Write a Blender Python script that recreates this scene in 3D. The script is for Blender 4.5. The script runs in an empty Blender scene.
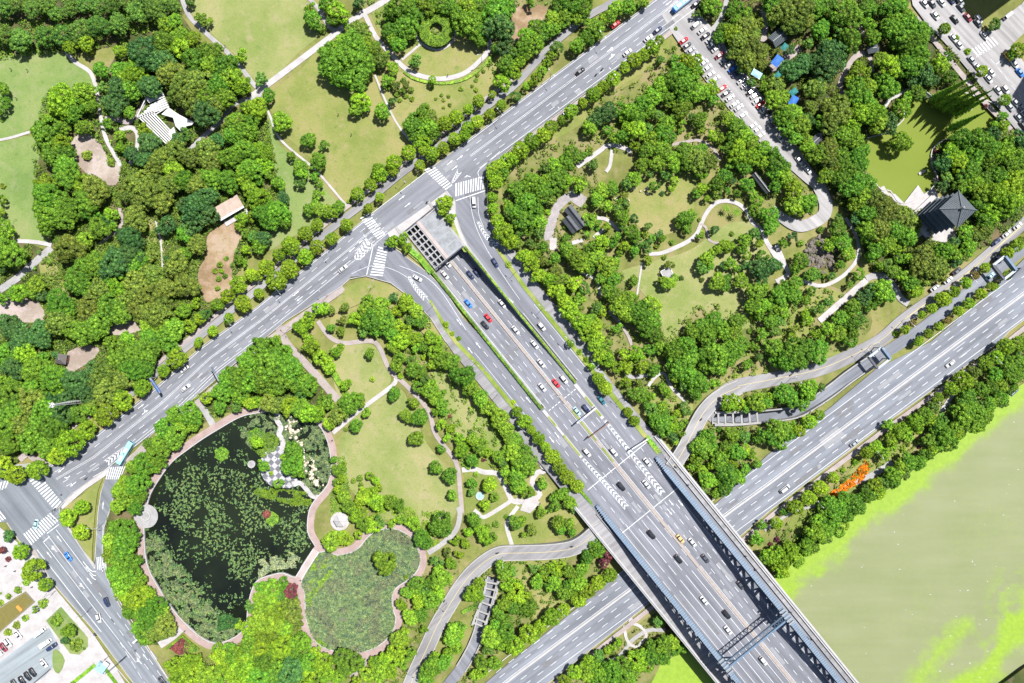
import bpy, bmesh, math, random
import numpy as np
from mathutils import Vector, Matrix
from mathutils.geometry import delaunay_2d_cdt, tessellate_polygon

random.seed(7)
R = math.radians
H = 320.0                 # camera height above the ground, metres
SC = 0.46                 # metres per picture unit at ground level
scene = bpy.context.scene
col = scene.collection

# ------------------------------------------------------------------ camera
cd = bpy.data.cameras.new('camera')
cam = bpy.data.objects.new('camera', cd); col.objects.link(cam)
cam.location = (0, 0, H); cam.rotation_euler = (0, 0, 0)
cd.sensor_width = 36.0
cd.lens = 36.0 * H / (1024 * SC)
cd.clip_start = 1.0; cd.clip_end = 5000
scene.camera = cam

# ------------------------------------------------------------------ sky and sun
SUN_EL = 63.0
SUN_DIR = Vector((0.69, 0.72, 0)).normalized()      # horizontal direction towards the sun
w = bpy.data.worlds.new('World'); scene.world = w; w.use_nodes = True
nt = w.node_tree; nt.nodes.clear()
out = nt.nodes.new('ShaderNodeOutputWorld'); bg = nt.nodes.new('ShaderNodeBackground')
sky = nt.nodes.new('ShaderNodeTexSky'); sky.sky_type = 'NISHITA'; sky.sun_disc = False
sky.sun_elevation = R(SUN_EL); sky.sun_rotation = math.atan2(SUN_DIR.x, SUN_DIR.y)
sky.air_density = 1.0; sky.dust_density = 1.2
bg.inputs['Strength'].default_value = 0.070
nt.links.new(sky.outputs[0], bg.inputs[0]); nt.links.new(bg.outputs[0], out.inputs[0])
sl = bpy.data.lights.new('sun', 'SUN'); sl.energy = 5.0; sl.angle = R(0.53); sl.color = (1.0, 0.975, 0.94)
sun = bpy.data.objects.new('sun', sl); col.objects.link(sun)
dvec = Vector((SUN_DIR.x * math.cos(R(SUN_EL)), SUN_DIR.y * math.cos(R(SUN_EL)), math.sin(R(SUN_EL))))
sun.rotation_euler = dvec.to_track_quat('Z', 'Y').to_euler()
sun.location = (60, 60, 200)
scene.view_settings.view_transform = 'Standard'; scene.view_settings.look = 'None'
scene.view_settings.exposure = 0.80; scene.view_settings.gamma = 1.0
scene.view_settings.use_curve_mapping = False
scene.cycles.max_bounces = 5; scene.cycles.diffuse_bounces = 3; scene.cycles.glossy_bounces = 2
scene.cycles.transmission_bounces = 2; scene.cycles.transparent_max_bounces = 4
scene.cycles.caustics_reflective = False; scene.cycles.caustics_refractive = False

# ------------------------------------------------------------------ plan coordinates
def P(px, py, z=0.0):
    """plan position of something seen at plan unit (px,py) whose height is z"""
    k = SC * (H - z) / H
    return Vector(((px - 512.0) * k, (341.5 - py) * k, z))
US, UC = 0.631, 0.777
def ST(s, t):
    return (448 + US * s + UC * t, 258 + UC * s - US * t)
def s_of(px, py): return US * (px - 448) + UC * (py - 258)
def t_of(px, py): return UC * (px - 448) - US * (py - 258)
def smooth(x): x = max(0.0, min(1.0, x)); return x * x * (3 - 2 * x)
def zb(s):
    """height of the expressway along its axis"""
    if s < 170: return -6.0 * (1 - smooth(s / 170.0)) if s > 0 else -6.0
    return 7.2 * smooth((s - 175) / 230.0)
def B(s, t, dz=0.0):
    z = zb(s) + dz
    px, py = ST(s, t)
    return P(px, py, z) if z > 0 else Vector((*P(px, py)[:2], z))

# ------------------------------------------------------------------ materials
MATS = {}
def nodes(name):
    m = bpy.data.materials.new(name); m.use_nodes = True; MATS[name] = m
    n = m.node_tree; n.nodes.clear()
    o = n.nodes.new('ShaderNodeOutputMaterial'); b = n.nodes.new('ShaderNodeBsdfPrincipled')
    n.links.new(b.outputs[0], o.inputs[0])
    return m, n, b, o
def noise(n, scale, detail=4, rough=0.6, coord='pos'):
    g = n.nodes.new('ShaderNodeNewGeometry'); t = n.nodes.new('ShaderNodeTexNoise')
    t.inputs['Scale'].default_value = scale; t.inputs['Detail'].default_value = detail
    t.inputs['Roughness'].default_value = rough
    n.links.new(g.outputs['Position'], t.inputs['Vector'])
    return t
def ramp(n, fac, stops):
    r = n.nodes.new('ShaderNodeValToRGB'); e = r.color_ramp.elements
    while len(e) < len(stops): e.new(0.5)
    for i, (p, c) in enumerate(stops): e[i].position = p; e[i].color = (*c, 1)
    n.links.new(fac, r.inputs[0]); return r
def mixc(n, a, b, f, mode='MIX'):
    m = n.nodes.new('ShaderNodeMix'); m.data_type = 'RGBA'; m.blend_type = mode
    for sock, v in ((m.inputs[6], a), (m.inputs[7], b)):
        if hasattr(v, 'links') or hasattr(v, 'is_linked'): n.links.new(v, sock)
        else: sock.default_value = (*v, 1)
    if isinstance(f, (int, float)): m.inputs[0].default_value = f
    else: n.links.new(f, m.inputs[0])
    return m.outputs[2]
def flat(name, c, rough=0.7, var=0.12, scale=0.8, metal=0.0, spec=0.3):
    m, n, b, o = nodes(name)
    t = noise(n, scale)
    d = tuple(x * (1 - var) for x in c); l = tuple(min(1, x * (1 + var)) for x in c)
    r = ramp(n, t.outputs['Fac'], [(0.3, d), (0.7, l)])
    n.links.new(r.outputs[0], b.inputs['Base Color'])
    b.inputs['Roughness'].default_value = rough; b.inputs['Metallic'].default_value = metal
    b.inputs['Specular IOR Level'].default_value = spec
    return m
def ground_mat(name, c1, c2, c3, s1=0.035, s2=0.5, bump=0.0, streak=None):
    """three tones: large patches, fine grain"""
    m, n, b, o = nodes(name)
    t1 = noise(n, s1, 6, 0.62); t2 = noise(n, s2 * 3.1, 7, 0.82)
    r = ramp(n, t1.outputs['Fac'], [(0.40, c1), (0.50, c2), (0.60, c3)])
    g = ramp(n, t2.outputs['Fac'], [(0.32, (0.76, 0.76, 0.76)), (0.68, (1.2, 1.2, 1.2))])
    c = mixc(n, r.outputs[0], g.outputs[0], 1.0, 'MULTIPLY')
    t3 = noise(n, 0.16, 7, 0.75); f3 = ramp(n, t3.outputs['Fac'], [(0.52, (0, 0, 0)), (0.70, (0.75,) * 3)])     # worn, drier spots
    c = mixc(n, c, tuple(min(1, x) for x in (c3[0] * 1.12, c3[1] * 0.98, c3[2] * 1.35)), f3.outputs[0])
    t4 = noise(n, 0.33, 4, 0.6); f4 = ramp(n, t4.outputs['Fac'], [(0.58, (0, 0, 0)), (0.72, (0.6,) * 3)])         # lusher tufts
    c = mixc(n, c, (c1[0] * .62, c1[1] * .78, c1[2] * .7), f4.outputs[0])
    n.links.new(c, b.inputs['Base Color']); b.inputs['Roughness'].default_value = 0.95
    b.inputs['Specular IOR Level'].default_value = 0.1
    return m
def asphalt(name, c, along=None):
    m, n, b, o = nodes(name)
    g = n.nodes.new('ShaderNodeNewGeometry')
    mp = n.nodes.new('ShaderNodeMapping'); mp.vector_type = 'POINT'
    ang = math.atan2(-UC, US) if along is None else along
    mp.inputs['Rotation'].default_value = (0, 0, -ang)
    n.links.new(g.outputs['Position'], mp.inputs[0])
    sc_ = n.nodes.new('ShaderNodeMapping'); sc_.inputs['Scale'].default_value = (0.02, 0.55, 0.5)
    n.links.new(mp.outputs[0], sc_.inputs[0])
    st = n.nodes.new('ShaderNodeTexNoise'); st.inputs['Scale'].default_value = 1.0; st.inputs['Detail'].default_value = 3
    n.links.new(sc_.outputs[0], st.inputs['Vector'])
    t1 = noise(n, 0.03, 5); t2 = noise(n, 1.4, 4, 0.8)
    a = ramp(n, st.outputs['Fac'], [(0.3, tuple(x * 0.76 for x in c)), (0.7, tuple(x * 1.2 for x in c))])
    p = ramp(n, t1.outputs['Fac'], [(0.35, (0.86,) * 3), (0.65, (1.12,) * 3)])
    q = ramp(n, t2.outputs['Fac'], [(0.3, (0.93,) * 3), (0.7, (1.07,) * 3)])
    cc = mixc(n, a.outputs[0], p.outputs[0], 1.0, 'MULTIPLY')
    cc = mixc(n, cc, q.outputs[0], 1.0, 'MULTIPLY')
    n.links.new(cc, b.inputs['Base Color']); b.inputs['Roughness'].default_value = 0.9
    b.inputs['Specular IOR Level'].default_value = 0.2
    return m
def paver(name, c1, c2, size=0.6, mortar=0.03, rot=0.0, kind='brick'):
    m, n, b, o = nodes(name)
    g = n.nodes.new('ShaderNodeNewGeometry'); mp = n.nodes.new('ShaderNodeMapping')
    mp.inputs['Rotation'].default_value = (0, 0, rot); n.links.new(g.outputs['Position'], mp.inputs[0])
    t = n.nodes.new('ShaderNodeTexBrick' if kind == 'brick' else 'ShaderNodeTexChecker')
    n.links.new(mp.outputs[0], t.inputs['Vector'])
    if kind == 'brick':
        t.inputs['Color1'].default_value = (*c1, 1); t.inputs['Color2'].default_value = (*c2, 1)
        t.inputs['Mortar'].default_value = (*[x * 0.6 for x in c1], 1)
        t.inputs['Scale'].default_value = 1.0 / size; t.inputs['Mortar Size'].default_value = mortar
    else:
        t.inputs['Color1'].default_value = (*c1, 1); t.inputs['Color2'].default_value = (*c2, 1)
        t.inputs['Scale'].default_value = 1.0 / size
    t1 = noise(n, 0.25, 5)
    p = ramp(n, t1.outputs['Fac'], [(0.3, (0.82,) * 3), (0.7, (1.14,) * 3)])
    cc = mixc(n, t.outputs['Color'], p.outputs[0], 1.0, 'MULTIPLY')
    n.links.new(cc, b.inputs['Base Color']); b.inputs['Roughness'].default_value = 0.85
    return m
def water(name, c, c2, rough=0.12, scale=0.03, spec=0.5):
    m, n, b, o = nodes(name)
    t = noise(n, scale, 5); r = ramp(n, t.outputs['Fac'], [(0.35, c), (0.65, c2)])
    n.links.new(r.outputs[0], b.inputs['Base Color'])
    b.inputs['Roughness'].default_value = rough; b.inputs['Specular IOR Level'].default_value = spec
    t2 = noise(n, 1.2, 3); bp = n.nodes.new('ShaderNodeBump'); bp.inputs['Strength'].default_value = 0.06
    n.links.new(t2.outputs['Fac'], bp.inputs['Height']); n.links.new(bp.outputs[0], b.inputs['Normal'])
    return m
def foliage(name, c, hue=0.014, bright=0.26, yel=0.0):
    """leaf colour; each plant draws its own tone, leaves vary within it"""
    m, n, b, o = nodes(name)
    oi = n.nodes.new('ShaderNodeObjectInfo')
    g = n.nodes.new('ShaderNodeNewGeometry')
    t = n.nodes.new('ShaderNodeTexNoise'); t.inputs['Scale'].default_value = 0.55; t.inputs['Detail'].default_value = 5
    n.links.new(g.outputs['Position'], t.inputs['Vector'])
    c = (min(.8, c[0] * 1.24), min(.8, c[1] * 1.18), c[2] * 1.15)
    base = ramp(n, t.outputs['Fac'], [(0.30, (c[0] * 0.48, c[1] * 0.58, c[2] * 0.8)), (0.5, c), (0.70, (c[0] * 1.5, c[1] * 1.34, c[2] * 1.2))])
    h = n.nodes.new('ShaderNodeHueSaturation')
    mr = n.nodes.new('ShaderNodeMapRange'); mr.inputs[3].default_value = 0.5 - hue; mr.inputs[4].default_value = 0.5 + hue
    n.links.new(oi.outputs['Random'], mr.inputs[0]); n.links.new(mr.outputs[0], h.inputs['Hue'])
    mul = n.nodes.new('ShaderNodeMath'); mul.operation = 'MULTIPLY'; mul.inputs[1].default_value = 7.31
    fr = n.nodes.new('ShaderNodeMath'); fr.operation = 'FRACT'
    n.links.new(oi.outputs['Random'], mul.inputs[0]); n.links.new(mul.outputs[0], fr.inputs[0])
    mv = n.nodes.new('ShaderNodeMapRange'); mv.inputs[3].default_value = 1 - bright; mv.inputs[4].default_value = 1 + bright
    n.links.new(fr.outputs[0], mv.inputs[0]); n.links.new(mv.outputs[0], h.inputs['Value'])
    n.links.new(base.outputs[0], h.inputs['Color'])
    rnd = ramp(n, g.outputs['Random Per Island'], [(0.0, (0.58,) * 3), (1.0, (1.42,) * 3)])
    cc = mixc(n, h.outputs['Color'], rnd.outputs[0], 1.0, 'MULTIPLY')
    n.links.new(cc, b.inputs['Base Color'])
    b.inputs['Roughness'].default_value = 0.6; b.inputs['Specular IOR Level'].default_value = 0.25
    tr = n.nodes.new('ShaderNodeBsdfTranslucent'); n.links.new(cc, tr.inputs['Color'])
    mx = n.nodes.new('ShaderNodeMixShader'); mx.inputs[0].default_value = 0.22
    n.links.new(b.outputs[0], mx.inputs[1]); n.links.new(tr.outputs[0], mx.inputs[2]); n.links.new(mx.outputs[0], o.inputs[0])
    return m

ground_mat('park ground', (0.13, 0.14, 0.04), (0.165, 0.18, 0.05), (0.22, 0.20, 0.08), 0.05, 0.6)
ground_mat('open grove floor', (0.11, 0.13, 0.035), (0.16, 0.17, 0.055), (0.22, 0.19, 0.09), 0.06, 0.8)
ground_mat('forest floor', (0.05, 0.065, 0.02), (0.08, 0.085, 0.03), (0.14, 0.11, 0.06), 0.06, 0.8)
ground_mat('lawn green', (0.120, 0.185, 0.050), (0.155, 0.215, 0.065), (0.195, 0.230, 0.085), 0.03, 0.7)
ground_mat('lawn dry', (0.150, 0.182, 0.045), (0.192, 0.208, 0.062), (0.240, 0.222, 0.088), 0.03, 0.7)
ground_mat('lawn pale', (0.165, 0.205, 0.058), (0.210, 0.230, 0.082), (0.262, 0.247, 0.112), 0.03, 0.7)
ground_mat('verge grass', (0.14, 0.20, 0.03), (0.19, 0.25, 0.05), (0.27, 0.28, 0.09), 0.09, 0.9)
ground_mat('bare soil', (0.20, 0.14, 0.08), (0.26, 0.185, 0.11), (0.31, 0.24, 0.16), 0.08, 0.7)
ground_mat('pale clearing', (0.25, 0.20, 0.165), (0.30, 0.25, 0.21), (0.35, 0.30, 0.26), 0.08, 0.7)
asphalt('asphalt expressway', (0.160, 0.165, 0.186))
asphalt('asphalt avenue', (0.168, 0.173, 0.192), math.atan2(0.6, 0.8))
asphalt('asphalt southwest road', (0.165, 0.178, 0.196), math.atan2(-0.78, 0.62))
asphalt('asphalt river road', (0.172, 0.183, 0.208), math.atan2(0.6, 0.8))
asphalt('asphalt service', (0.22, 0.215, 0.22), math.atan2(0.6, 0.8))
asphalt('asphalt lot', (0.235, 0.265, 0.28), 0.6)
asphalt('asphalt parking', (0.28, 0.27, 0.27), -0.8)
flat('patched asphalt', (0.225, 0.228, 0.242), 0.9, 0.08); flat('asphalt repair dark', (0.142, 0.143, 0.152), 0.9, 0.1)
def worn_paint(name, c, under):
    m, n, b, o = nodes(name)
    t = noise(n, 0.9, 6, 0.75); r = ramp(n, t.outputs['Fac'], [(0.30, under), (0.42, tuple(x * .85 for x in c)), (0.56, c)])
    n.links.new(r.outputs[0], b.inputs['Base Color']); b.inputs['Roughness'].default_value = 0.8
worn_paint('paint white', (0.56, 0.57, 0.58), (0.26, 0.265, 0.275))
flat('paint yellow', (0.46, 0.38, 0.18), 0.7, 0.10, 1.5)
flat('kerb stone', (0.33, 0.32, 0.30), 0.8, 0.15, 0.6)
flat('concrete', (0.27, 0.265, 0.26), 0.8, 0.15, 0.4)
flat('pale concrete', (0.36, 0.35, 0.345), 0.8, 0.10, 0.4)
flat('stone wall', (0.30, 0.28, 0.25), 0.9, 0.25, 1.0)
flat('near black', (0.02, 0.02, 0.025), 0.9, 0.1)
flat('median tan', (0.29, 0.25, 0.225), 0.8, 0.12, 0.7)
flat('white roof', (0.50, 0.495, 0.485), 0.6, 0.06, 0.5)
flat('grey roof slab', (0.215, 0.225, 0.235), 0.7, 0.25, 0.35)
flat('pink slab', (0.34, 0.29, 0.275), 0.8, 0.10, 0.3)
flat('brown roof', (0.36, 0.28, 0.23), 0.8, 0.15, 0.5)
flat('dark tile roof', (0.10, 0.105, 0.115), 0.6, 0.2, 0.7)
flat('slate tile roof', (0.075, 0.09, 0.10), 0.55, 0.15, 0.7)
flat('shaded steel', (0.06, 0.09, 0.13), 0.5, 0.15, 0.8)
flat('blue steel', (0.105, 0.16, 0.23), 0.5, 0.12, 0.8)
flat('dark steel', (0.05, 0.055, 0.07), 0.5, 0.2, 0.8)
flat('galvanised steel', (0.26, 0.28, 0.30), 0.45, 0.1, 0.8, 0.3)
flat('rusty steel', (0.22, 0.12, 0.08), 0.7, 0.2, 0.8)
flat('sign blue', (0.03, 0.12, 0.42), 0.5, 0.05)
flat('bark', (0.13, 0.10, 0.07), 0.95, 0.3, 2.0)
flat('rock', (0.15, 0.13, 0.11), 0.95, 0.35, 0.6)
flat('pale rock', (0.52, 0.45, 0.36), 0.95, 0.25, 0.8)
flat('tarp blue', (0.015, 0.10, 0.36), 0.6, 0.1)
flat('tarp teal', (0.015, 0.14, 0.13), 0.6, 0.1)
flat('tower wall', (0.10, 0.09, 0.085), 0.8, 0.1)
flat('red wood', (0.20, 0.06, 0.04), 0.7, 0.1)
flat('glass roof', (0.25, 0.40, 0.46), 0.3, 0.05)
flat('olive slats', (0.16, 0.14, 0.04), 0.7, 0.15, 0.8)
flat('orange cloth', (0.8, 0.25, 0.05), 0.7, 0.1)
flat('skin', (0.45, 0.28, 0.20), 0.6, 0.05)
flat('hair', (0.02, 0.018, 0.016), 0.6, 0.05)
paver('brick promenade', (0.32, 0.23, 0.21), (0.37, 0.28, 0.26), 0.5)
paver('pink pavers', (0.31, 0.26, 0.245), (0.36, 0.31, 0.295), 0.8)
paver('grey pavers', (0.30, 0.29, 0.29), (0.35, 0.34, 0.34), 0.9)
paver('pale pavers', (0.40, 0.375, 0.37), (0.45, 0.425, 0.42), 1.0)
paver('checker pavers', (0.36, 0.35, 0.37), (0.12, 0.12, 0.135), 2.2, rot=R(42), kind='checker')
paver('garden slabs', (0.34, 0.31, 0.31), (0.28, 0.25, 0.25), 1.9, 0.035, rot=R(-40))
water('pond water dark', (0.006, 0.008, 0.006), (0.014, 0.020, 0.010), 0.1, 0.03, 0.3)
water('pond water olive', (0.125, 0.165, 0.018), (0.150, 0.190, 0.028), 0.75, 0.02, 0.15)
water('marsh water', (0.07, 0.095, 0.045), (0.12, 0.14, 0.075), 0.35, 0.12)
FOL = {
 'b': ('broadleaf_tree', 'mid green broadleaf tree', (0.105, 0.235, 0.020)),
 'o': ('camphor_tree', 'olive green camphor tree', (0.138, 0.210, 0.030)),
 'd': ('evergreen_tree', 'dark bluish evergreen tree', (0.060, 0.150, 0.036)),
 'l': ('lime_green_tree', 'lime green leafy tree', (0.170, 0.310, 0.018)),
 's': ('street_tree', 'round clipped street tree', (0.165, 0.290, 0.016)),
 'm': ('round_bush', 'clipped round bush', (0.16, 0.26, 0.03)),
 'y': ('golden_bush', 'yellow green loose bush', (0.140, 0.262, 0.020)),
 'r': ('purple_leaf_tree', 'purple leaved small tree', (0.13, 0.04, 0.045)),
 'a': ('autumn_tree', 'rusty brown street tree', (0.20, 0.185, 0.04)),
 'k': ('dawn_redwood', 'tall narrow dark conifer', (0.13, 0.26, 0.02)),
 'c': ('plane_tree', 'dark crinkled plane tree', (0.095, 0.2, 0.03)),
}
for k_, v_ in FOL.items(): foliage('leaves ' + k_, v_[2])
foliage('leaves hedge', (0.12, 0.24, 0.02)); foliage('leaves undergrowth', (0.11, 0.19, 0.022)); foliage('leaves e', (0.150, 0.285, 0.022)); foliage('leaves f', (0.100, 0.215, 0.034))
foliage('leaves lotus', (0.085, 0.15, 0.05)); foliage('leaves reed', (0.115, 0.165, 0.072)); foliage('leaves orange', (0.75, 0.20, 0.01), 0.01, 0.1)
foliage('leaves maroon', (0.16, 0.06, 0.05)); foliage('leaves bright', (0.125, 0.245, 0.025))
foliage('leaves reed pale', (0.180, 0.215, 0.115))

# ------------------------------------------------------------------ mesh collecting
class MB:
    def __init__(s): s.v = []; s.f = []; s.mi = []; s.cur = 0
    def add(s, vs, fs):
        o = len(s.v); s.v += [tuple(v) for v in vs]; s.f += [tuple(i + o for i in f) for f in fs]; s.mi += [s.cur] * len(fs)
    def box(s, c, size, rz=0.0, taper=1.0):
        x, y, z = size[0] / 2, size[1] / 2, size[2]
        cr, sr = math.cos(rz), math.sin(rz); vs = []
        for zz, k in ((0, 1), (z, taper)):
            for a, b in ((-x, -y), (x, -y), (x, y), (-x, y)):
                a *= k; b *= k
                vs.append((c[0] + a * cr - b * sr, c[1] + a * sr + b * cr, c[2] + zz))
        s.add(vs, [(3, 2, 1, 0), (4, 5, 6, 7), (0, 1, 5, 4), (1, 2, 6, 5), (2, 3, 7, 6), (3, 0, 4, 7)])
    def bar(s, a, b, w_, h_=None, up=(0, 0, 1)):
        a, b = Vector(a), Vector(b); h_ = h_ or w_; d = (b - a)
        if d.length < 1e-6: return
        d.normalize(); u = Vector(up)
        if abs(d.dot(u)) > 0.95: u = Vector((1, 0, 0))
        x = d.cross(u).normalized() * w_ / 2; y = x.cross(d).normalized() * h_ / 2
        vs = [a - x - y, a + x - y, a + x + y, a - x + y, b - x - y, b + x - y, b + x + y, b - x + y]
        s.add(vs, [(3, 2, 1, 0), (4, 5, 6, 7), (0, 1, 5, 4), (1, 2, 6, 5), (2, 3, 7, 6), (3, 0, 4, 7)])
    def tube(s, a, b, r1, r2=None, n=8, cap=True):
        a, b = Vector(a), Vector(b); r2 = r1 if r2 is None else r2; d = (b - a).normalized()
        u = Vector((0, 0, 1)) if abs(d.z) < 0.9 else Vector((1, 0, 0))
        x = d.cross(u).normalized(); y = d.cross(x); vs = []
        for p, r in ((a, r1), (b, r2)):
            for i in range(n):
                t = 2 * math.pi * i / n; vs.append(p + x * r * math.cos(t) + y * r * math.sin(t))
        fs = [(i, (i + 1) % n, n + (i + 1) % n, n + i) for i in range(n)]
        if cap: fs += [tuple(range(n - 1, -1, -1)), tuple(range(n, 2 * n))]
        s.add(vs, fs)
    def prism(s, pts, z0, z1):
        """pts: world xy loop"""
        n = len(pts); vs = [(p[0], p[1], z0) for p in pts] + [(p[0], p[1], z1) for p in pts]
        tri = tessellate_polygon([[Vector((p[0], p[1], 0)) for p in pts]])
        fs = [(i, (i + 1) % n, n + (i + 1) % n, n + i) for i in range(n)]
        fs += [tuple(n + i for i in t) for t in tri] + [tuple(reversed(t)) for t in tri]
        s.add(vs, fs)
    def sphere(s, c, r, seg=8, rings=5, sq=(1, 1, 1)):
        vs = []; fs = []
        for j in range(rings + 1):
            ph = math.pi * j / rings
            for i in range(seg):
                th = 2 * math.pi * i / seg
                vs.append((c[0] + r * sq[0] * math.sin(ph) * math.cos(th), c[1] + r * sq[1] * math.sin(ph) * math.sin(th), c[2] + r * sq[2] * math.cos(ph)))
        for j in range(rings):
            for i in range(seg):
                fs.append((j * seg + i, (j + 1) * seg + i, (j + 1) * seg + (i + 1) % seg, j * seg + (i + 1) % seg))
        s.add(vs, fs)
    def mesh(s, name, mats, smooth_=False):
        me = bpy.data.meshes.new(name); me.from_pydata(s.v, [], s.f)
        for m in (mats if isinstance(mats, (list, tuple)) else [mats]): me.materials.append(MATS[m])
        if any(s.mi): me.polygons.foreach_set('material_index', s.mi)
        if smooth_: me.polygons.foreach_set('use_smooth', [True] * len(me.polygons))
        me.update(); return me
    def build(s, name, mats, parent=None, smooth_=False, loc=None):
        o = bpy.data.objects.new(name, s.mesh(name, mats, smooth_)); col.objects.link(o)
        if parent is not None: o.parent = parent
        if loc is not None: o.location = loc
        return o

def tag(o, label=None, cat=None, group=None, kind=None):
    if label: o['label'] = label
    if cat: o['category'] = cat
    if group: o['group'] = group
    if kind: o['kind'] = kind
    return o
def empty(name, loc=(0, 0, 0), rz=0.0):
    o = bpy.data.objects.new(name, None); col.objects.link(o); o.location = loc; o.rotation_euler = (0, 0, rz)
    o.empty_display_size = 0.5
    return o
def copy_tree(o, parent=None, kids=None):
    c = o.copy(); col.objects.link(c)
    if parent is not None: c.parent = parent
    for ch in KIDS.get(o.name, []): copy_tree(ch, c)
    return c
KIDS = {}
def note_kids(o):
    KIDS[o.name] = [c for c in col.objects if c.parent == o]
    for c in KIDS[o.name]: note_kids(c)

# ------------------------------------------------------------------ outlines
def crom(pts, closed=True, n=5):
    out = []; N = len(pts)
    rng = range(N) if closed else range(N - 1)
    for i in rng:
        p0, p1, p2, p3 = (pts[(i + k) % N] if closed else pts[max(0, min(N - 1, i + k))] for k in (-1, 0, 1, 2))
        for j in range(n):
            t = j / n; t2 = t * t; t3 = t2 * t
            out.append(tuple(0.5 * ((2 * p1[a]) + (-p0[a] + p2[a]) * t + (2 * p0[a] - 5 * p1[a] + 4 * p2[a] - p3[a]) * t2 + (-p0[a] + 3 * p1[a] - 3 * p2[a] + p3[a]) * t3) for a in (0, 1)))
    if not closed: out.append(tuple(pts[-1][:2]))
    return out
def offset_lines(pts, wd):
    L = []; Rr = []
    for i, p in enumerate(pts):
        a = pts[max(0, i - 1)]; b = pts[min(len(pts) - 1, i + 1)]
        d = Vector((b[0] - a[0], b[1] - a[1])); d.normalize(); nx, ny = -d.y, d.x
        ww = wd[i] if isinstance(wd, (list, tuple)) else wd
        L.append((p[0] + nx * ww / 2, p[1] + ny * ww / 2)); Rr.append((p[0] - nx * ww / 2, p[1] - ny * ww / 2))
    return L, Rr
def bush_out(pts, amp=1.2, seed=0):
    rr = random.Random(seed); return [(x + rr.uniform(-amp, amp), y + rr.uniform(-amp, amp)) for x, y in pts]

HARD = []      # outlines (plan units) where nothing grows
LEVEL = [0.02]
def nextz():
    LEVEL[0] += 0.004; return LEVEL[0]
def sheet(name, pts, mat, smooth_n=0, z=None, hard=True, kind='structure', cut=False, **kw):
    if smooth_n: pts = crom(pts, True, smooth_n)
    z = nextz() if z is None else z
    ws = [P(x, y) for x, y in pts]
    b = MB()
    if cut:      # leave the basins and sunken roads open
        vs = [Vector((p.x, p.y)) for p in ws]; ed = [(i, (i + 1) % len(ws)) for i in range(len(ws))]
        for h in HOLES:
            o_ = len(vs); vs += [Vector(P(*q)[:2]) for q in h]; ed += [(o_ + i, o_ + (i + 1) % len(h)) for i in range(len(h))]
        V, E, F, *_ = delaunay_2d_cdt(vs, ed, [], 0, 1e-5)
        cx = np.array([sum(V[i].x for i in f) / len(f) for f in F]) / SC + 512; cy = 341.5 - np.array([sum(V[i].y for i in f) / len(f) for f in F]) / SC
        keep = in_poly(cx, cy, pts)
        for h in HOLES: keep &= ~in_poly(cx, cy, h)
        b.add([(v.x, v.y, z) for v in V], [tuple(f) for f, k in zip(F, keep) if k])
    else:
        tri = tessellate_polygon([[Vector((p.x, p.y, 0)) for p in ws]])
        b.add([(p.x, p.y, z) for p in ws], [tuple(t) for t in tri])
    # faces up
    b.f = [f if ((Vector(b.v[f[1]]) - Vector(b.v[f[0]])).cross(Vector(b.v[f[2]]) - Vector(b.v[f[0]]))).z > 0 else tuple(reversed(f)) for f in b.f]
    o = b.build(name, mat); o['kind'] = kind
    if hard: HARD.append(pts)
    return o
def strip_into(b, L, Rr, z):
    n = len(L); vs = [(*P(*p)[:2], z) for p in L] + [(*P(*p)[:2], z) for p in Rr]
    for i in range(n - 1):
        q = [vs[i], vs[i + 1], vs[n + i + 1], vs[n + i]]
        c = (Vector(q[1]) - Vector(q[0])).cross(Vector(q[2]) - Vector(q[0])).z
        b.add(q, [(0, 1, 2, 3)] if c > 0 else [(3, 2, 1, 0)])
def path(name, pts, wd, mat, smooth_n=4, edge=None, z=None, hard=True):
    if smooth_n:
        if isinstance(wd, (list, tuple)):
            q = crom(pts, False, smooth_n); W = crom([(w_, 0) for w_ in wd], False, smooth_n); pts = q; wd = [a[0] for a in W]
        else: pts = crom(pts, False, smooth_n)
    L, Rr = offset_lines(pts, wd); b = MB(); z = nextz() if z is None else z
    strip_into(b, L, Rr, z)
    mats = [mat]
    if edge:
        mats.append(edge); b.cur = 1
        for side in (L, Rr):
            a, c = offset_lines(side, 0.7); strip_into(b, a, c, z + 0.05)
    o = b.build(name, mats); o['kind'] = 'structure'
    if hard: HARD.append(L + Rr[::-1])
    return o
def kerb(pts, smooth_n=0, closed=False, wd=0.7, hgt=0.16, acc=None):
    if smooth_n: pts = crom(pts, closed, smooth_n)
    if closed: pts = list(pts) + [pts[0]]
    L, Rr = offset_lines(pts, wd); b = acc
    n = len(L)
    for i in range(n - 1):
        q = [P(*L[i]), P(*L[i + 1]), P(*Rr[i + 1]), P(*Rr[i])]
        vs = [(p.x, p.y, hgt + LEVEL[0]) for p in q] + [(p.x, p.y, 0.0) for p in q]
        b.add(vs, [(0, 1, 2, 3), (0, 4, 5, 1), (2, 6, 7, 3)])
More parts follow.
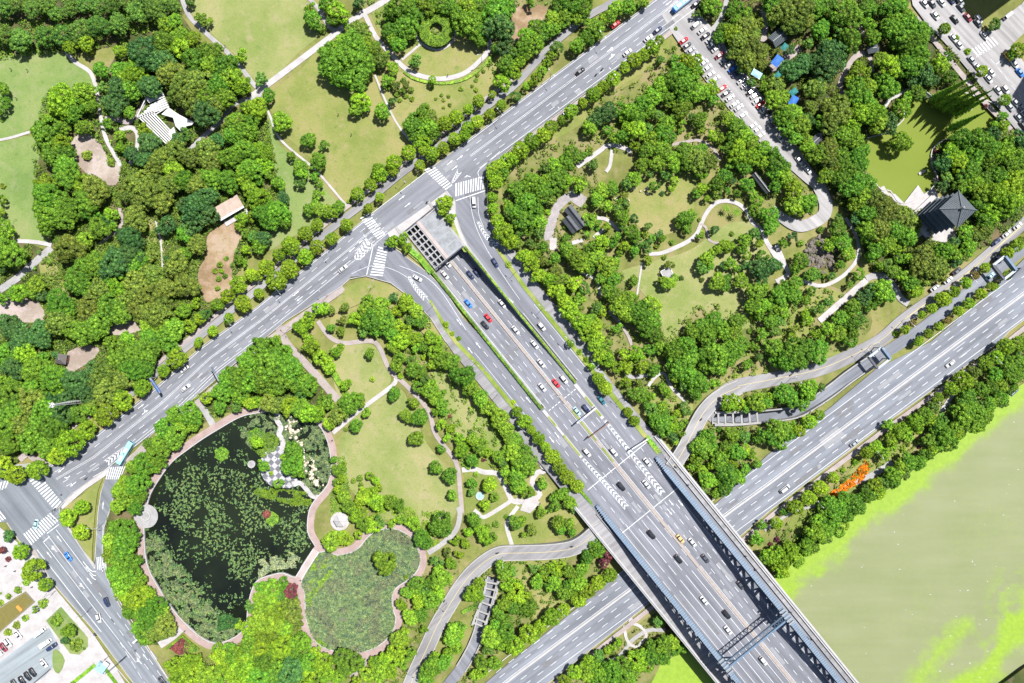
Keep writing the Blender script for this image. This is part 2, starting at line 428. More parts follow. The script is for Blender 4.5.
# ================================================================== WATER BODIES AND GROUND
POND1 = crom([(256,413),(240,417),(222,427),(204,438),(187,450),(172,462),(160,478),(150,495),(146,512),(144,530),(147,564),(160,590),(175,612),(197,634),(215,643),(235,637),(246,625),(248,607),(252,590),(258,580),(271,575),(283,573),(296,577),(302,566),(314,548),(316,547),(308,532),(309,512),(315,500),(328,484),(331,464),(328,442),(318,424),(300,415),(281,411)], True, 3)
POND2 = crom([(302,581),(320,552),(338,555),(356,550),(367,538),(378,530),(396,529),(411,537),(418,549),(420,564),(412,577),(396,588),(392,599),(394,612),(396,619),(391,634),(378,646),(361,652),(341,652),(323,647),(313,637),(306,617),(305,594)], True, 3)
POND3 = crom([(915,98),(905,106),(903,120),(886,133),(868,138),(860,150),(864,170),(872,180),(882,190),(890,191),(900,203),(914,200),(930,190),(937,178),(932,165),(932,150),(944,140),(965,138),(985,132),(998,120),(1000,108),(985,100),(960,92),(945,100),(925,96)], True, 3)
RIVER = [(1120,330),(1060,365),(1024,389),(1000,407),(958,442),(925,468),(893,492),(860,512),(838,532),(793,567),(780,578),(740,603),(705,632),(687,652),(662,664),(642,683),(600,715),(560,760),(1120,760)]
RIVER = [(x - 3.5, y - 4.5) if i < 17 else (x, y) for i, (x, y) in enumerate(RIVER)]
TRENCH = [ST(-56,-17),ST(-56,20.5),ST(165,20.5),ST(165,-21.5),ST(0,-18.5)]
# two small sunken service roads
RAMP_E = [(1070,214),(1024,248),(993,272),(955,302),(915,333),(870,362),(848,377),(830,391),(812,403),(795,412),(768,416),(740,418),(712,417)]   # centre line, goes down westwards
RAMP_W = [(436,700),(449,683),(461,668),(472,649),(479,632),(484,612),(489,592),(493,577)]
def ramp_hole(line, wd, i0):
    L, Rr = offset_lines(line[i0:], wd); return L + Rr[::-1]
HOLE_E = ramp_hole(RAMP_E, 15, 5); HOLE_W = ramp_hole(RAMP_W, 13, 2)
HOLES = [POND1, POND2, POND3, TRENCH, HOLE_E, HOLE_W]
def in_poly(px, py, poly):
    px = np.asarray(px); py = np.asarray(py); c = np.zeros(px.shape, bool); n = len(poly); j = n - 1
    for i in range(n):
        xi, yi = poly[i]; xj, yj = poly[j]
        if yi != yj:
            c ^= ((yi > py) != (yj > py)) & (px < (xj - xi) * (py - yi) / (yj - yi) + xi)
        j = i
    return c
def build_ground():
    far = [(-3500, -3500), (4500, -3500), (4500, 330 - 2400 * .7), (1120, 330)]
    # land outline: everything except the river; the far bank is its own piece
    land = [(-3500,-3500),(4500,-3500),(4500,-1500)] + RIVER[:-1] + [(300,1050),(-800,4200),(-3500,4200)]
    vs = []; ed = []
    def loop(pts):
        o = len(vs); vs.extend(Vector(P(*p)[:2]) for p in pts)
        ed.extend((o + i, o + (i + 1) % len(pts)) for i in range(len(pts)))
    loop(land)
    for h in HOLES: loop(h)
    V, E, F, *_ = delaunay_2d_cdt(vs, ed, [], 0, 1e-5)
    cx = np.array([sum(V[i].x for i in f) / len(f) for f in F]) / SC + 512
    cy = 341.5 - np.array([sum(V[i].y for i in f) / len(f) for f in F]) / SC
    keep = in_poly(cx, cy, land)
    for h in HOLES: keep &= ~in_poly(cx, cy, h)
    b = MB(); b.add([(v.x, v.y, 0.0) for v in V], [tuple(f) for f, k in zip(F, keep) if k])
    o = b.build('ground', 'park ground'); o['kind'] = 'structure'
    # far bank of the river
    b = MB(); fb = [(985,697),(1004,683),(1024,668),(1060,645),(1120,600),(4500,-1300),(4500,4200),(-300,4200),(560,1000)]
    ws = [P(*p) for p in fb]; tri = tessellate_polygon([[Vector((p.x, p.y, 0)) for p in ws]])
    b.add([(p.x, p.y, 0.0) for p in ws], [tuple(t) for t in tri])
    for a, c in zip(ws[:6], ws[1:6]): b.add([(a.x, a.y, 0), (c.x, c.y, 0), (c.x + 3, c.y - 0, -4.0), (a.x + 3, a.y, -4.0)], [(0, 1, 2, 3)])
    o = b.build('far_bank', 'forest floor'); o['kind'] = 'structure'
build_ground()
def wall_skirt(name, pts, z0, z1, mat, closed=True, thick=0.45, top=0.12):
    """retaining edge standing round a basin"""
    b = MB(); pp = list(pts) + ([pts[0]] if closed else [])
    L, Rr = offset_lines(pp, thick / SC)
    for i in range(len(pp) - 1):
        q = [P(*L[i]), P(*L[i + 1]), P(*Rr[i + 1]), P(*Rr[i])]
        b.add([(p.x, p.y, z1 + top) for p in q] + [(p.x, p.y, z0) for p in q], [(0, 1, 2, 3), (0, 4, 5, 1), (2, 6, 7, 3)])
    o = b.build(name, mat); return o
def basin(name, poly, z, mat):
    ws = [P(*p) for p in poly]; tri = tessellate_polygon([[Vector((p.x, p.y, 0)) for p in ws]])
    b = MB(); b.add([(p.x, p.y, z) for p in ws], [tuple(t) for t in tri])
    b.f = [f if ((Vector(b.v[f[1]]) - Vector(b.v[f[0]])).cross(Vector(b.v[f[2]]) - Vector(b.v[f[0]]))).z > 0 else tuple(reversed(f)) for f in b.f]
    o = b.build(name, mat); o['kind'] = 'structure'; HARD.append(poly)
basin('lotus_pond_water', POND1, -0.55, 'pond water dark')
basin('marsh_pond_water', POND2, -0.35, 'marsh water')
basin('garden_pond_water', POND3, -0.5, 'pond water olive')
for nm, pl, lab in (('pond_kerb', POND1, 'pale stone kerb round the big dark lotus pond'), ('pond_kerb', POND2, 'pale stone kerb round the reedy marsh pond'), ('pond_kerb', POND3, 'pale stone kerb round the olive garden pond')):
    tag(wall_skirt(nm, pl, -0.8, 0.2, 'pale concrete'), kind='structure')
HARD.append(RIVER)

# river: a fine sheet whose duckweed is an attribute of the surface
def build_river():
    step = 1.6; xs = np.arange(560, 1122, step); ys = np.arange(330, 762, step)
    X, Y = np.meshgrid(xs, ys)
    from mathutils import noise as mn
    bank = RIVER[:17]
    D = np.full(X.shape, 1e9)
    for (ax, ay), (bx, by) in zip(bank, bank[1:]):
        dx, dy = bx - ax, by - ay; t = np.clip(((X - ax) * dx + (Y - ay) * dy) / (dx * dx + dy * dy), 0, 1)
        D = np.minimum(D, np.hypot(X - ax - t * dx, Y - ay - t * dy))
    N = np.array([[mn.fractal(Vector((x * .018, y * .018, 0)), 1.0, 2.0, 5) for x in xs] for y in ys])
    N2 = np.array([[mn.fractal(Vector((x * .06 + 9, y * .06, 3)), 1.0, 2.0, 3) for x in xs] for y in ys])
    # band of weed along the near bank, wider upstream
    wdt = np.interp(X, [640, 760, 790, 840, 900, 960, 1024, 1120], [60, 42, 26, 22, 19, 17, 14, 14])
    band = 1 / (1 + np.exp((D - wdt * (1.12 + .32 * N2 + .2 * N)) / 2.2))
    # drifting weed near the far bank
    def dist(line):
        Dm = np.full(X.shape, 1e9)
        for (ax, ay), (bx, by) in zip(line, line[1:]):
            dx, dy = bx - ax, by - ay; t = np.clip(((X - ax) * dx + (Y - ay) * dy) / (dx * dx + dy * dy), 0, 1)
            Dm = np.minimum(Dm, np.hypot(X - ax - t * dx, Y - ay - t * dy))
        return Dm
    d2 = dist([(960,692),(990,668),(1002,645),(1014,625),(1030,608),(1060,590)])
    d3 = dist([(915,685),(932,660),(950,640),(966,625)])
    drift = np.clip(1.25 - d2 / (13 + 9 * N2 + 3 * N), 0, 1) + 0.75 * np.clip(1.1 - d3 / (13 + 12 * N2), 0, 1) + 0.45 * np.clip(1 - dist([(1010,580),(1000,600),(1024,640)]) / 22, 0, 1) * (N2 > -0.1) + .35 * np.clip(1 - dist([(940,683),(1000,683)]) / 18, 0, 1)
    faint = 0.05 * np.clip(N * 1.6, 0, 1)
    A = np.clip(band + np.clip(drift, 0, 1) + faint, 0, 1)
    ny, nx = X.shape; k = SC * (H + 2.4) / H
    co = np.stack([(X - 512) * k, (341.5 - Y) * k, np.full(X.shape, -2.4)], -1).reshape(-1, 3)
    idx = np.arange(nx * ny).reshape(ny, nx)
    F = np.stack([idx[:-1, :-1], idx[1:, :-1], idx[1:, 1:], idx[:-1, 1:]], -1).reshape(-1, 4)
    ok_ = (in_poly(X.ravel(), Y.ravel(), RIVER) | (D.ravel() < 7)); F = F[ok_[F].all(1)]
    me = bpy.data.meshes.new('river_water'); me.from_pydata(co.tolist(), [], F.tolist())
    at = me.attributes.new('weed', 'FLOAT', 'POINT'); at.data.foreach_set('value', A.reshape(-1).astype(np.float32))
    m, n, b, o = nodes('river water')
    a = n.nodes.new('ShaderNodeAttribute'); a.attribute_name = 'weed'
    t = noise(n, 0.05, 5); gg = n.nodes.new('ShaderNodeNewGeometry'); mpp = n.nodes.new('ShaderNodeMapping'); mpp.inputs['Rotation'].default_value = (0, 0, R(-38)); mpp.inputs['Scale'].default_value = (0.025, 0.22, 1)
    n.links.new(gg.outputs['Position'], mpp.inputs[0]); ts = n.nodes.new('ShaderNodeTexNoise'); ts.inputs['Scale'].default_value = 1.0; ts.inputs['Detail'].default_value = 6; n.links.new(mpp.outputs[0], ts.inputs['Vector'])
    av_ = n.nodes.new('ShaderNodeMath'); av_.operation = 'ADD'; hf = n.nodes.new('ShaderNodeMath'); hf.operation = 'MULTIPLY'; hf.inputs[1].default_value = .5
    n.links.new(t.outputs['Fac'], av_.inputs[0]); n.links.new(ts.outputs['Fac'], av_.inputs[1]); n.links.new(av_.outputs[0], hf.inputs[0])
    base = ramp(n, hf.outputs[0], [(0.35, (0.164, 0.188, 0.084)), (0.65, (0.196, 0.210, 0.110))])
    t2 = noise(n, 0.5, 4, 0.7)
    wd = ramp(n, t2.outputs['Fac'], [(0.3, (0.165, 0.265, 0.020)), (0.7, (0.22, 0.325, 0.035))])
    # weed edge broken up by fine noise
    ad = n.nodes.new('ShaderNodeMath'); ad.operation = 'MULTIPLY_ADD'; ad.inputs[1].default_value = 0.5; ad.inputs[2].default_value = -0.25
    n.links.new(t2.outputs['Fac'], ad.inputs[0])
    s_ = n.nodes.new('ShaderNodeMath'); s_.operation = 'ADD'; s_.use_clamp = True; n.links.new(a.outputs['Fac'], s_.inputs[0]); n.links.new(ad.outputs[0], s_.inputs[1])
    mk = n.nodes.new('ShaderNodeMath'); mk.operation = 'MINIMUM'; n.links.new(s_.outputs[0], mk.inputs[0]); n.links.new(a.outputs['Fac'], mk.inputs[1])
    n.links.new(mixc(n, base.outputs[0], wd.outputs[0], s_.outputs[0]), b.inputs['Base Color'])
    # stray floating specks
    b.inputs['Roughness'].default_value = 0.6; b.inputs['Specular IOR Level'].default_value = 0.25
    me.materials.append(m)
    ob = bpy.data.objects.new('river_water', me); col.objects.link(ob); ob['kind'] = 'structure'
    # the same water carries on beyond what the fine sheet covers
    b = MB(); far = [(540,762),(1122,762),(1122,300),(4600,-1900),(4600,4300),(-900,4300)]
    ws = [P(*p) for p in far]; tri = tessellate_polygon([[Vector((p.x, p.y, 0)) for p in ws]])
    b.add([(p.x, p.y, -2.5) for p in ws], [tuple(t) for t in tri]); ob2 = b.build('river_far_water', 'pond water olive'); ob2['kind'] = 'structure'
    # sloping near bank
    b = MB(); L = [P(*p) for p in bank]
    for a_, c_ in zip(L, L[1:]):
        d = (c_ - a_).normalized(); nrm = Vector((-d.y, d.x, 0)) * 1.6
        if nrm.y > 0: nrm = -nrm
        b.add([(a_.x, a_.y, 0), (c_.x, c_.y, 0), (c_.x + nrm.x, c_.y + nrm.y, -2.8), (a_.x + nrm.x, a_.y + nrm.y, -2.8)], [(0, 1, 2, 3)])
    o = b.build('river_bank', 'forest floor'); o['kind'] = 'structure'
    # specks of drifting litter and foam
    rr = random.Random(3); b = MB()
    for i in range(110):
        x = rr.uniform(800, 1060); y = rr.uniform(420, 690)
        if not in_poly([x], [y], RIVER)[0] or rr.random() > .75: continue
        p = P(x, y, -2.4); s = rr.uniform(.15, .45)
        b.add([(p.x + s * math.cos(a) * rr.uniform(.6, 1.6), p.y + s * .6 * math.sin(a), -2.385) for a in (0, 1.3, 2.5, 3.7, 5)], [(0, 1, 2, 3, 4)])
    tag(b.build('floating_foam', 'pale concrete'), 'pale flecks of foam drifting on the green river', 'foam', kind='stuff')
build_river()

# ================================================================== SOIL, LAWNS
FOREST = {
 'north west grove': [(-60,-40),(190,-40),(182,16),(150,38),(95,50),(40,56),(0,60),(-60,70)],
 'pergola wood': [(46,90),(90,82),(96,90),(108,70),(125,45),(150,38),(178,14),(195,36),(215,60),(250,86),(236,105),(206,138),(180,160),(60,168),(34,150)],
 'west wood': [(34,160),(80,150),(180,158),(206,140),(240,110),(262,106),(275,150),(286,200),(262,240),(230,285),(205,330),(160,360),(110,395),(60,430),(20,462),(-60,480),(-60,240),(10,238),(50,250),(38,215)],
 'north arbour grove': [(350,-30),(510,-30),(600,-30),(560,30),(512,80),(490,78),(485,45),(470,40),(455,20),(430,45),(388,45),(372,15)],
 'north east wood': [(700,-30),(915,-30),(905,10),(935,40),(975,60),(985,95),(940,100),(905,98),(880,130),(865,160),(880,190),(905,205),(925,200),(960,250),(930,280),(905,300),(870,270),(858,230),(830,195),(800,160),(775,130),(735,75),(700,30)],
 'pagoda grove': [(933,145),(1000,125),(1060,150),(1060,215),(990,245),(950,262),(925,275),(912,250),(950,230)],
 'garden wood': [(660,45),(690,60),(760,150),(805,185),(812,215),(780,215),(740,185),(700,165),(660,160),(600,150),(580,130),(590,100),(640,80)],
 'expressway wood': [(500,175),(540,140),(590,140),(600,200),(590,240),(640,290),(665,340),(650,400),(620,395),(560,300),(520,235)],
 'east slope wood': [(660,335),(700,300),(740,310),(800,280),(860,300),(870,330),(830,355),(760,375),(700,390),(690,430),(670,450),(640,425),(650,370)],
 'lower ramp wood': [(690,450),(735,385),(800,372),(830,400),(770,430),(740,470),(715,500),(690,470)],
 'riverside wood': [(768,530),(830,475),(900,420),(1000,345),(1080,300),(1100,335),(1000,395),(900,480),(850,510),(790,560),(770,560)],
 'lotus west wood': [(217,380),(260,345),(300,350),(330,400),(320,415),(258,405),(210,420),(170,455),(140,490),(145,600),(180,630),(150,645),(115,600),(104,550),(112,490),(150,450),(180,410)],
 'marsh south wood': [(170,660),(215,655),(250,630),(258,590),(290,580),(300,600),(305,630),(330,655),(380,655),(400,640),(395,600),(420,570),(460,560),(440,620),(410,690),(165,700)],
 'south ramp wood': [(470,640),(480,560),(520,560),(580,550),(600,570),(580,590),(500,650),(470,690),(450,690)],
 'lawn edge wood': [(375,300),(420,300),(450,350),(470,380),(510,440),(535,500),(500,470),(460,460),(430,400),(400,370),(380,330)],
 'south bank wood': [(560,690),(580,650),(620,640),(660,610),(690,640),(660,665),(640,690)],
}
OPENG = {'north arbour grove','garden wood','expressway wood','east slope wood','lower ramp wood','riverside wood','south ramp wood','lawn edge wood','south bank wood','marsh south wood'}
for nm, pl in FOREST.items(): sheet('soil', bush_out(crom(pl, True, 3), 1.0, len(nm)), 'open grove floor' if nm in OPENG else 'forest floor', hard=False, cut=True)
LAWNS = [
 ('green', [(-60,52),(0,56),(50,50),(70,56),(85,70),(96,86),(88,92),(70,90),(48,94),(46,112),(32,128),(0,139),(-60,141)]),
 ('green', [(-60,145),(0,142),(30,136),(40,150),(36,175),(38,205),(45,236),(50,242),(15,240),(0,232),(-60,225)]),
 ('pale', [(196,-40),(303,-40),(306,8),(320,20),(322,33),(300,52),(268,82),(254,80),(238,58),(216,38),(202,22),(190,8)]),
 ('dry', [(268,96),(300,70),(325,46),(348,75),(372,78),(382,100),(398,127),(412,150),(400,160),(372,182),(348,205),(330,185),(318,165),(290,140),(275,118)]),
 ('dry', [(372,12),(388,0),(392,30),(400,50),(421,42),(440,50),(455,35),(478,42),(480,58),(462,72),(440,77),(418,72),(400,60),(382,38)]),
 ('brown', [(378,75),(400,72),(440,82),(480,68),(500,55),(505,85),(470,110),(440,135),(412,148),(395,120),(384,98)]),
 ('green', [(268,110),(280,145),(305,165),(340,208),(320,225),(290,238),(270,250),(262,240),(285,210),(272,160)]),
 ('dry', [(512,152),(555,120),(600,90),(650,48),(668,40),(665,60),(640,75),(600,100),(580,125),(545,145),(515,170),(495,180),(500,165)]),
 ('dry', [(625,195),(650,180),(690,165),(695,190),(690,220),(665,235),(640,228),(628,210)]),
 ('pale', [(615,275),(650,262),(690,250),(725,225),(760,225),(770,260),(750,300),(760,320),(735,330),(700,310),(680,330),(668,345),(660,320),(640,290)]),
 ('pale', [(334,345),(372,345),(384,365),(390,384),(360,410),(340,400),(332,370)]),
 ('pale', [(345,428),(395,390),(410,405),(425,440),(440,460),(455,480),(458,510),(430,540),(400,530),(360,500),(342,470)]),
 ('pale', [(432,372),(450,365),(475,400),(500,440),(510,460),(480,465),(455,430),(440,395)]),
 ('dry', [(330,330),(340,292),(362,282),(392,286),(420,302),(440,330),(450,350),(420,320),(390,305),(355,310)]),
 ('dry', [(765,165),(770,130),(800,160),(815,190),(800,180)]),
 ('dry', [(800,285),(840,292),(838,310),(812,320),(808,350),(780,345),(770,320),(785,300)]),
 ('dry', [(870,345),(900,312),(880,335),(850,352),(800,365),(760,380)]),
 ('dry', [(510,560),(580,545),(560,570),(575,600),(540,620),(520,600),(495,600)]),
 ('dry', [(470,450),(535,470),(560,500),(580,520),(545,540),(510,545),(470,530)]),
 ('dry', [(40,255),(58,262),(66,292),(50,295),(42,280)]),
 ('dry', [(145,225),(160,220),(165,262),(150,268),(142,255)]),
 ('dry', [(700,385),(740,375),(800,358),(850,350),(800,372),(750,380)]),
 ('dry', [(790,520),(815,500),(830,490),(850,480),(850,470),(900,430),(920,440),(860,490),(800,535)]),
 ('dry', [(660,440),(640,410),(660,385),(690,390),(690,430),(672,452)]),
]
for tone, pl in LAWNS:
    nm = {'green': 'lawn green', 'pale': 'lawn pale', 'dry': 'lawn dry', 'brown': 'lawn dry'}[tone]
    sheet('lawn', pl, nm, 4, hard=False, cut=True)
sheet('bare_soil', [(208,235),(222,225),(240,215),(244,232),(236,250),(232,270),(236,290),(215,300),(205,300),(198,275),(206,255)], 'bare soil', 4)
sheet('bare_soil', [(385,72),(410,80),(430,85),(460,82),(440,98),(415,105),(395,95)], 'lawn dry', 4, hard=False)
sheet('bare_soil', [(512,12),(530,5),(548,8),(545,22),(525,40),(512,42)], 'bare soil', 4)
sheet('bare_soil', [(0,300),(18,298),(40,302),(44,320),(20,322),(-10,316)], 'pale clearing', 3)
sheet('bare_soil', [(70,150),(80,133),(98,140),(110,160),(122,165),(115,180),(100,178),(85,172)], 'pale clearing', 3)
sheet('bare_soil', [(84,165),(118,170),(116,185),(100,182)], 'pale clearing', 3)
sheet('bare_soil', [(68,352),(95,345),(98,355),(80,368),(68,372)], 'pale clearing', 3)
sheet('bare_soil', [(118,320),(135,320),(142,330),(110,335)], 'pale clearing', 3)
sheet('bare_soil', [(808,240),(822,236),(836,244),(840,258),(830,268),(812,268),(806,255)], 'forest floor', 3)

# ================================================================== PATHS
PATHS = [
 ([(66,51),(75,62),(90,72),(96,87),(100,110),(105,135),(112,150),(122,167)], 4, 'pale pavers'),
 ([(-40,141),(0,140),(30,132)], 2.6, 'pale pavers'),
 ([(178,-20),(187,12),(205,32),(232,57),(252,82),(260,95),(235,104),(220,122),(202,138),(190,150)], 4.5, 'grey pavers'),
 ([(252,96),(266,86),(331,37),(350,22),(366,12),(386,0),(410,-20)], 6, 'pale pavers'),
 ([(300,-10),(318,8),(330,28),(342,30)], 4, 'grey pavers'),
 ([(362,10),(367,19),(376,37),(391,54),(406,69),(421,76),(441,79),(463,74),(481,60),(490,47),(487,35)], 4.6, 'pale pavers'),
 ([(402,60),(422,43)], 2.4, 'pale pavers'),
 ([(419,20),(416,30),(421,43),(436,50),(448,46),(455,36),(453,22)], 2.4, 'pale pavers'),
 ([(375,75),(386,102),(398,125),(413,144),(418,150)], 2.0, 'pale pavers'),
 ([(262,98),(271,118),(276,133),(288,147),(310,165),(323,178),(340,198),(348,207)], 2.2, 'pale pavers'),
 ([(333,433),(360,410),(392,386),(396,378)], 4.2, 'pale pavers'),
 ([(276,318),(286,342),(312,370),(338,400)], 7.5, 'pink pavers'),
 ([(318,321),(330,337),(345,343),(366,341),(378,345),(390,370),(406,385),(428,410),(436,435),(456,462),(460,490),(462,513)], 4.4, 'pink pavers'),
 ([(462,470),(474,469),(484,472),(498,474),(506,488),(512,500),(520,502)], 5.0, 'pale pavers'),
 ([(512,500),(500,508),(484,517),(478,513),(474,510)], 4.0, 'pale pavers'),
 ([(516,500),(528,502),(540,494),(532,482),(538,472),(544,468),(520,430),(508,412)], 5.0, 'pale pavers'),
 ([(512,545),(507,528),(508,520),(518,506)], 4.0, 'pale pavers'),
 ([(428,553),(443,543),(456,530),(460,514),(458,507)], 5.0, 'grey pavers'),
 ([(577,167),(590,158),(601,150),(607,146),(618,146),(632,152)], 4.5, 'pale pavers'),
 ([(612,150),(610,165),(606,172)], 3.5, 'pale pavers'),
 ([(672,145),(690,141),(700,141),(712,148),(720,160)], 3.0, 'pink pavers'),
 ([(549,240),(549,233),(557,208),(569,196)], 9, 'garden slabs'),
 ([(569,193),(584,203)], 12, 'garden slabs'),
 ([(553,238),(553,250)], 7, 'pale pavers'),
 ([(572,243),(583,240)], 4, 'pale pavers'),
 ([(597,218),(605,219),(612,224),(619,231)], 3.6, 'pale pavers'),
 ([(594,238),(600,232),(607,228)], 4, 'pale pavers'),
 ([(649,254),(662,253),(679,246),(690,240),(697,233),(700,226),(707,212),(716,203),(727,201),(738,204),(746,211),(752,222),(760,229),(767,243),(780,262)], [3.8,3.8,4.2,4,4,4,4,4,4,4,4,4,4,4.5,6], 'pale pavers'),
 ([(700,224),(706,228),(709,240),(720,244)], 2.4, 'pink pavers'),
 ([(642,263),(640,275),(636,301)], 1.8, 'pale pavers'),
 ([(845,218),(856,236),(858,256),(848,271),(835,281),(820,286),(803,281)], 3.6, 'pale pavers'),
 ([(776,245),(784,264),(788,274),(776,282)], 5, 'pale pavers'),
 ([(866,279),(873,276),(885,277),(894,287),(900,298),(908,304)], 6.5, 'grey pavers'),
 ([(858,22),(861,30),(864,37)], 3.5, 'pink pavers'),
 ([(842,97),(840,84),(848,66),(858,55),(868,56),(872,72)], [7,5,5,6,5,4], 'pink pavers'),
 ([(883,110),(889,100),(898,95),(910,89)], 4, 'pale pavers'),
 ([(625,372),(632,377),(648,375)], 4, 'grey pavers'),
 ([(600,295),(596,280),(580,272)], 3, 'pale pavers'),
 ([(608,310),(625,330),(632,345)], 3.5, 'pink pavers'),
 ([(648,386),(656,376),(664,374),(672,388),(686,402)], 3.2, 'pale pavers'),
 ([(0,290),(18,278),(38,260),(52,248)], 7, 'grey pavers'),
 ([(16,241),(35,242),(52,245)], 4, 'pale pavers'),
 ([(156,220),(161,240),(163,258),(163,268)], 2.2, 'pale pavers'),
 ([(120,208),(122,225),(112,235),(100,245)], 4, 'pink pavers'),
 ([(120,130),(132,128),(138,135),(137,150),(130,165)], 4.5, 'pale pavers'),
 ([(105,118),(118,120),(130,122),(140,112),(146,100)], 5, 'pink pavers'),
 ([(20,460),(30,452),(34,458),(60,466)], 6, 'pink pavers'),
 ([(198,400),(206,412),(215,428)], 6.5, 'grey pavers'),
 ([(160,645),(172,637),(180,630),(186,625)], 7, 'pale pavers'),
 ([(764,530),(790,513),(815,505)], 3, 'grey pavers'),
 ([(832,494),(850,484),(870,476),(892,462)], 6, 'grey pavers'),
 ([(940,412),(950,398),(958,388)], 4, 'pale concrete'),
 ([(604,662),(620,655),(632,640),(648,630),(665,630)], 4, 'grey pavers'),
 ([(624,625),(627,640),(636,646),(646,635),(640,626),(630,622),(632,618)], 3, 'pale pavers'),
 ([(690,50),(720,20),(730,-20)], 5, 'grey pavers'),
 ([(762,10),(765,25),(763,42)], 6, 'pink pavers'),
 ([(770,70),(790,55),(800,48)], 8, 'pink pavers'),
 ([(352,677),(363,665),(372,655)], 5, 'pink pavers'),
]
for pts, wd, mt in PATHS: path('path', pts, wd, mt)
PROM = [(262,408),(250,413),(238,417),(222,425),(203,435),(187,446),(170,459),(156,478),(147,495),(143,510)]
def outset(poly, d):
    """push an outline away from its own centre side"""
    n = len(poly); area = sum(poly[i][0] * poly[(i + 1) % n][1] - poly[(i + 1) % n][0] * poly[i][1] for i in range(n))
    sg = 1 if area > 0 else -1; outp = []
    for i, p in enumerate(poly):
        a = poly[i - 1]; c = poly[(i + 1) % n]; dx, dy = c[0] - a[0], c[1] - a[1]; l = math.hypot(dx, dy) or 1
        outp.append((p[0] + sg * dy / l * d, p[1] - sg * dx / l * d))
    return outp
for pl, lo, hi in ((POND1, 0, 10**6), (POND2, 0, 10**6)):
    mid = outset(pl, 3.6); path('promenade', mid + mid[:1], 6.2, 'brick promenade', 0)
sheet('round_plaza', [(146.5 + 12 * math.cos(a / 24 * 6.283), 516 + 12 * math.sin(a / 24 * 6.283)) for a in range(24)], 'grey pavers')
sheet('round_plaza', [(340 + 9.5 * math.cos(a / 16 * 6.283), 521 + 9.5 * math.sin(a / 16 * 6.283)) for a in range(16)], 'pale pavers')
sheet('checkered_plaza', [(515/8+230-8, 0)] and [(262,456),(268,450),(278,446),(285,448),(287,460),(290,472),(297,479),(300,484),(290,488),(278,487),(270,485),(263,478),(260,468)], 'checker pavers', 3, z=0.05)
path('island_walk', [(278,413),(277,420),(281,427),(279,434),(283,441),(282,450)], 5, 'pale pavers', z=0.06)
path('island_walk', [(292,484),(300,483),(307,490),(312,496),(319,497)], 4.5, 'pale pavers', z=0.06)
sheet('pond_terrace', [(881,187),(884,186),(888,193),(895,194),(904,203),(918,185),(924,194),(934,188),(938,195),(926,206),(915,210),(901,208),(892,198),(886,197),(880,190)], 'pale pavers', z=0.1)
sheet('white_plaza', [(524,500),(533,494),(540,503),(530,513),(520,510)], 'pale pavers')
path('platform_walk', [(819,321),(866,280)], 6.2, 'pale pavers', 0)
sheet('pagoda_terrace', [(936,228),(952,226),(956,236),(948,244),(930,240)], 'pale pavers')

# ================================================================== ROADS
LEVEL[0] = 0.62
def Pz(x, y): return P(x, y)
NWE = [(760,-83),(720,-50),(652,2),(512,107),(428,171),(373,213),(256,308),(202,347),(150,393),(85,444),(48,467)]
NW_ = [34,34,33,32,30,29,29,31,34,35,33]
def av(i, f):
    """point across the avenue: i along (float index), f from 0 (north-west kerb) to 1"""
    k = int(min(len(NWE) - 2, max(0, math.floor(i)))); t = i - k
    x = NWE[k][0] * (1 - t) + NWE[k + 1][0] * t; y = NWE[k][1] * (1 - t) + NWE[k + 1][1] * t
    wd = NW_[k] * (1 - t) + NW_[k + 1] * t
    return (x + .61 * wd * f, y + .79 * wd * f)
def avline(i0, i1, f, n=24): return [av(i0 + (i1 - i0) * j / n, f) for j in range(n + 1)]
# kerb-side service lane for bicycles north-west of the avenue
path('cycle_lane', [(660,-40),(616,0),(587,17),(562,37),(544,54),(524,76),(512,88),(478,114),(440,146),(405,171),(372,198),(340,222),(300,255),(256,291),(225,316),(190,345),(150,378),(110,412)], 7, 'asphalt service', 3)
path('pavement', [(512,80),(478,105),(440,137),(405,163),(370,190),(340,213),(300,246),(256,283),(225,308),(190,338),(160,362),(128,388),(95,412),(60,436)], 4, 'pink pavers', 3)
path('pavement', [(672,32),(620,72),(565,112),(524,142),(508,156),(494,176)], 4.0, 'pink pavers', 0)
path('pavement', [(344,288),(290,326),(260,348),(220,384),(186,414),(160,436),(128,462)], 7, 'pink pavers', 3)
path('pavement', [(62,507),(85,487),(110,470)], 5, 'pale pavers', 0)
path('pavement', [(62,517),(80,548),(96,568)], 4.5, 'pale pavers', 0)
path('pavement', [(24,541),(40,562),(56,598),(80,630),(104,655),(126,690),(150,730)], 8, 'pink pavers', 3)
path('pavement', [(-60,472),(0,470),(40,466)], 8, 'grey pavers', 0)
sheet('southwest_plaza', [(-60,524),(0,526),(22,545),(36,556),(52,583),(96,636),(122,676),(150,730),(-60,730)], 'pale pavers')
sheet('car_park', [(-60,700),(-4,665),(0,662),(37,634),(50,627),(57,639),(61,648),(56,652),(55,664),(46,676),(32,684),(-10,730),(-60,730)], 'asphalt lot')
AV = [av(i, 0) for i in range(len(NWE))] + [(60,506),(72,494),(110,467),(155,432),(217,379),(256,346),(286,321),(341,288),(351,277),(388,233),(431,203),(447,193),(484,180),(497,160),(512,147),(672,28),(700,4),(742,-28),(781,-56)]
sheet('avenue', AV, 'asphalt avenue')
sheet('southwest_road', [(-60,476),(0,477),(30,478),(46,467),(72,494),(61,508),(63,520),(97,571),(112,587),(130,622),(172,683),(215,745),(178,745),(135,683),(97,632),(52,580),(37,550),(24,545),(8,522),(-60,520)], 'asphalt southwest road')
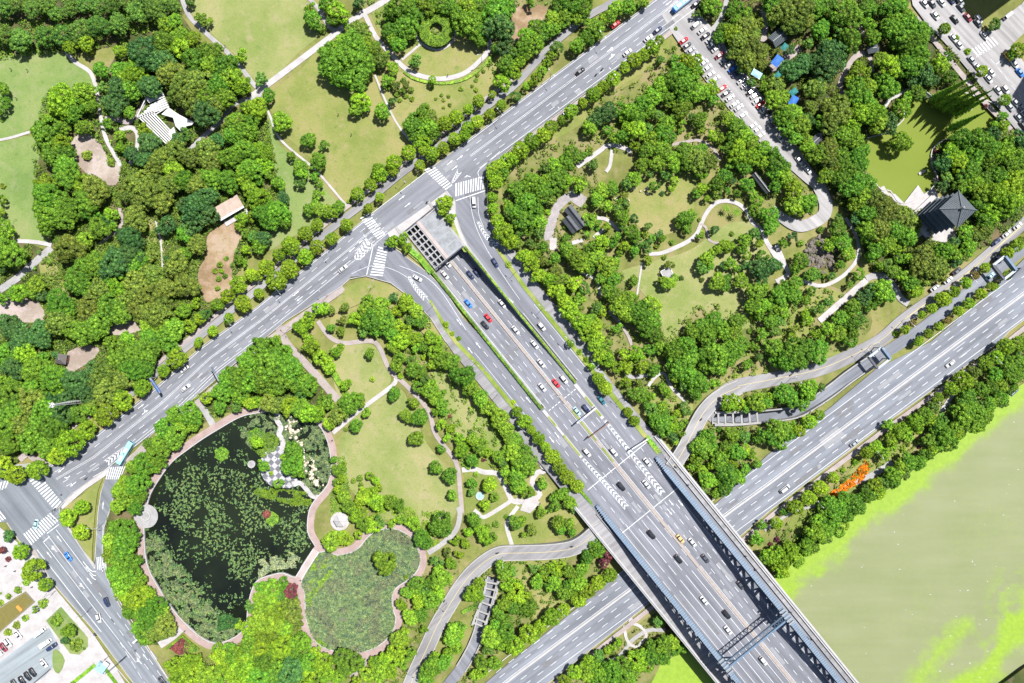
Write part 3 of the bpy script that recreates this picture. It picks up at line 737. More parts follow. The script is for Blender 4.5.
sheet('slip_road', [(127,460),(120,476),(115,492),(110,512),(105,527),(103,557),(107,575),(120,604),(130,622),(112,590),(96,571),(96,557),(99,512),(102,492),(110,466)], 'asphalt southwest road')
FL = [(388,233),(392,245),(406,257),(428,273),(443,288),(463,318)] + [ST(s, -23) for s in (85, 130, 178)] + [ST(178, -55), ST(120, -55)] + [(446,342),(431,318),(411,298),(391,283),(366,276),(351,277)]
sheet('west_frontage_road', FL, 'asphalt expressway')
FR = [(447,191),(455,201),(456,216),(461,231),(468,246),(486,270),(506,296)] + [ST(s, 22.6) for s in (95, 130, 178)] + [ST(178, 54), ST(130, 54), (515,262),(503,250),(492,230),(487,211),(484,180)]
sheet('east_frontage_road', FR, 'asphalt expressway')
# river road, lies below the bridge
RR_N = [(1100,190),(1024,258),(985,296),(930,342),(875,369),(830,407),(768,454),(717,502),(640,556),(574,610),(512,660),(450,712)]
RR_S = [(1130,240),(1075,280),(1008,331),(998,342),(883,424),(768,511),(738,537),(647,604),(547,683),(500,722)]
sheet('river_road', RR_N + RR_S[::-1], 'asphalt river road')
path('pavement', [(1078,284),(1001,346),(886,428),(771,515),(741,541),(650,608),(550,687)], 4.5, 'pink pavers', 0)
# greenway
GW = [(1060,190),(1020,226),(960,278),(905,318),(880,340),(850,356),(815,370),(768,380),(735,387),(716,400),(704,418)]
path('greenway', GW, [11,11,11,12,13,14,14,14,15,15,15], 'asphalt service', 4)
path('parking_street', [(668,8),(687,26),(724,76),(768,130),(805,173),(818,186),(825,203)], [20,34,36,30,15,13,13], 'asphalt parking', 4)
path('parking_street', [(825,200),(824,214),(812,223),(798,226),(783,219),(772,208)], [13,13,12,12,10,6], 'asphalt parking', 4)
sheet('side_street', [(905,-30),(912,6),(924,22),(948,48),(965,68),(1000,112),(1040,160),(1090,200),(1060,115),(1018,56),(1012,44),(1040,18),(1090,-20),(1060,-40),(1020,5),(984,33),(950,0),(935,-30)], 'asphalt parking')
path('pavement', [(915,18),(950,62),(985,104),(1010,130)], 5, 'pink pavers', 0)

# kerb stones
kb = MB()
kerb([av(i, 0) for i in range(0, 5)], acc=kb, wd=.6); kerb([av(i, 0) for i in range(5, 11)], acc=kb, wd=.6)
for ln, c in (([(127,461),(155,432),(217,379),(256,346),(286,321),(320,300),(341,287),(350,279),(366,276),(391,283),(411,298),(431,318),(446,342)], False),
              ([(60,507),(72,494),(110,467),(102,492),(99,512),(96,557),(95,566),(62,518)], True),
              ([(446,192),(455,201),(456,216),(461,231),(468,246),(486,270),(506,296)], False),
              ([(672,29),(512,148),(498,160),(488,176),(487,193),(487,211),(492,230),(503,250),(515,262)], False),
              ([(128,462),(116,492),(110,512),(105,527),(103,557),(107,575),(120,604),(130,622),(172,683)], False),
              ([(8,522),(24,546),(37,551),(52,580),(97,632),(135,683)], False),
              (RR_S[1:-1], False), ([(392,246),(406,257),(428,273),(443,288),(463,318)], False)):
    kerb(ln, acc=kb, closed=c, wd=.7)
kb.build('kerb', 'kerb stone')['kind'] = 'structure'

# sunken ramps
def sunken(name, line, wd, zs, mat, i0):
    b = MB(); q = crom(line, False, 4); Z = []
    for i in range(len(q)):
        k = i / 4.0; a = int(min(len(zs) - 2, k)); Z.append(zs[a] + (zs[a + 1] - zs[a]) * (k - a))
    L, Rr = offset_lines(q, wd)
    top = LEVEL[0] + 0.004
    for i in range(len(q) - 1):
        q4 = [P(*L[i]), P(*L[i + 1]), P(*Rr[i + 1]), P(*Rr[i])]; zz = [Z[i], Z[i + 1], Z[i + 1], Z[i]]
        vs = [(p.x, p.y, z_ + top * max(0, 1 + z_ / 1.5)) for p, z_ in zip(q4, zz)]
        c = (Vector(vs[1]) - Vector(vs[0])).cross(Vector(vs[2]) - Vector(vs[0])).z
        b.add(vs, [(0, 1, 2, 3)] if c > 0 else [(3, 2, 1, 0)])
    o = b.build(name, mat); o['kind'] = 'structure'
    w_ = MB()
    for side, sg in ((L, 1), (Rr, -1)):
        SS, _ = (side, 0)
        a1, a2 = offset_lines(side, 1.3)
        for i in range(4 * i0, len(q) - 1):
            q4 = [P(*a1[i]), P(*a1[i + 1]), P(*a2[i + 1]), P(*a2[i])]
            w_.add([(p.x, p.y, 0.95) for p in q4] + [(p.x, p.y, Z[i] - 0.3) for p in q4], [(0, 1, 2, 3), (0, 4, 5, 1), (2, 6, 7, 3)])
    w_.build('ramp_wall', 'concrete')['kind'] = 'structure'
    HARD.append(L + Rr[::-1])
sunken('sunken_service_road', RAMP_E, 11.5, [0,0,0,0,0,-0.1,-.6,-1.3,-2,-2.8,-3.4,-3.9,-4.2], 'asphalt river road', 5)
sunken('sunken_service_road', RAMP_W, 10.5, [0,0,-.1,-.7,-1.4,-2.2,-3.0,-3.5], 'asphalt expressway', 2)
tag(wall_skirt('trench_end', [RAMP_E[-1], (RAMP_E[-1][0] - .1, RAMP_E[-1][1] + 7)], -4.5, 1, 'concrete', False), kind='structure')

# ------------------------------------------------------------------ expressway in its trench, then on the bridge
def deck_sheet(name, s0, s1, t0, t1, mat, dz, n=None, side=0.0):
    n = n or max(2, int(abs(s1 - s0) / 8)); b = MB()
    for i in range(n):
        a = s0 + (s1 - s0) * i / n; c = s0 + (s1 - s0) * (i + 1) / n
        f = lambda v: v if not callable(v) else None
        ta, tb = (t0(a), t1(a)) if callable(t0) else (t0, t1); tc, td = (t0(c), t1(c)) if callable(t0) else (t0, t1)
        q = [B(a, ta, dz), B(c, tc, dz), B(c, td, dz), B(a, tb, dz)]
        b.add(q, [(0, 1, 2, 3)])
        if side:
            q2 = [p - Vector((0, 0, side)) for p in q]
            b.add([q[0], q[1], q2[1], q2[0]], [(0, 3, 2, 1)]); b.add([q[3], q[2], q2[2], q2[3]], [(0, 1, 2, 3)])
            b.add(q2, [(3, 2, 1, 0)])
            if i == 0: b.add([q[0], q[3], q2[3], q2[0]], [(0, 1, 2, 3)])
            if i == n - 1: b.add([q[1], q[2], q2[2], q2[1]], [(3, 2, 1, 0)])
    o = b.build(name, mat); o['kind'] = 'structure'; return o
D0 = 0.65
deck_sheet('expressway', -70, 176, -19.5, 19.0, 'asphalt expressway', D0, 30)
deck_sheet('expressway_deck', 176, 760, -58, 49, 'asphalt expressway', D0, 70, side=1.6)
tw = MB()
for t0, t1, s1 in ((-22.2, -19.4, 172), (18.9, 21.6, 172)):
    n = 26
    for i in range(n):
        a = -56 + (s1 + 56) * i / n; c = -56 + (s1 + 56) * (i + 1) / n
        if a < 0 and t0 < 0: o_ = 2.0 * (1 - max(0, (a + 56) / 56)) * 0
        q = [P(*ST(a, t0)), P(*ST(c, t0)), P(*ST(c, t1)), P(*ST(a, t1))]
        tw.add([(p.x, p.y, 1.0) for p in q] + [(p.x, p.y, zb(a) - 1.0) for p in q], [(3, 2, 1, 0), (0, 1, 5, 4), (2, 3, 7, 6), (0, 4, 7, 3), (1, 2, 6, 5)])
tw.build('trench_wall', 'concrete')['kind'] = 'structure'
te = MB(); q = [P(*ST(-57, -22)), P(*ST(-57, 21.6)), P(*ST(-55, 21.6)), P(*ST(-55, -22))]
te.prism([(p.x, p.y) for p in q], -7.0, -0.02); te.build('trench_end', 'near black')['kind'] = 'structure'  # solid block, its near-black colour stands in for the tunnel's darkness
# embankment walls under the rising approach
em = MB(); n = 20
for t0, t1 in ((-58, -57), (48, 49)):
    for i in range(n):
        a = 178 + (312 - 178) * i / n; c = 178 + (312 - 178) * (i + 1) / n
        q = [B(a, t0, D0 - .02), B(c, t0, D0 - .02), B(c, t1, D0 - .02), B(a, t1, D0 - .02)]
        em.add(q + [Vector((p.x, p.y, -0.5)) for p in q], [(0, 4, 5, 1), (2, 6, 7, 3)])
q = [B(312, -57.5), B(312, 48.5)]; em.bar(Vector((*q[0][:2], 1.6)), Vector((*q[1][:2], 1.6)), .6, 4.5)
em.build('abutment', 'concrete')['kind'] = 'structure'
for s in (405, 470, 540, 610):
    for t in (-44, -15, 12, 38):
        p = B(s, t); pb = MB(); pb.tube((0, 0, -5), (0, 0, p.z - 1.05), 1.0, 0.9, 14); pb.box((0, 0, p.z - 1.6), (5, 2.2, .55), -.68)
        o = pb.build('bridge_pier', 'concrete', loc=(p.x, p.y, 0)); o['kind'] = 'structure'
# greenway ramps up to the bridge deck
def rising(name, line, wd, zs, mat):
    b = MB(); q = crom(line, False, 4); L, Rr = offset_lines(q, wd)
    Z = []
    for i in range(len(q)):
        k = i / 4.0; a = int(min(len(zs) - 2, k)); Z.append(zs[a] + (zs[a + 1] - zs[a]) * (k - a))
    for i in range(len(q) - 1):
        t = [P(*L[i], Z[i]), P(*L[i + 1], Z[i + 1]), P(*Rr[i + 1], Z[i + 1]), P(*Rr[i], Z[i])]
        lo = [Vector((p.x, p.y, -0.2)) for p in t]
        c = (t[1] - t[0]).cross(t[2] - t[0]).z
        b.add(t + lo, [(0, 1, 2, 3) if c > 0 else (3, 2, 1, 0), (0, 4, 5, 1), (2, 6, 7, 3)])
    o = b.build(name, mat); o['kind'] = 'structure'; HARD.append(L + Rr[::-1])
    # yellow centre line and pale edge bands
    for off, w_, mt, nm in ((0.0, .45, 'paint yellow', 'lane_markings'), (wd * .5 - .6, 0.8, 'kerb stone', 'ramp_kerb'), (-wd * .5 + .6, 0.8, 'kerb stone', 'ramp_kerb')):
        lb = MB()
        M_ = [((l[0] + r[0]) / 2 + (l[0] - r[0]) / wd * off, (l[1] + r[1]) / 2 + (l[1] - r[1]) / wd * off) for l, r in zip(L, Rr)]
        A_, C_ = offset_lines(M_, w_)
        for i in range(len(q) - 1):
            h = 0.012 if mt == 'paint yellow' else 0.14
            lb.add([P(*A_[i], Z[i]) + Vector((0, 0, h)), P(*A_[i + 1], Z[i + 1]) + Vector((0, 0, h)), P(*C_[i + 1], Z[i + 1]) + Vector((0, 0, h)), P(*C_[i], Z[i]) + Vector((0, 0, h))], [(3, 2, 1, 0)])
        lb.build(nm, mt)['kind'] = 'structure'
rising('greenway_ramp', [(672,468),(682,453),(690,438),(697,424),(704,412),(714,401),(726,393),(740,387)], 15, [5.2,4.6,3.6,2.8,2.1,1.5,1.0,.72], 'asphalt service')
rising('greenway_ramp', [(604,528),(594,534),(583,543),(570,549),(548,552),(520,553),(500,554),(486,561),(472,573),(460,588),(450,604),(437,626),(427,648),(414,676),(405,700)], 15.5, [5.0,4.5,3.9,3.3,2.4,1.6,1.2,.9,.8,.75,.72,.72,.72,.72,.72], 'asphalt service')

# ================================================================== MARKINGS
LEVEL[0] = 0.70
MK = MB(); MKY = MB()
def ml(pts, w_=0.45, dash=None, z=None, acc=None, proj=None):
    """painted line along pts; dash=(on, off) in plan units"""
    acc = acc or MK; z = LEVEL[0] + .06 if z is None else z
    proj = proj or (lambda x, y: Vector((*P(x, y)[:2], z)))
    segs = []
    if dash is None: segs = [pts]
    else:
        on, off = dash; run = []; L_ = 0; tog = True; rem = on; cur = [pts[0]]
        for a, c in zip(pts, pts[1:]):
            d = math.hypot(c[0] - a[0], c[1] - a[1]); pos = 0
            while d - pos > rem:
                pos += rem; p = (a[0] + (c[0] - a[0]) * pos / d, a[1] + (c[1] - a[1]) * pos / d)
                if tog: cur.append(p); segs.append(cur); cur = []
                else: cur = [p]
                tog = not tog; rem = on if tog else off
            rem -= d - pos
            if tog: cur.append(c)
        if tog and len(cur) > 1: segs.append(cur)
    for sg in segs:
        if len(sg) < 2: continue
        A_, C_ = offset_lines(sg, w_)
        for i in range(len(sg) - 1):
            q = [proj(*A_[i]), proj(*A_[i + 1]), proj(*C_[i + 1]), proj(*C_[i])]
            acc.add(q, [(3, 2, 1, 0)])
ZM = LEVEL[0] + .06
# avenue
for i0, i1 in ((0.6, 3.6), (5.0, 10.0)):
    ml(avline(i0, i1, .05, 60)); ml(avline(i0, i1, .95, 60) if i0 < 5 else avline(6.5, 9.3, .95, 40))
    ml(avline(i0, i1, .44, 60), .35); ml(avline(i0, i1, .48, 60), .35)
    for f in (.25, .64, .80): ml(avline(i0, i1, f, 120), .42, (6.5, 9))
ml(avline(5.0, 8.6, .88, 40), .4)
# turning lines at the junction
ml(crom([(486,186),(478,174),(484,166),(500,152)], False, 5), .5)
ml([(456,201),(485,191)], .9); ml([(364,235),(373,248),(370,262),(367,275)], .8)
ml(crom([(400,266),(424,276),(440,290),(455,312),(466,330)], False, 4), .45)
ml(crom([(352,274),(372,266),(394,270),(414,283),(432,305),(448,330)], False, 4), .4)
ml(crom([(470,195),(472,212),(478,232),(490,255),(506,280),(520,300)], False, 5), .4)
ml(crom([(478,197),(479,215),(484,228)], False, 4), .4)
# solid edge lines beside the ramps
ml([(373,213),(428,171)], .5); 
def ladder(a, b_, c, d, n, frac=.5):
    """zebra: bars run from edge a-b to edge d-c"""
    for i in range(n):
        f0 = (i + .25) / n; f1 = f0 + frac / n
        q = [(a[0] + (b_[0] - a[0]) * f0, a[1] + (b_[1] - a[1]) * f0), (a[0] + (b_[0] - a[0]) * f1, a[1] + (b_[1] - a[1]) * f1),
             (d[0] + (c[0] - d[0]) * f1, d[1] + (c[1] - d[1]) * f1), (d[0] + (c[0] - d[0]) * f0, d[1] + (c[1] - d[1]) * f0)]
        v = [Vector((*P(*p)[:2], ZM)) for p in q]
        cr = (v[1] - v[0]).cross(v[2] - v[0]).z
        MK.add(v, [(0, 1, 2, 3)] if cr > 0 else [(3, 2, 1, 0)])
ladder((424,170),(446,191),(453,186),(433,165), 11)       # north crossing of the avenue
ladder((456,190),(484,178),(484,184+12),(455,199-1), 11) if False else ladder((455,184),(485,176),(484,189),(455,197), 12)
ladder((360,218),(378,240),(386,235),(369,213), 11)       # over the avenue
ladder((379,246),(370,276),(383,277),(388,249), 11)
ladder((30,480),(56,510),(63,502),(40,474), 12)
ladder((24,534),(52,512),(60,520),(32,545), 13)
ladder((-14,488),(12,478),(8,487),(-14,498), 7); ladder((-14,512),(0,508),(8,518),(-4,524), 5)
ladder((109,467),(127,466),(122,479),(106,479), 8); ladder((97,557),(107,555),(108,570),(98,569), 6)
ladder((970,50),(992,37),(998,44),(976,58), 8, .42)
def poly_mark(pts, acc=None, proj=None):
    proj = proj or (lambda x, y: Vector((*P(x, y)[:2], ZM)))
    v = [proj(*p) for p in pts]; tri = tessellate_polygon([v])
    for t in tri:
        a, b_, c = (v[k] for k in t); t = t if (b_ - a).cross(c - a).z > 0 else tuple(reversed(t))
        (acc or MK).add([v[k] for k in t], [(0, 1, 2)])
def arrow(x, y, ang, kind='s', L_=8.0, proj=None):
    """lane arrow; ang in degrees, direction of travel, plan x right / y down"""
    ca, sa = math.cos(R(ang)), math.sin(R(ang)); T = lambda u, v: (x + u * ca - v * sa, y + u * sa + v * ca)
    poly_mark([T(-L_ / 2, -.35), T(L_ * .12, -.3), T(L_ * .12, .3), T(-L_ / 2, .35)], proj=proj)
    if 's' in kind: poly_mark([T(L_ * .1, -1.0), T(L_ / 2, 0), T(L_ * .1, 1.0)], proj=proj)
    for k, sg in (('l', -1), ('r', 1)):
        if k in kind: poly_mark([T(-L_ * .1, sg * .3), T(L_ * .02, sg * .3), T(L_ * .12, sg * 1.6), T(0.0, sg * 1.6)], proj=proj); poly_mark([T(-L_ * .08, sg * 1.3), T(L_ * .22, sg * 1.3), T(L_ * .16, sg * 2.6)], proj=proj)
for x, y, a, k in ((402,198,-38,'s'),(408,205,-38,'s'),(296,294,142,'s'),(300,299,142,'s'),(360,243,142,'r'),(362,258,142,'s'),(352,250,142,'s'),
                   (142,406,-38,'s'),(146,412,-38,'sl'),(62,470,142,'s'),(68,478,142,'r'),(74,484,142,'s'),(610,50,-38,'sr'),(612,57,-38,'sl'),
                   (668,4,142,'s'),(671,11,142,'s'),(674,18,142,'s'),(55,548,-128,'sl'),(60,538,-128,'s'),(50,554,-128,'s'),(83,585,-128,'sl'),(90,580,-128,'s'),(104,567,-80,'sr'),
                   (140,660,-128,'sl'),(146,656,-128,'s'),(450,163,-38,'s'),(455,168,-38,'s'),(460,158,-38,'s'),(104,505,-85,'s'),(467,176,200,'l'),
                   (478,345,-128,'s'),(470,350,-128,'s'),(459,322,-128,'s')):
    arrow(x, y, a, k)
# lane lines of the south-west road
def swl(f, a, b_): return [(a[0] + f * 0, a[1]), b_]
for p, q, w_, d in (((38,549),(102,631),.6,None),((44,541),(137,662),.5,None),((49,535),(115,622),.45,None),((57,529),(94,578),.5,None),((112,618),(160,683),.45,(7,7)),((118,612),(172,690),.45,(7,7)),((94,640),(137,690),.5,None),((100,592),(112,608),.4,(5,5)),((112,587),(172,683),.5,None),((104,524),(103,556),.35,None),((120,640),(150,690),.4,(8,4))):
    ml([p, q], w_, d)
ml([(48,533),(60,524)], .8); ml([(44,542),(51,536)], .8)
def chev(line, n, wd, sgn=1, proj=None, border=True, z=None, lead=2.4):
    """chevrons between two borders along a line"""
    tot = sum(math.hypot(b[0] - a[0], b[1] - a[1]) for a, b in zip(line, line[1:]))
    def at(d):
        for a, b in zip(line, line[1:]):
            l = math.hypot(b[0] - a[0], b[1] - a[1])
            if d <= l + 1e-6: return (a[0] + (b[0] - a[0]) * d / l, a[1] + (b[1] - a[1]) * d / l), ((b[0] - a[0]) / l, (b[1] - a[1]) / l)
            d -= l
        return line[-1], (1, 0)
    for i in range(n):
        d = tot * (i + .5) / n; (x, y), (ux, uy) = at(d); ww = wd * (1 - .55 * (i / n if sgn > 0 else 1 - i / n))
        th = tot / n * .42
        for s in (1, -1):
            T = lambda u, v: (x + u * ux - v * uy, y + u * uy + v * ux)
            poly_mark([T(lead * sgn, 0), T(lead * sgn + th, 0), T(th, s * ww / 2), T(0, s * ww / 2)], proj=proj)
    if border:
        A_ = []; C_ = []
        for i in range(9):
            (x, y), (ux, uy) = at(tot * i / 8.001); ww = wd * (1 - .55 * (i / 8 if sgn > 0 else 1 - i / 8)) / 2 + .3
            A_.append((x - uy * ww, y + ux * ww)); C_.append((x + uy * ww, y - ux * ww))
        ml(A_, .35, proj=proj); ml(C_, .35, proj=proj)
chev(crom([(409,277),(417,289),(426,299)], False, 3), 9, 5, -1)
chev(crom([(478,222),(486,236),(497,248)], False, 3), 9, 4.5, -1)
chev([(372,240),(357,258)], 6, 12, 1, lead=3.0)
chev([(126,448),(107,463)], 6, 6, -1)
chev([(460,171),(453,182)], 5, 4, 1)
for k in (0, 3.2, 6.4): ml(crom([(84 + k * .8, 561 + k * 1.6), (92 + k * .5, 570 + k * 1.3), (97, 571 + k * 1.2)], False, 4), .7)
# river road
def rr(f, i0=0, i1=1, n=60):
    o_ = []
    ln = lambda x: None
    A_ = (1090, 213); C_ = (520, 684)
    for k in range(n + 1):
        t = k / n; x = 1060 + (500 - 1060) * t
        yc = np.interp(x, [490, 512, 637, 729, 768, 958, 1024, 1060], [695, 677, 584, 512, 484, 342, 293, 266])
        o_.append((x + .6 * f, yc + .8 * f))
    return o_
med = MB(); L_, R_ = offset_lines(rr(0), 2.0)
strip_into(med, L_, R_, ZM + .25); med.build('road_median', 'pale concrete')['kind'] = 'structure'
for f, d in ((-1.8, None), (-8, (7, 9)), (-14, (7, 9)), (-19.5, None), (6.6, (7, 9)), (13.2, (7, 9)), (19.2, None)):
    ml(rr(f) if f != -19.5 else [p for p in rr(f) if p[0] < 1015], .5, d)
for f in (10, 4): ml([(948 + f, 340 + f * 1.2 + 6), (960 + f, 331 + f * 1.2 + 6)], .45)
poly_mark([(820,430),(838,416),(848,428),(830,443)], acc=MKY) if False else None
sheet('asphalt_patch', [(818,440),(836,426),(846,436),(826,450)], 'patched asphalt', z=ZM - .01)
rp = random.Random(8)
def repair(px_, py_, ang, l, w_, z):
    ca, sa = math.cos(ang), math.sin(ang); q = [(px_ + u * ca - v * sa, py_ + u * sa + v * ca) for u, v in ((-l, -w_), (l, -w_ * .9), (l * .97, w_), (-l, w_))]
    sheet('asphalt_patch', q, rp.choice(['patched asphalt', 'asphalt repair dark']), z=z, hard=False)
for k_ in range(26):
    i_ = rp.uniform(.8, 9.6); x_, y_ = av(i_, rp.choice([.14, .33, .56, .73, .88])); repair(x_, y_, R(-38), rp.uniform(3, 11), rp.uniform(.8, 2.6), ZM - .03 + .0004 * k_)
for k_ in range(24):
    x_, y_ = rr(rp.choice([-16, -11, -5, 4, 10, 16]), n=200)[rp.randrange(200)]; repair(x_, y_, R(-37), rp.uniform(4, 16), rp.uniform(.8, 2.8), ZM - .03 + .0004 * k_)
for k_ in range(14):
    f_ = rp.random(); repair(45 + f_ * 95 + rp.uniform(-2, 16), 540 + f_ * 120 + rp.uniform(-6, 2), R(52), rp.uniform(3, 9), rp.uniform(.7, 2.2), ZM - .03 + .0004 * k_)
# greenway centre line
ml(crom(GW, False, 6), .45, acc=MKY)
ml([(900,322),(960,279),(1020,227)], .5, acc=MKY)
# side street
ml([(975,58),(984,50)], .5); ml([(1008,55),(995,65)], .6); ml([(990,60),(1020,98)], .4, (6, 5))
MK.build('lane_markings', 'paint white')['kind'] = 'structure'
MKY.build('lane_markings', 'paint yellow')['kind'] = 'structure'
DR = MB(); DR2 = MB()
for k_ in range(40):
    s_ = rp.uniform(10, 640); t_ = rp.choice([-34, -27, -18, -11, -5, 5, 11, 17, 26, 32]) if s_ > 185 else rp.choice([-16, -10, -5, 5, 10, 16]); l_ = rp.uniform(4, 22); w__ = rp.uniform(.8, 2.6)
    (DR if k_ % 2 else DR2).add([B(s_, t_ - w__, D0 + .008 + k_ * .0001), B(s_ + l_, t_ - w__, D0 + .008 + k_ * .0001), B(s_ + l_, t_ + w__, D0 + .008 + k_ * .0001), B(s_, t_ + w__, D0 + .008 + k_ * .0001)], [(0, 1, 2, 3)])
DR.build('asphalt_patch', 'asphalt repair dark')['kind'] = 'structure'; DR2.build('asphalt_patch', 'patched asphalt')['kind'] = 'structure'
# expressway lines on their sloping surface
DM = MB()
def dpj(dz): return lambda s, t: B(s, t, dz)
def dl(s0, s1, t, w_=.45, dash=None, acc=DM):
    dz = D0 + .02
    if dash is None: segs = [(s0 + (s1 - s0) * i / 24, s0 + (s1 - s0) * (i + 1) / 24) for i in range(24)]
    else:
        segs = []; s = s0
        while s < s1: segs.append((s, min(s1, s + dash[0]))); s += dash[0] + dash[1]
    for a, c in segs:
        acc.add([B(a, t - w_ / 2, dz), B(c, t - w_ / 2, dz), B(c, t + w_ / 2, dz), B(a, t + w_ / 2, dz)], [(0, 1, 2, 3)])
for t in (-7.2, -13.6): dl(2, 178, t, .4, (6, 8))
for t in (7.2, 13.2): dl(2, 178, t, .4, (6, 8))
for t in (-19, -2.0, 2.0, 18.6): dl(2, 178, t, .4)
for t in (-8, -15): dl(186, 330, t, .4, (6.5, 9))
for t in (8, 14.6): dl(186, 330, t, .4, (6.5, 9))
for t in (-2.2, 2.2): dl(186, 760, t, .4)
for t in (-7.8, -15.2, -22.6): dl(330, 760, t, .45)
dl(318, 760, -30, .4); dl(318, 760, -37, .35)
for t in (8.2, 15.2, 22): dl(334, 760, t, .45, (6.5, 8))
dl(324, 760, 28.5, .35)
for t in (-31,): dl(180, 318, t, .4, (6.5, 8))
for t in (30,): dl(180, 324, t, .4, (6.5, 8))
for s in (182, 268, 323):
    for a in np.arange(-38, 36, 4.0):
        if abs(a + .0) < 2: continue
        q = [B(s - .35, a, D0 + .016), B(s + .35, a, D0 + .016), B(s + .35, a + (2.6 if s == 182 else 4), D0 + .016), B(s - .35, a + (2.6 if s == 182 else 4), D0 + .016)]
        if (s != 182 or abs(a + 1) < 20) : DM.add(q, [(0, 1, 2, 3)])
dp = lambda x, y: (lambda v: v)(B(s_of(x, y), t_of(x, y), D0 + .03))
MK = DM
chev([ST(240, -21.8), ST(306, -18.6)], 16, 4.8, -1, proj=dp, lead=2.2)
chev([ST(224, 19.4), ST(318, 18.2)], 20, 4.8, -1, proj=dp, lead=2.2)
for s, t, a in ((206, -27, 51), (206, -34, 51), (160, -27, -129), (336, 12, 51), (336, 26, 51), (330, 19, 51)):
    x, y = ST(s, t); arrow(x, y, a, 's', 8, proj=(dp if s > 178 else None))
DM.build('lane_markings', 'paint white')['kind'] = 'structure'
# lines of the frontage roads at ground level
MK = MB()
for t in (-31, 30.5): ml([ST(95, t), ST(176, t)], .45, (6.5, 8))
for t in (-24, 23.6): ml([ST(90, t), ST(176, t)], .35)
ml([ST(90, -39), ST(176, -39)], .35); ml([ST(90, 37.5), ST(176, 37.5)], .35)
MK.build('lane_markings', 'paint white')['kind'] = 'structure'

# ------------------------------------------------------------------ medians, barriers, planting strips
def strip3(name, s0, s1, t0, t1, h, mat, lab=None, cat=None, kind='structure', n=None, grp=None):
    n = n or max(1, int((s1 - s0) / 10)); b = MB()
    base = 0.0 if s1 > 178 else 0.0
    for i in range(n):
        a = s0 + (s1 - s0) * i / n; c = s0 + (s1 - s0) * (i + 1) / n
        dz = D0
        q = [B(a, t0, dz), B(c, t0, dz), B(c, t1, dz), B(a, t1, dz)]
        b.add([p + Vector((0, 0, h)) for p in q] + [p - Vector((0, 0, .05)) for p in q], [(0, 1, 2, 3), (0, 4, 5, 1), (2, 6, 7, 3), (0, 3, 7, 4), (1, 5, 6, 2)])
    o = b.build(name, mat)
    if kind: o['kind'] = kind
    if lab: tag(o, lab, cat, grp)
    return o
strip3('central_median', -2, 176, -1.3, 1.3, .7, 'median tan')
strip3('central_median', 177, 760, -1.5, 1.5, .35, 'median tan')
strip3('median_planting', 196, 235, -.8, .8, .45, 'verge grass'); strip3('median_planting', 244, 262, -.8, .8, .45, 'verge grass')
for s0, s1 in ((178, 199), (212, 239)): strip3('side_median', s0, s1, -23.6, -20.4, .3, 'pale concrete')
strip3('side_median', 199, 212, -23.2, -20.8, .3, 'pale concrete')
strip3('median_planting', 186, 199, -22.9, -21.1, .5, 'verge grass'); strip3('median_planting', 210, 236, -22.9, -21.1, .5, 'verge grass')
strip3('side_median', 178, 222, 17.2, 20.8, .3, 'pale concrete')
strip3('median_planting', 194, 206, 17.9, 20.1, .5, 'verge grass'); strip3('median_planting', 209, 219, 17.9, 20.1, .5, 'verge grass')
strip3('verge', 177, 262, -45.5, -40.5, .25, 'verge grass'); strip3('verge', 177, 284, 38.5, 43, .25, 'verge grass')
strip3('cycle_path', 178, 760, -57.2, -46.2 if False else -45.8, .06, 'asphalt service'); strip3('cycle_path', 178, 760, 43.2, 48.2, .06, 'asphalt service')
for a, b_ in (((111, -43), (176, -43)),):
    path('verge', [ST(*a), ST(*b_)], 4, 'verge grass', 0, z=ZM + .12)
path('verge', [(430,300),(437,312),(446,328),(456,342),ST(110,-43)], [2,3,4,4,4], 'verge grass', 0, z=ZM + .12)
path('verge', [(497,249),(504,258),(511,268),ST(70,41),ST(176,41)], [2,4,4,4,4.5], 'verge grass', 0, z=ZM + .12)
path('cycle_path', [(434,316),(446,334),(457,350),ST(120,-50.5),ST(176,-50.5)], 9, 'asphalt service', 0, z=ZM - .03)
path('cycle_path', [(492,222),(500,240),(510,252),(522,264),ST(80,48.5),ST(176,48.5)], [5,6,8,9,10,10], 'asphalt service', 0, z=ZM - .03)
# canopy island and junction islands
sheet('junction_island', [(447,191),(431,203),(388,233),(392,246),(405,234),(420,222),(436,209),(438,213),(447,222),(463,246),(480,268),(500,292),(512,304),(514,302),(506,296),(486,270),(468,246),(461,231),(456,216),(455,201)], 'pale pavers', z=ZM - .02)
sheet('junction_grass', [(441,214),(448,214),(454,222),(460,238),(470,253),(464,252)], 'verge grass', z=ZM)
sheet('junction_grass', [(394,247),(404,238),(416,250),(432,268),(426,269),(408,254)], 'verge grass', z=ZM)
sheet('triangle_island_grass', [(66,507),(84,494),(103,478),(99,490),(96,512),(93,550),(91,558),(68,522)], 'lawn dry', 3, z=ZM + .02, hard=False)
sheet('plaza_grass', [(47,620),(62,606),(89,637),(89,646),(80,654),(71,653),(60,638)], 'lawn green', 0, z=.73)
sheet('plaza_grass', [(54,650),(60,650),(66,660),(60,673),(54,667)], 'lawn green', 2, z=.73)
sheet('corner_lawn', [(346,289),(366,280),(389,287),(408,302),(426,322),(440,344),(425,335),(400,312),(370,300),(345,310),(320,320)], 'lawn dry', 0, z=.66, hard=False)
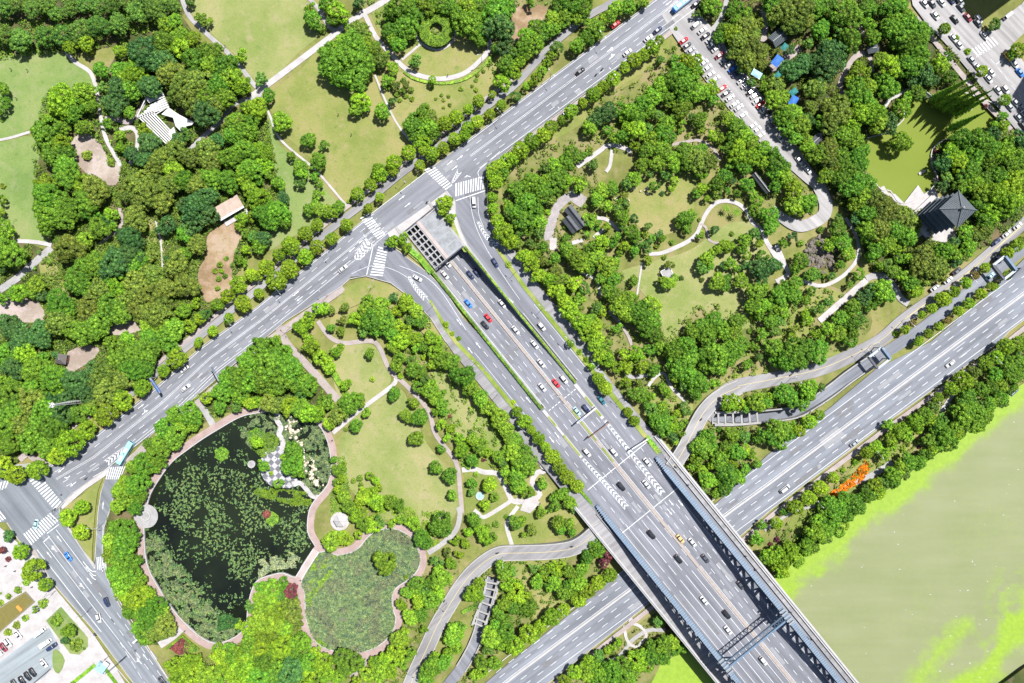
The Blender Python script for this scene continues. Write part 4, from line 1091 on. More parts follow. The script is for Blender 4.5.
# ================================================================== LANDMARKS AND LABELS
LAND = [((165,115),'white slatted pergola'),((228,207),'brown roofed pavilion'),((81,401),'lattice mast'),((61,360),'grey garden hut'),
 ((436,29),'ring shaped arbour'),((434,238),'underpass canopy'),((573,219),'dark roofed garden pavilion'),((940,215),'pagoda'),((905,140),'olive garden pond'),
 ((822,255),'rock garden'),((146,516),'round plaza'),((278,467),'checkered plaza'),((340,521),'hexagonal pavilion'),((126,452),'light blue bus'),
 ((100,668),'glass gatehouse'),((10,628),'slatted roof'),((684,3),'blue bus'),((745,628),'bridge portal'),((385,561),'marsh islet bush'),((485,495),'hexagon garden'),
 ((587,415),'white sign gantry'),((487,595),'beamed west ramp'),((740,420),'beamed east ramp'),((877,358),'square ramp gantry'),((847,478),'orange flower bed'),
 ((777,60),'blue tarpaulin'),((666,275),'white framed shelter'),((805,218),'loop of the parking street'),((842,301),'pink diagonal walk'),((35,492),'southwest junction'),
 ((155,385),'blue road sign'),((181,648),'maroon flower bed'),((331,40),'tiled path crossing'),((600,430),'rusty gantry'),((873,49),'small grey kiosk'),((779,38),'grey tiled shed'),
 ((390,384),'forked white path'),((975,48),'side street crossing'),((450,160),'north crossing'),((1002,268),'far sign gantry'),((265,95),'lawn path corner'),((0,310),'pale clearing'),((637,635),'looped garden path')]
DIRS = ['right of','upper right of','above','upper left of','left of','lower left of','below','lower right of']
PENDING = {}
def autolabel(desc, px, py):
    """remember where the thing stands; label_all() later words it by the nearest landmark and its rank there"""
    d, k = min((math.hypot(px - x, py - y), k) for k, ((x, y), n_) in enumerate(LAND)); (lx, ly), nm = LAND[k]
    dr = DIRS[int(round(math.atan2(-(py - ly), px - lx) / (math.pi / 4))) % 8]
    key = f'#{len(PENDING)}'; PENDING[key] = (desc, dr, nm, d); return key
ONES = ['', 'first', 'second', 'third', 'fourth', 'fifth', 'sixth', 'seventh', 'eighth', 'ninth', 'tenth', 'eleventh', 'twelfth', 'thirteenth', 'fourteenth', 'fifteenth', 'sixteenth', 'seventeenth', 'eighteenth', 'nineteenth', 'twentieth']
def ordinal(n):
    if n <= 20: return ONES[n]
    return {2: 'twenty ', 3: 'thirty ', 4: 'forty '}[n // 10] + ONES[n % 10] if n % 10 else {3: 'thirtieth', 4: 'fortieth'}[n // 10]
def label_all():
    fam = {}
    for key, (desc, dr, nm, d) in PENDING.items(): fam.setdefault((desc, dr, nm), []).append((d, key))
    word = {}
    for (desc, dr, nm), l in fam.items():
        l.sort()
        for i, (d, key) in enumerate(l):
            base = f'{desc} {dr} the {nm}'
            word[key] = base if len(l) == 1 else base + (', nearest to it' if i == 0 else f', {ordinal(i + 1)} nearest')
    for o in col.objects:
        l = o.get('label')
        if l in word: o['label'] = word[l]

# ================================================================== TREE SHAPES
def leaf_quads(pts, nrm, size, rs, jit=0.9):
    n = len(pts); nn = nrm + rs.normal(0, jit, (n, 3)); nn /= np.linalg.norm(nn, axis=1)[:, None] + 1e-9
    a = np.cross(nn, rs.normal(0, 1, (n, 3))); a /= np.linalg.norm(a, axis=1)[:, None] + 1e-9; b = np.cross(nn, a)
    s = size * rs.uniform(.65, 1.35, (n, 1)); s2 = s * rs.uniform(.55, 1.0, (n, 1))
    V = np.stack([pts - a * s, pts - b * s2, pts + a * s, pts + b * s2], 1).reshape(-1, 3)
    F = np.arange(n * 4).reshape(n, 4)
    return V, F
def crown_arrays(Rr, flat_, lobes, lr, nleaf, size, seed, rough=0.16, gap=0.0, zc=0.0):
    """leaves on many small lobes that sit on and in an uneven dome"""
    rs = np.random.RandomState(seed); P_ = []; N_ = []
    k = np.arange(lobes); ga = 2.39996
    zz = 1 - 1.45 * (k + .5) / lobes; rad = np.sqrt(np.maximum(0, 1 - zz ** 2)); th = k * ga + rs.uniform(-.35, .35, lobes)
    stretch = 1 + rough * np.sin(2 * th + rs.uniform(0, 6)) + rough * .8 * np.sin(3 * th + rs.uniform(0, 6)) + rs.normal(0, rough * .45, lobes)
    C = np.stack([rad * np.cos(th) * stretch, rad * np.sin(th) * stretch, zz * flat_ * (1 + rs.normal(0, .10, lobes))], 1) * (Rr - lr * .8)
    LR = lr * rs.uniform(.72, 1.3, lobes)
    if gap: keep = rs.rand(lobes) > gap; C = C[keep]; LR = LR[keep]
    w_ = LR ** 2 / (LR ** 2).sum(); cnt = np.maximum(3, (w_ * nleaf).astype(int))
    for c, r, m in zip(C, LR, cnt):
        d = rs.normal(0, 1, (m, 3)); d[:, 2] = np.abs(d[:, 2]) * 1.0 - .35; d /= np.linalg.norm(d, axis=1)[:, None]
        P_.append(c + d * r * rs.uniform(.78, 1.08, (m, 1)) * np.array([1, 1, .85])); N_.append(d)
    P_ = np.concatenate(P_); N_ = np.concatenate(N_)
    V, F = leaf_quads(P_, N_, size, rs)
    V[:, 2] += zc
    return V, F, C + np.array([0, 0, zc]), LR
def core_arrays(C, LR, shrink=0.74):
    """rounded woody-leafy heart of every lobe, so light does not pass straight through"""
    t = (1 + 5 ** .5) / 2
    iv = np.array([(-1,t,0),(1,t,0),(-1,-t,0),(1,-t,0),(0,-1,t),(0,1,t),(0,-1,-t),(0,1,-t),(t,0,-1),(t,0,1),(-t,0,-1),(-t,0,1)]) / math.sqrt(1 + t * t)
    fi = np.array([(0,11,5),(0,5,1),(0,1,7),(0,7,10),(0,10,11),(1,5,9),(5,11,4),(11,10,2),(10,7,6),(7,1,8),(3,9,4),(3,4,2),(3,2,6),(3,6,8),(3,8,9),(4,9,5),(2,4,11),(6,2,10),(8,6,7),(9,8,1)])
    V = (C[:, None, :] + iv[None] * (LR * shrink)[:, None, None]).reshape(-1, 3)
    F = (fi[None] + (np.arange(len(C)) * 12)[:, None, None]).reshape(-1, 3)
    return V, F
def to_mesh(name, parts, mat):
    vs = []; fs = []; o = 0
    for V, F in parts:
        vs += V.tolist(); fs += (F + o).tolist(); o += len(V)
    me = bpy.data.meshes.new(name); me.from_pydata(vs, [], fs)
    if mat: me.materials.append(MATS[mat])
    else: me.materials.append(None)
    me.update(); return me
def trunk_mesh(h, r, spread, seed):
    b = MB(); rr = random.Random(seed); b.tube((0, 0, -.2), (0.05, 0.02, h * .55), r, r * .72, 8)
    for k in range(5):
        a = k * 1.257 + rr.uniform(-.3, .3)
        b.tube((0.05, 0.02, h * rr.uniform(.42, .54)), (math.cos(a) * spread * rr.uniform(.5, .7), math.sin(a) * spread * rr.uniform(.5, .7), h * rr.uniform(.8, .95)), r * .5, r * .18, 6)
    b.tube((0.05, .02, h * .54), (0, 0, h), r * .6, r * .25, 6)
    return b.mesh('trunk', 'bark')
PROTO = {}
def make_proto(key, R0, n, flat_, lobes, lr, nleaf, size, rough, gap, h_):
    lst = []
    for i in range(n):
        V, F, C, LR = crown_arrays(R0, flat_, lobes, lr, nleaf, size, 100 * i + len(key) * 7 + int(R0 * 10), rough, gap, 0.0)
        lst.append((to_mesh('crown', [(V, F), core_arrays(C, LR)], None), trunk_mesh(h_, R0 * .045 + .07, R0, i), R0, h_))
    PROTO[key] = lst
make_proto('big', 5.6, 4, .78, 120, .90, 8600, .195, .17, 0.04, 9.0)
make_proto('mid', 3.9, 4, .80, 64, .78, 4300, .185, .15, 0.04, 7.0)
make_proto('small', 2.5, 4, .85, 34, .60, 2100, .165, .14, 0.03, 5.2)
make_proto('round', 3.2, 3, .85, 56, .62, 3200, .165, .07, 0.0, 5.6)
make_proto('bush', 1.3, 3, .8, 14, .48, 420, .17, .10, 0.0, 1.2)
make_proto('loose', 2.6, 4, .7, 24, .70, 1000, .24, .28, .22, 4.4)
make_proto('wild', 4.2, 4, .7, 48, .95, 2500, .28, .25, .12, 7.0)
# dawn redwood: tall narrow cone of drooping sprays
def conifer_proto(i):
    rs = np.random.RandomState(50 + i); n = 3600; Ht = 25.0
    z = 3 + (Ht - 3) * rs.beta(1.0, 1.35, n); rad = (1 - (z - 3) / (Ht - 2.6)) * 3.1 * (0.72 + .28 * np.sin(z * 4.2)) ; th = rs.uniform(0, 6.283, n)
    q = rs.uniform(.55, 1.0, n) ** .6
    p = np.stack([np.cos(th) * rad * q, np.sin(th) * rad * q, z - rad * q * .22], 1); nr = np.stack([np.cos(th), np.sin(th), .7 + 0 * th], 1)
    V, F = leaf_quads(p, nr, .30, rs, .6)
    b = MB(); b.tube((0, 0, -.2), (0, 0, Ht), .38, .05, 8)
    cb = MB(); cb.tube((0, 0, 3), (0, 0, Ht - 1), 1.7, .12, 10)
    return (to_mesh('crown', [(V, F), (np.array(cb.v), np.array([f for f in cb.f if len(f) == 4]))], None), b.mesh('trunk', 'bark'), 3.1, Ht)
PROTO['conifer'] = [conifer_proto(i) for i in range(3)]
# palm: crown of arching fronds
def palm_proto(i):
    rs = random.Random(i); b = MB()
    for k in range(15):
        a = k / 15 * 6.283 + rs.uniform(-.15, .15); L_ = rs.uniform(1.9, 2.5); pr = None; up = rs.uniform(.3, .9)
        for j in range(6):
            t = j / 5; r = L_ * t; z = up * math.sin(t * 2.4) - t * t * .9; wd = .30 * (1 - t * .8) * (1 if j else .3)
            c = (math.cos(a) * r, math.sin(a) * r, z); s = (-math.sin(a) * wd, math.cos(a) * wd)
            cur = [(c[0] - s[0], c[1] - s[1], c[2] - wd * .5), c, (c[0] + s[0], c[1] + s[1], c[2] - wd * .5)]
            if pr: b.add(pr + cur, [(0, 3, 4, 1), (1, 4, 5, 2)])
            pr = cur
    me = b.mesh('crown', 'leaves b'); t_ = MB(); t_.tube((0, 0, -.2), (.1, 0, 4.6), .2, .14, 8)
    return (me, t_.mesh('trunk', 'bark'), 2.3, 4.6)
PROTO['palm'] = [palm_proto(i) for i in range(2)]
NTREE = {}
def plant(x, y, r, k, rz, flatdesc=None):
    """x,y,r in plan units as the crown is seen; k the kind"""
    rm = r * SC
    if k in 'm': shp = 'bush'
    elif k == 'k': shp = 'conifer'
    elif k == 'p': shp = 'palm'
    elif k in 'sa': shp = 'round' if rm > 1.7 else 'bush'
    elif k in 'y': shp = 'loose' if rm < 3.6 else 'mid'
    elif rm > 4.7: shp = 'big'
    elif rm > 2.9: shp = 'mid' if (k not in 'dl' or rz.random() < .5) else 'wild'
    elif rm > 1.5: shp = 'small' if rz.random() < .72 else 'loose'
    else: shp = 'bush'
    me, tr, R0, h0 = rz.choice(PROTO[shp])
    if shp == 'bush': hc = rm * .55
    elif shp == 'conifer': hc = 0
    elif shp == 'palm': hc = 4.6 * rm / R0
    else: hc = (2.2 + rm * 0.80) if k != 's' else (2.8 + rm * .8)
    pos = P(x, y, hc) if shp != 'conifer' else P(x, y, 0)
    sc_ = rm / R0 * (H - hc) / H
    if k in FOL: kind, desc, _ = FOL[k]
    else: kind, desc = 'palm_tree', 'small fan palm'
    if shp == 'bush' and k not in 'sa': kind, desc = ('small_bush', 'small green bush') if k not in 'myr' else {'m': ('round_bush', 'clipped round bush'), 'y': ('golden_bush', 'yellow green loose bush'), 'r': ('purple_bush', 'small purple leaved bush')}[k]
    if kind == 'broadleaf_tree' and rm < 2.9: kind, desc = 'young_broadleaf_tree', 'young mid green tree'
    lk = k if k in FOL else 'b'
    if k == 'b' and kind == 'broadleaf_tree':
        if rm > 4.7: kind, desc = 'spreading_tree', 'broad domed green tree'
        elif rz.random() < .5: kind, desc, lk = 'light_green_tree', 'light green leafy tree', 'e'
        else: desc = 'deep green leafy tree'
    elif k == 'b' and kind == 'young_broadleaf_tree': lk = rz.choice('bbef')
    root = empty(kind, (pos.x, pos.y, 0), rz.uniform(0, 6.283))
    jx = rz.uniform(.95, 1.06)
    c = bpy.data.objects.new('crown', me); col.objects.link(c); c.parent = root
    if shp != 'palm': c.material_slots[0].link = 'OBJECT'; c.material_slots[0].material = MATS['leaves ' + lk]
    c.scale = (sc_ * jx, sc_ / jx, sc_ * rz.uniform(.85, 1.05)); c.location = (0, 0, hc if shp not in ('conifer',) else 0)
    if shp == 'conifer': c.scale = (sc_, sc_, rz.uniform(.9, 1.12))
    if shp != 'bush':
        t = bpy.data.objects.new('trunk', tr); col.objects.link(t); t.parent = root
        sz = (hc / h0) if shp not in ('conifer',) else c.scale[2]
        t.scale = (max(.5, sc_), max(.5, sc_), sz)
    tag(root, autolabel(desc, x, y), 'tree' if shp != 'bush' else 'bush', {'bush': 'bushes in the parks', 'conifer': 'tall conifers by the garden pond', 'palm': 'palms on the east lawn'}.get(shp, 'street trees lining the roads' if k in 'sa' else 'trees of the parks and groves'))
    NTREE[kind] = NTREE.get(kind, 0) + 1
    return root

TILES = {
(0,0): """20 40 45 c;75 20 45 c;130 45 45 c;190 30 45 c;225 60 40 c;285 35 45 c;340 25 40 c;395 30 45 c;450 20 45 c;505 15 40 c
15 130 50 c;85 150 55 c;180 138 50 c;250 130 50 c;320 112 55 c;395 95 55 c;475 88 50 c;545 60 50 c;620 45 55 c;590 20 50 c;680 20 45 c;750 15 35 c
280 190 25 s;345 175 28 s;365 210 16 m;480 205 27 b;405 280 33 b;480 280 38 b;405 350 24 b;665 100 35 b;700 88 35 b;580 210 70 d;655 180 55 b;715 150 40 b;770 155 33 l;720 190 45 l;650 245 58 d;775 240 50 b;815 195 28 b;685 290 60 o;855 215 45 b;850 260 45 b;900 265 50 b;930 250 45 l;735 350 60 o;800 330 60 o;870 340 50 b;915 310 45 b;960 290 38 b;965 345 40 l;700 380 50 o;760 400 60 o;830 390 50 b;900 390 45 b;820 450 60 d;870 420 45 o;545 300 50 l;600 345 50 d;480 360 50 d;530 360 45 b;450 420 45 d;520 450 25 b;490 400 35 d;560 260 45 b;510 320 40 b
250 410 65 l;340 370 45 b;290 440 50 b;340 410 32 y;375 425 30 b;200 480 30 b;185 530 60 b;255 510 30 b;335 510 35 b;385 535 38 b;425 500 28 b;480 530 35 b;240 570 40 l;215 620 50 b;270 610 35 b;260 670 50 b;350 620 22 m;420 615 42 b;480 590 35 l;445 650 20 m;600 580 52 d;540 620 50 d;650 640 50 o;710 560 45 d;760 620 60 o;830 600 50 o;870 560 30 d;850 650 50 o;920 630 50 b;980 600 50 b;940 490 42 b;1000 430 38 b;990 530 45 b;15 355 26 b;20 405 25 b;5 440 22 b;10 480 9 m;800 75 25 y;840 85 16 y;955 230 28 l;670 490 25 b;630 475 14 b;1000 680 50 b;930 540 38 b;575 525 28 l;420 480 26 b;700 600 45 o;590 640 40 d;620 670 45 o;690 680 45 l;1010 480 35 b;210 580 35 b;740 540 30 b""",
(256,0): """225 75 34 b;270 20 40 b;330 50 42 l;220 40 26 l;265 115 20 m;410 15 22 d;300 85 26 b;240 105 20 b;355 95 22 b
310 190 60 b;390 190 60 b;300 250 55 b;360 250 70 b;425 240 52 b;340 310 45 b;400 310 58 b;430 290 40 b;350 170 35 b;280 215 30 b
400 120 40 o;440 125 30 y;440 170 30 y;470 200 35 y;500 240 30 o;365 105 28 l;555 265 35 b;470 240 24 o;520 225 22 y;450 100 22 o;415 400 36 l;400 440 26 b;440 430 20 l;510 445 32 b;545 405 16 b
580 30 58 b;620 55 48 b;545 60 35 b;535 120 33 b;600 108 48 b;570 178 33 b;625 130 30 b;550 150 28 b;680 20 50 b;735 10 38 b;715 185 28 d;775 30 38 b;805 60 40 b;850 100 58 b;900 125 36 b;845 20 40 b;900 20 30 b;960 50 58 b;960 115 58 d;1000 30 40 b;900 160 28 b;800 95 28 b;880 70 36 l;640 245 24 b;705 320 16 s;630 235 14 l
995 190 38 d;1000 255 34 b;985 330 33 l;1012 290 24 b;960 190 20 b;520 320 22 y;560 340 18 o;530 350 14 m;600 340 16 o;620 360 13 o;600 385 11 m;625 395 11 m;565 375 14 m;585 360 12 y;545 320 14 y;575 400 10 m;590 320 12 o;750 400 8 m;775 420 8 m;750 430 7 m;820 355 10 m;885 300 9 m;880 360 10 m;955 290 9 m;880 320 9 m;770 385 8 m;742 380 8 m;705 350 9 m;720 395 7 m;910 285 8 m;930 260 8 m;865 345 7 m
630 500 45 b;670 460 38 b;700 472 30 o;690 505 38 b;640 540 35 b;665 565 33 l;712 532 30 b;755 495 28 s;800 470 28 s;850 437 20 s;890 405 24 s;945 378 15 s;980 420 20 s;935 455 20 s;885 485 24 s;845 510 24 s;835 540 22 s;795 555 24 s;750 590 22 s;705 615 27 s;655 660 20 s;610 610 28 s;550 650 30 s;490 680 25 s;670 600 20 s
20 315 25 b;45 385 28 b;10 430 45 l;95 490 40 l;75 515 24 l;210 560 30 b;270 580 20 b;150 615 28 b;180 665 30 b;245 650 35 b;45 555 14 m;10 600 35 l;40 615 30 l;20 655 30 l;45 670 25 l;960 670 35 l;1010 640 33 l;990 665 24 l""",
(512,0): """75 5 25 b;190 10 40 b;240 20 50 b;290 30 45 b;215 60 40 b;160 80 40 b;100 112 40 b;150 120 38 b;60 142 38 b;92 170 45 b;45 190 45 b;30 240 33 l;10 290 30 l;125 145 30 b;60 210 33 b;15 215 30 b;265 70 33 b;200 100 30 b;180 190 30 b;155 222 25 b;140 250 20 b;118 285 25 l;95 315 27 l;55 345 17 l;15 385 24 b;80 330 18 l
260 180 35 b;300 150 35 b;330 110 45 b;362 80 28 l;395 65 33 b;420 30 35 b;465 25 38 b;490 12 30 b;530 5 25 b;280 165 28 b;345 140 24 b;655 115 20 s;627 145 16 s;590 160 18 s;560 190 27 s;525 220 24 s;490 240 28 s;450 270 22 s;405 315 28 s;365 345 22 s;325 380 28 s;282 412 19 s;235 445 27 s;198 480 18 s;155 510 27 s;125 540 29 s;80 565 30 s;35 600 32 s;5 635 25 s;345 360 18 s;595 240 20 b;650 195 12 m;650 235 20 b
700 260 45 l;670 290 48 b;730 280 38 b;640 330 50 b;590 350 45 b;700 340 55 b;745 370 45 b;690 390 38 b;560 390 45 b;620 390 33 b;520 420 45 b;480 450 45 b;380 450 45 d;340 470 40 d;430 440 30 b;310 510 35 b;380 520 20 b;445 470 24 l;500 470 38 b;540 440 40 b;500 520 45 l;440 545 30 b;540 510 28 b;410 552 26 b;640 420 26 y;680 440 42 y;750 480 35 b;670 520 18 m;800 545 25 l;835 550 22 y;800 350 33 l;805 400 28 b;843 422 16 m;843 455 18 o;615 500 40 b;610 540 48 b;560 560 40 b;540 600 38 b;600 600 45 b;490 590 24 l;520 660 33 b;580 650 38 b;640 650 45 b;630 570 33 l;690 600 40 b;750 600 33 b;740 640 50 o;780 650 45 o;700 650 38 b;870 480 33 b;900 510 45 b;930 540 40 b;880 545 30 b;860 590 28 b;910 580 35 l;900 620 45 l;950 630 45 l;960 570 35 b;1000 600 40 b;1010 650 35 b;880 650 28 b;930 670 35 b;740 235 24 l;925 460 30 l;650 470 24 b;585 460 24 b;460 505 26 l;720 470 20 b;680 490 16 y;760 520 20 b
240 620 40 b;215 650 38 b;170 665 38 b;310 605 20 m;325 660 25 b;140 680 30 b;290 630 20 b;740 55 20 b;800 25 45 b;780 12 33 b;830 150 33 b;860 50 38 b;880 20 26 b;905 30 28 b;940 60 30 b;880 130 45 l;930 110 50 o;980 140 50 o;910 170 50 o;960 190 55 o;1000 200 50 o;890 210 48 o;940 240 50 o;990 250 50 o;850 190 33 b;1000 310 38 b;960 330 33 b;1010 30 30 b;835 105 28 b;900 85 30 b;1005 90 34 o;1010 345 26 b;820 210 16 b;920 275 28 b""",
(768,0): """60 50 60 o;130 40 60 o;20 20 50 b;100 100 45 o;190 30 50 b;240 20 40 b;150 80 40 o;20 80 28 b;210 120 40 b;320 60 62 b;280 80 40 b;400 30 38 b;400 95 28 b;330 160 48 b;420 150 33 b;510 30 45 b;500 80 38 b;520 130 55 b;570 110 52 b;600 140 50 b;560 170 50 b;640 130 25 b;150 180 30 b;100 210 38 d;250 210 58 d;230 270 62 d;290 260 48 d;130 260 45 d;90 280 48 d;180 250 40 d;190 350 48 o;240 165 18 y;360 280 45 l;440 240 48 b;490 270 45 l;430 300 28 b;480 360 50 b;350 360 58 b;380 400 48 b;310 370 38 l;330 330 28 l;400 350 38 b;600 230 50 b;560 270 50 b;620 300 45 d;580 320 28 d;660 320 28 d;590 370 35 b;560 390 24 b;535 435 42 b;720 230 52 b;740 215 42 b;690 260 38 b;730 310 28 b;650 275 28 b;675 170 20 b;610 195 30 b;465 40 28 b;470 110 30 b;545 60 30 b;240 60 28 o;290 130 28 b;540 220 32 b;510 180 28 b
705 115 22 s;682 65 13 s;750 155 13 s;797 207 18 s;855 285 22 s;945 400 22 s;905 100 26 b;1000 200 33 l;975 215 22 b;30 340 38 o;60 390 48 b;20 400 40 b;100 450 38 b;60 470 45 b;130 500 45 b;80 510 38 b;150 560 45 b;110 550 33 b;160 590 33 b;40 440 28 o;240 430 38 o;280 440 60 o;310 400 38 o;250 490 48 o;210 490 28 b;300 490 38 l;360 460 50 l;330 500 38 l;420 460 48 l;440 490 45 b;480 500 42 d;400 430 45 l;300 550 48 b;340 560 45 b;370 600 38 b;350 640 48 b;290 640 48 b;240 600 48 o;200 620 45 y;250 650 45 o;320 680 48 b;380 660 28 b;20 600 38 b;30 650 48 b;70 670 24 b;190 530 30 d;160 480 28 d;530 568 44 b;170 430 30 o;100 350 28 b;60 310 26 o;20 300 24 o;20 260 24 b;60 250 22 b
900 540 33 d;940 500 24 l;935 465 22 b;780 560 48 b;740 580 30 b;840 570 58 b;880 590 48 b;820 620 48 b;740 620 45 l;760 650 45 l;700 650 38 d;910 610 45 l;880 650 38 b;950 600 38 b;800 680 48 b;960 660 38 b;1000 650 38 b;1010 560 38 d;975 560 26 b;675 605 14 r;690 630 16 d;1000 610 30 b;905 500 18 l;870 425 10 r
645 405 23 k;665 425 23 k;690 440 23 k;715 450 23 k;735 465 23 k;700 410 23 k;722 425 22 k;716 522 25 k;745 440 20 k;672 392 20 k""",
(0,171): """270 30 52 b;190 50 38 l;190 100 58 b;160 60 28 l;330 60 42 l;385 80 60 o;350 120 58 b;240 130 48 b;180 150 48 b;200 180 58 b;190 220 42 b;250 190 50 b;290 160 48 b;340 150 38 b;445 175 30 l;400 230 45 b;380 190 28 b;500 70 52 o;560 50 58 o;520 100 38 o;610 90 60 o;570 120 42 o;650 120 48 o;680 60 48 o;700 20 42 o;620 25 38 o;740 40 48 b;790 60 48 o;830 100 48 d;850 30 48 b;910 40 48 b;980 20 42 l;1000 70 38 b;545 190 52 o;510 260 70 d;560 290 25 d;665 220 42 d;780 150 60 d;830 180 45 d;750 140 38 d;770 220 45 d;740 250 38 b;790 295 42 o;740 330 30 b;655 350 20 d;710 370 48 o;745 460 52 o;280 310 62 o;240 300 38 b;340 280 38 b;400 370 58 b;460 370 68 d;520 340 58 d;350 380 48 b;440 420 38 b;550 370 48 b;310 440 58 b;400 470 48 o;470 460 45 l;540 430 48 o;580 400 38 o;620 420 48 o;660 470 48 o;600 500 58 o;560 480 42 o;500 500 38 o;440 550 58 b;480 570 48 b;360 560 58 o;400 610 58 b;560 560 48 o;620 570 58 o;590 620 38 b;650 540 45 o;240 530 58 b;200 560 48 b;270 560 42 b;240 600 58 o;290 630 48 b;350 640 58 b;200 610 28 b;640 620 38 b;700 630 45 b;670 660 45 b;735 560 32 b;780 530 24 l;820 575 28 b;760 620 28 l;510 670 58 b;600 670 45 b;440 680 28 b;730 400 26 o;700 410 28 o;430 200 24 d;460 230 30 b;600 340 28 o;540 310 26 d;570 350 28 d
960 220 20 l;985 315 22 l;955 355 20 b;975 365 16 l;880 375 14 m;905 350 10 m;910 345 8 p;955 455 33 s;1005 415 24 s;910 500 27 s;870 535 24 s;973 530 32 s;915 590 20 s;852 640 20 s;795 680 15 s;800 590 22 s;875 430 13 m;860 400 13 m;900 420 12 m;870 470 12 m;1010 180 24 l;970 190 27 l;980 250 18 b;1010 265 24 b;945 320 10 p;925 375 10 p;885 400 12 l
10 115 20 b;5 165 20 b;20 235 42 b;30 330 68 b;10 380 28 b;150 455 36 b;110 470 24 b;80 490 42 l;170 500 24 d;195 360 16 p;130 380 14 p;155 325 12 p;10 510 24 b;12 60 12 m;50 630 58 d;20 600 48 d;90 660 48 d;160 640 48 d;170 675 38 d;55 480 30 b;130 490 26 b""",
(256,171): """10 40 20 b;50 10 24 b;90 50 28 b;185 5 28 b;245 10 28 b;180 50 22 b;253 50 18 b;10 110 42 l;90 165 48 b;40 180 48 b;110 110 28 d;70 200 38 b;120 200 28 b;60 150 30 b;30 270 33 d;15 300 33 b;245 100 26 b;212 155 26 b;250 150 28 b;297 165 30 l;330 145 28 b;235 130 20 b;375 122 12 m;406 93 26 s;458 55 24 s;497 15 28 s;550 0 20 s;448 150 18 s;495 105 18 s;363 215 24 s;303 270 24 s;243 303 27 s;197 343 30 s;135 392 35 s;80 440 38 s;12 490 20 s;245 215 24 s;198 250 28 s;140 300 35 s;92 335 24 s;40 385 30 s;5 420 20 s;60 375 14 s
755 130 32 l;750 155 24 l;770 115 20 l;778 190 20 l;540 285 24 l;583 268 26 l;605 305 20 l;945 15 24 s;960 45 27 s;945 105 20 s;948 150 22 s;965 200 26 s;990 245 38 s;1015 280 30 s;1010 375 14 m;1010 140 24 b;985 5 28 b;1010 170 24 b
260 550 30 l;300 555 18 o;355 545 20 o;345 595 18 o;300 627 18 b;340 640 18 b;205 600 35 l;180 625 30 l;205 665 24 l;85 675 24 l;550 505 20 d;450 515 24 b;500 540 38 b;440 555 33 b;600 525 35 l;560 560 24 l;640 560 33 b;395 590 28 l;460 600 45 b;520 600 42 b;430 640 24 b;560 620 28 l;600 650 33 l;660 600 28 b;540 650 33 b;580 680 38 l;640 670 28 l;700 665 28 l;730 682 20 l;760 615 12 s;785 650 10 s;810 670 10 s;500 570 28 b;420 600 24 l;480 640 26 b;480 565 24 b;620 600 24 b;285 560 14 y""",
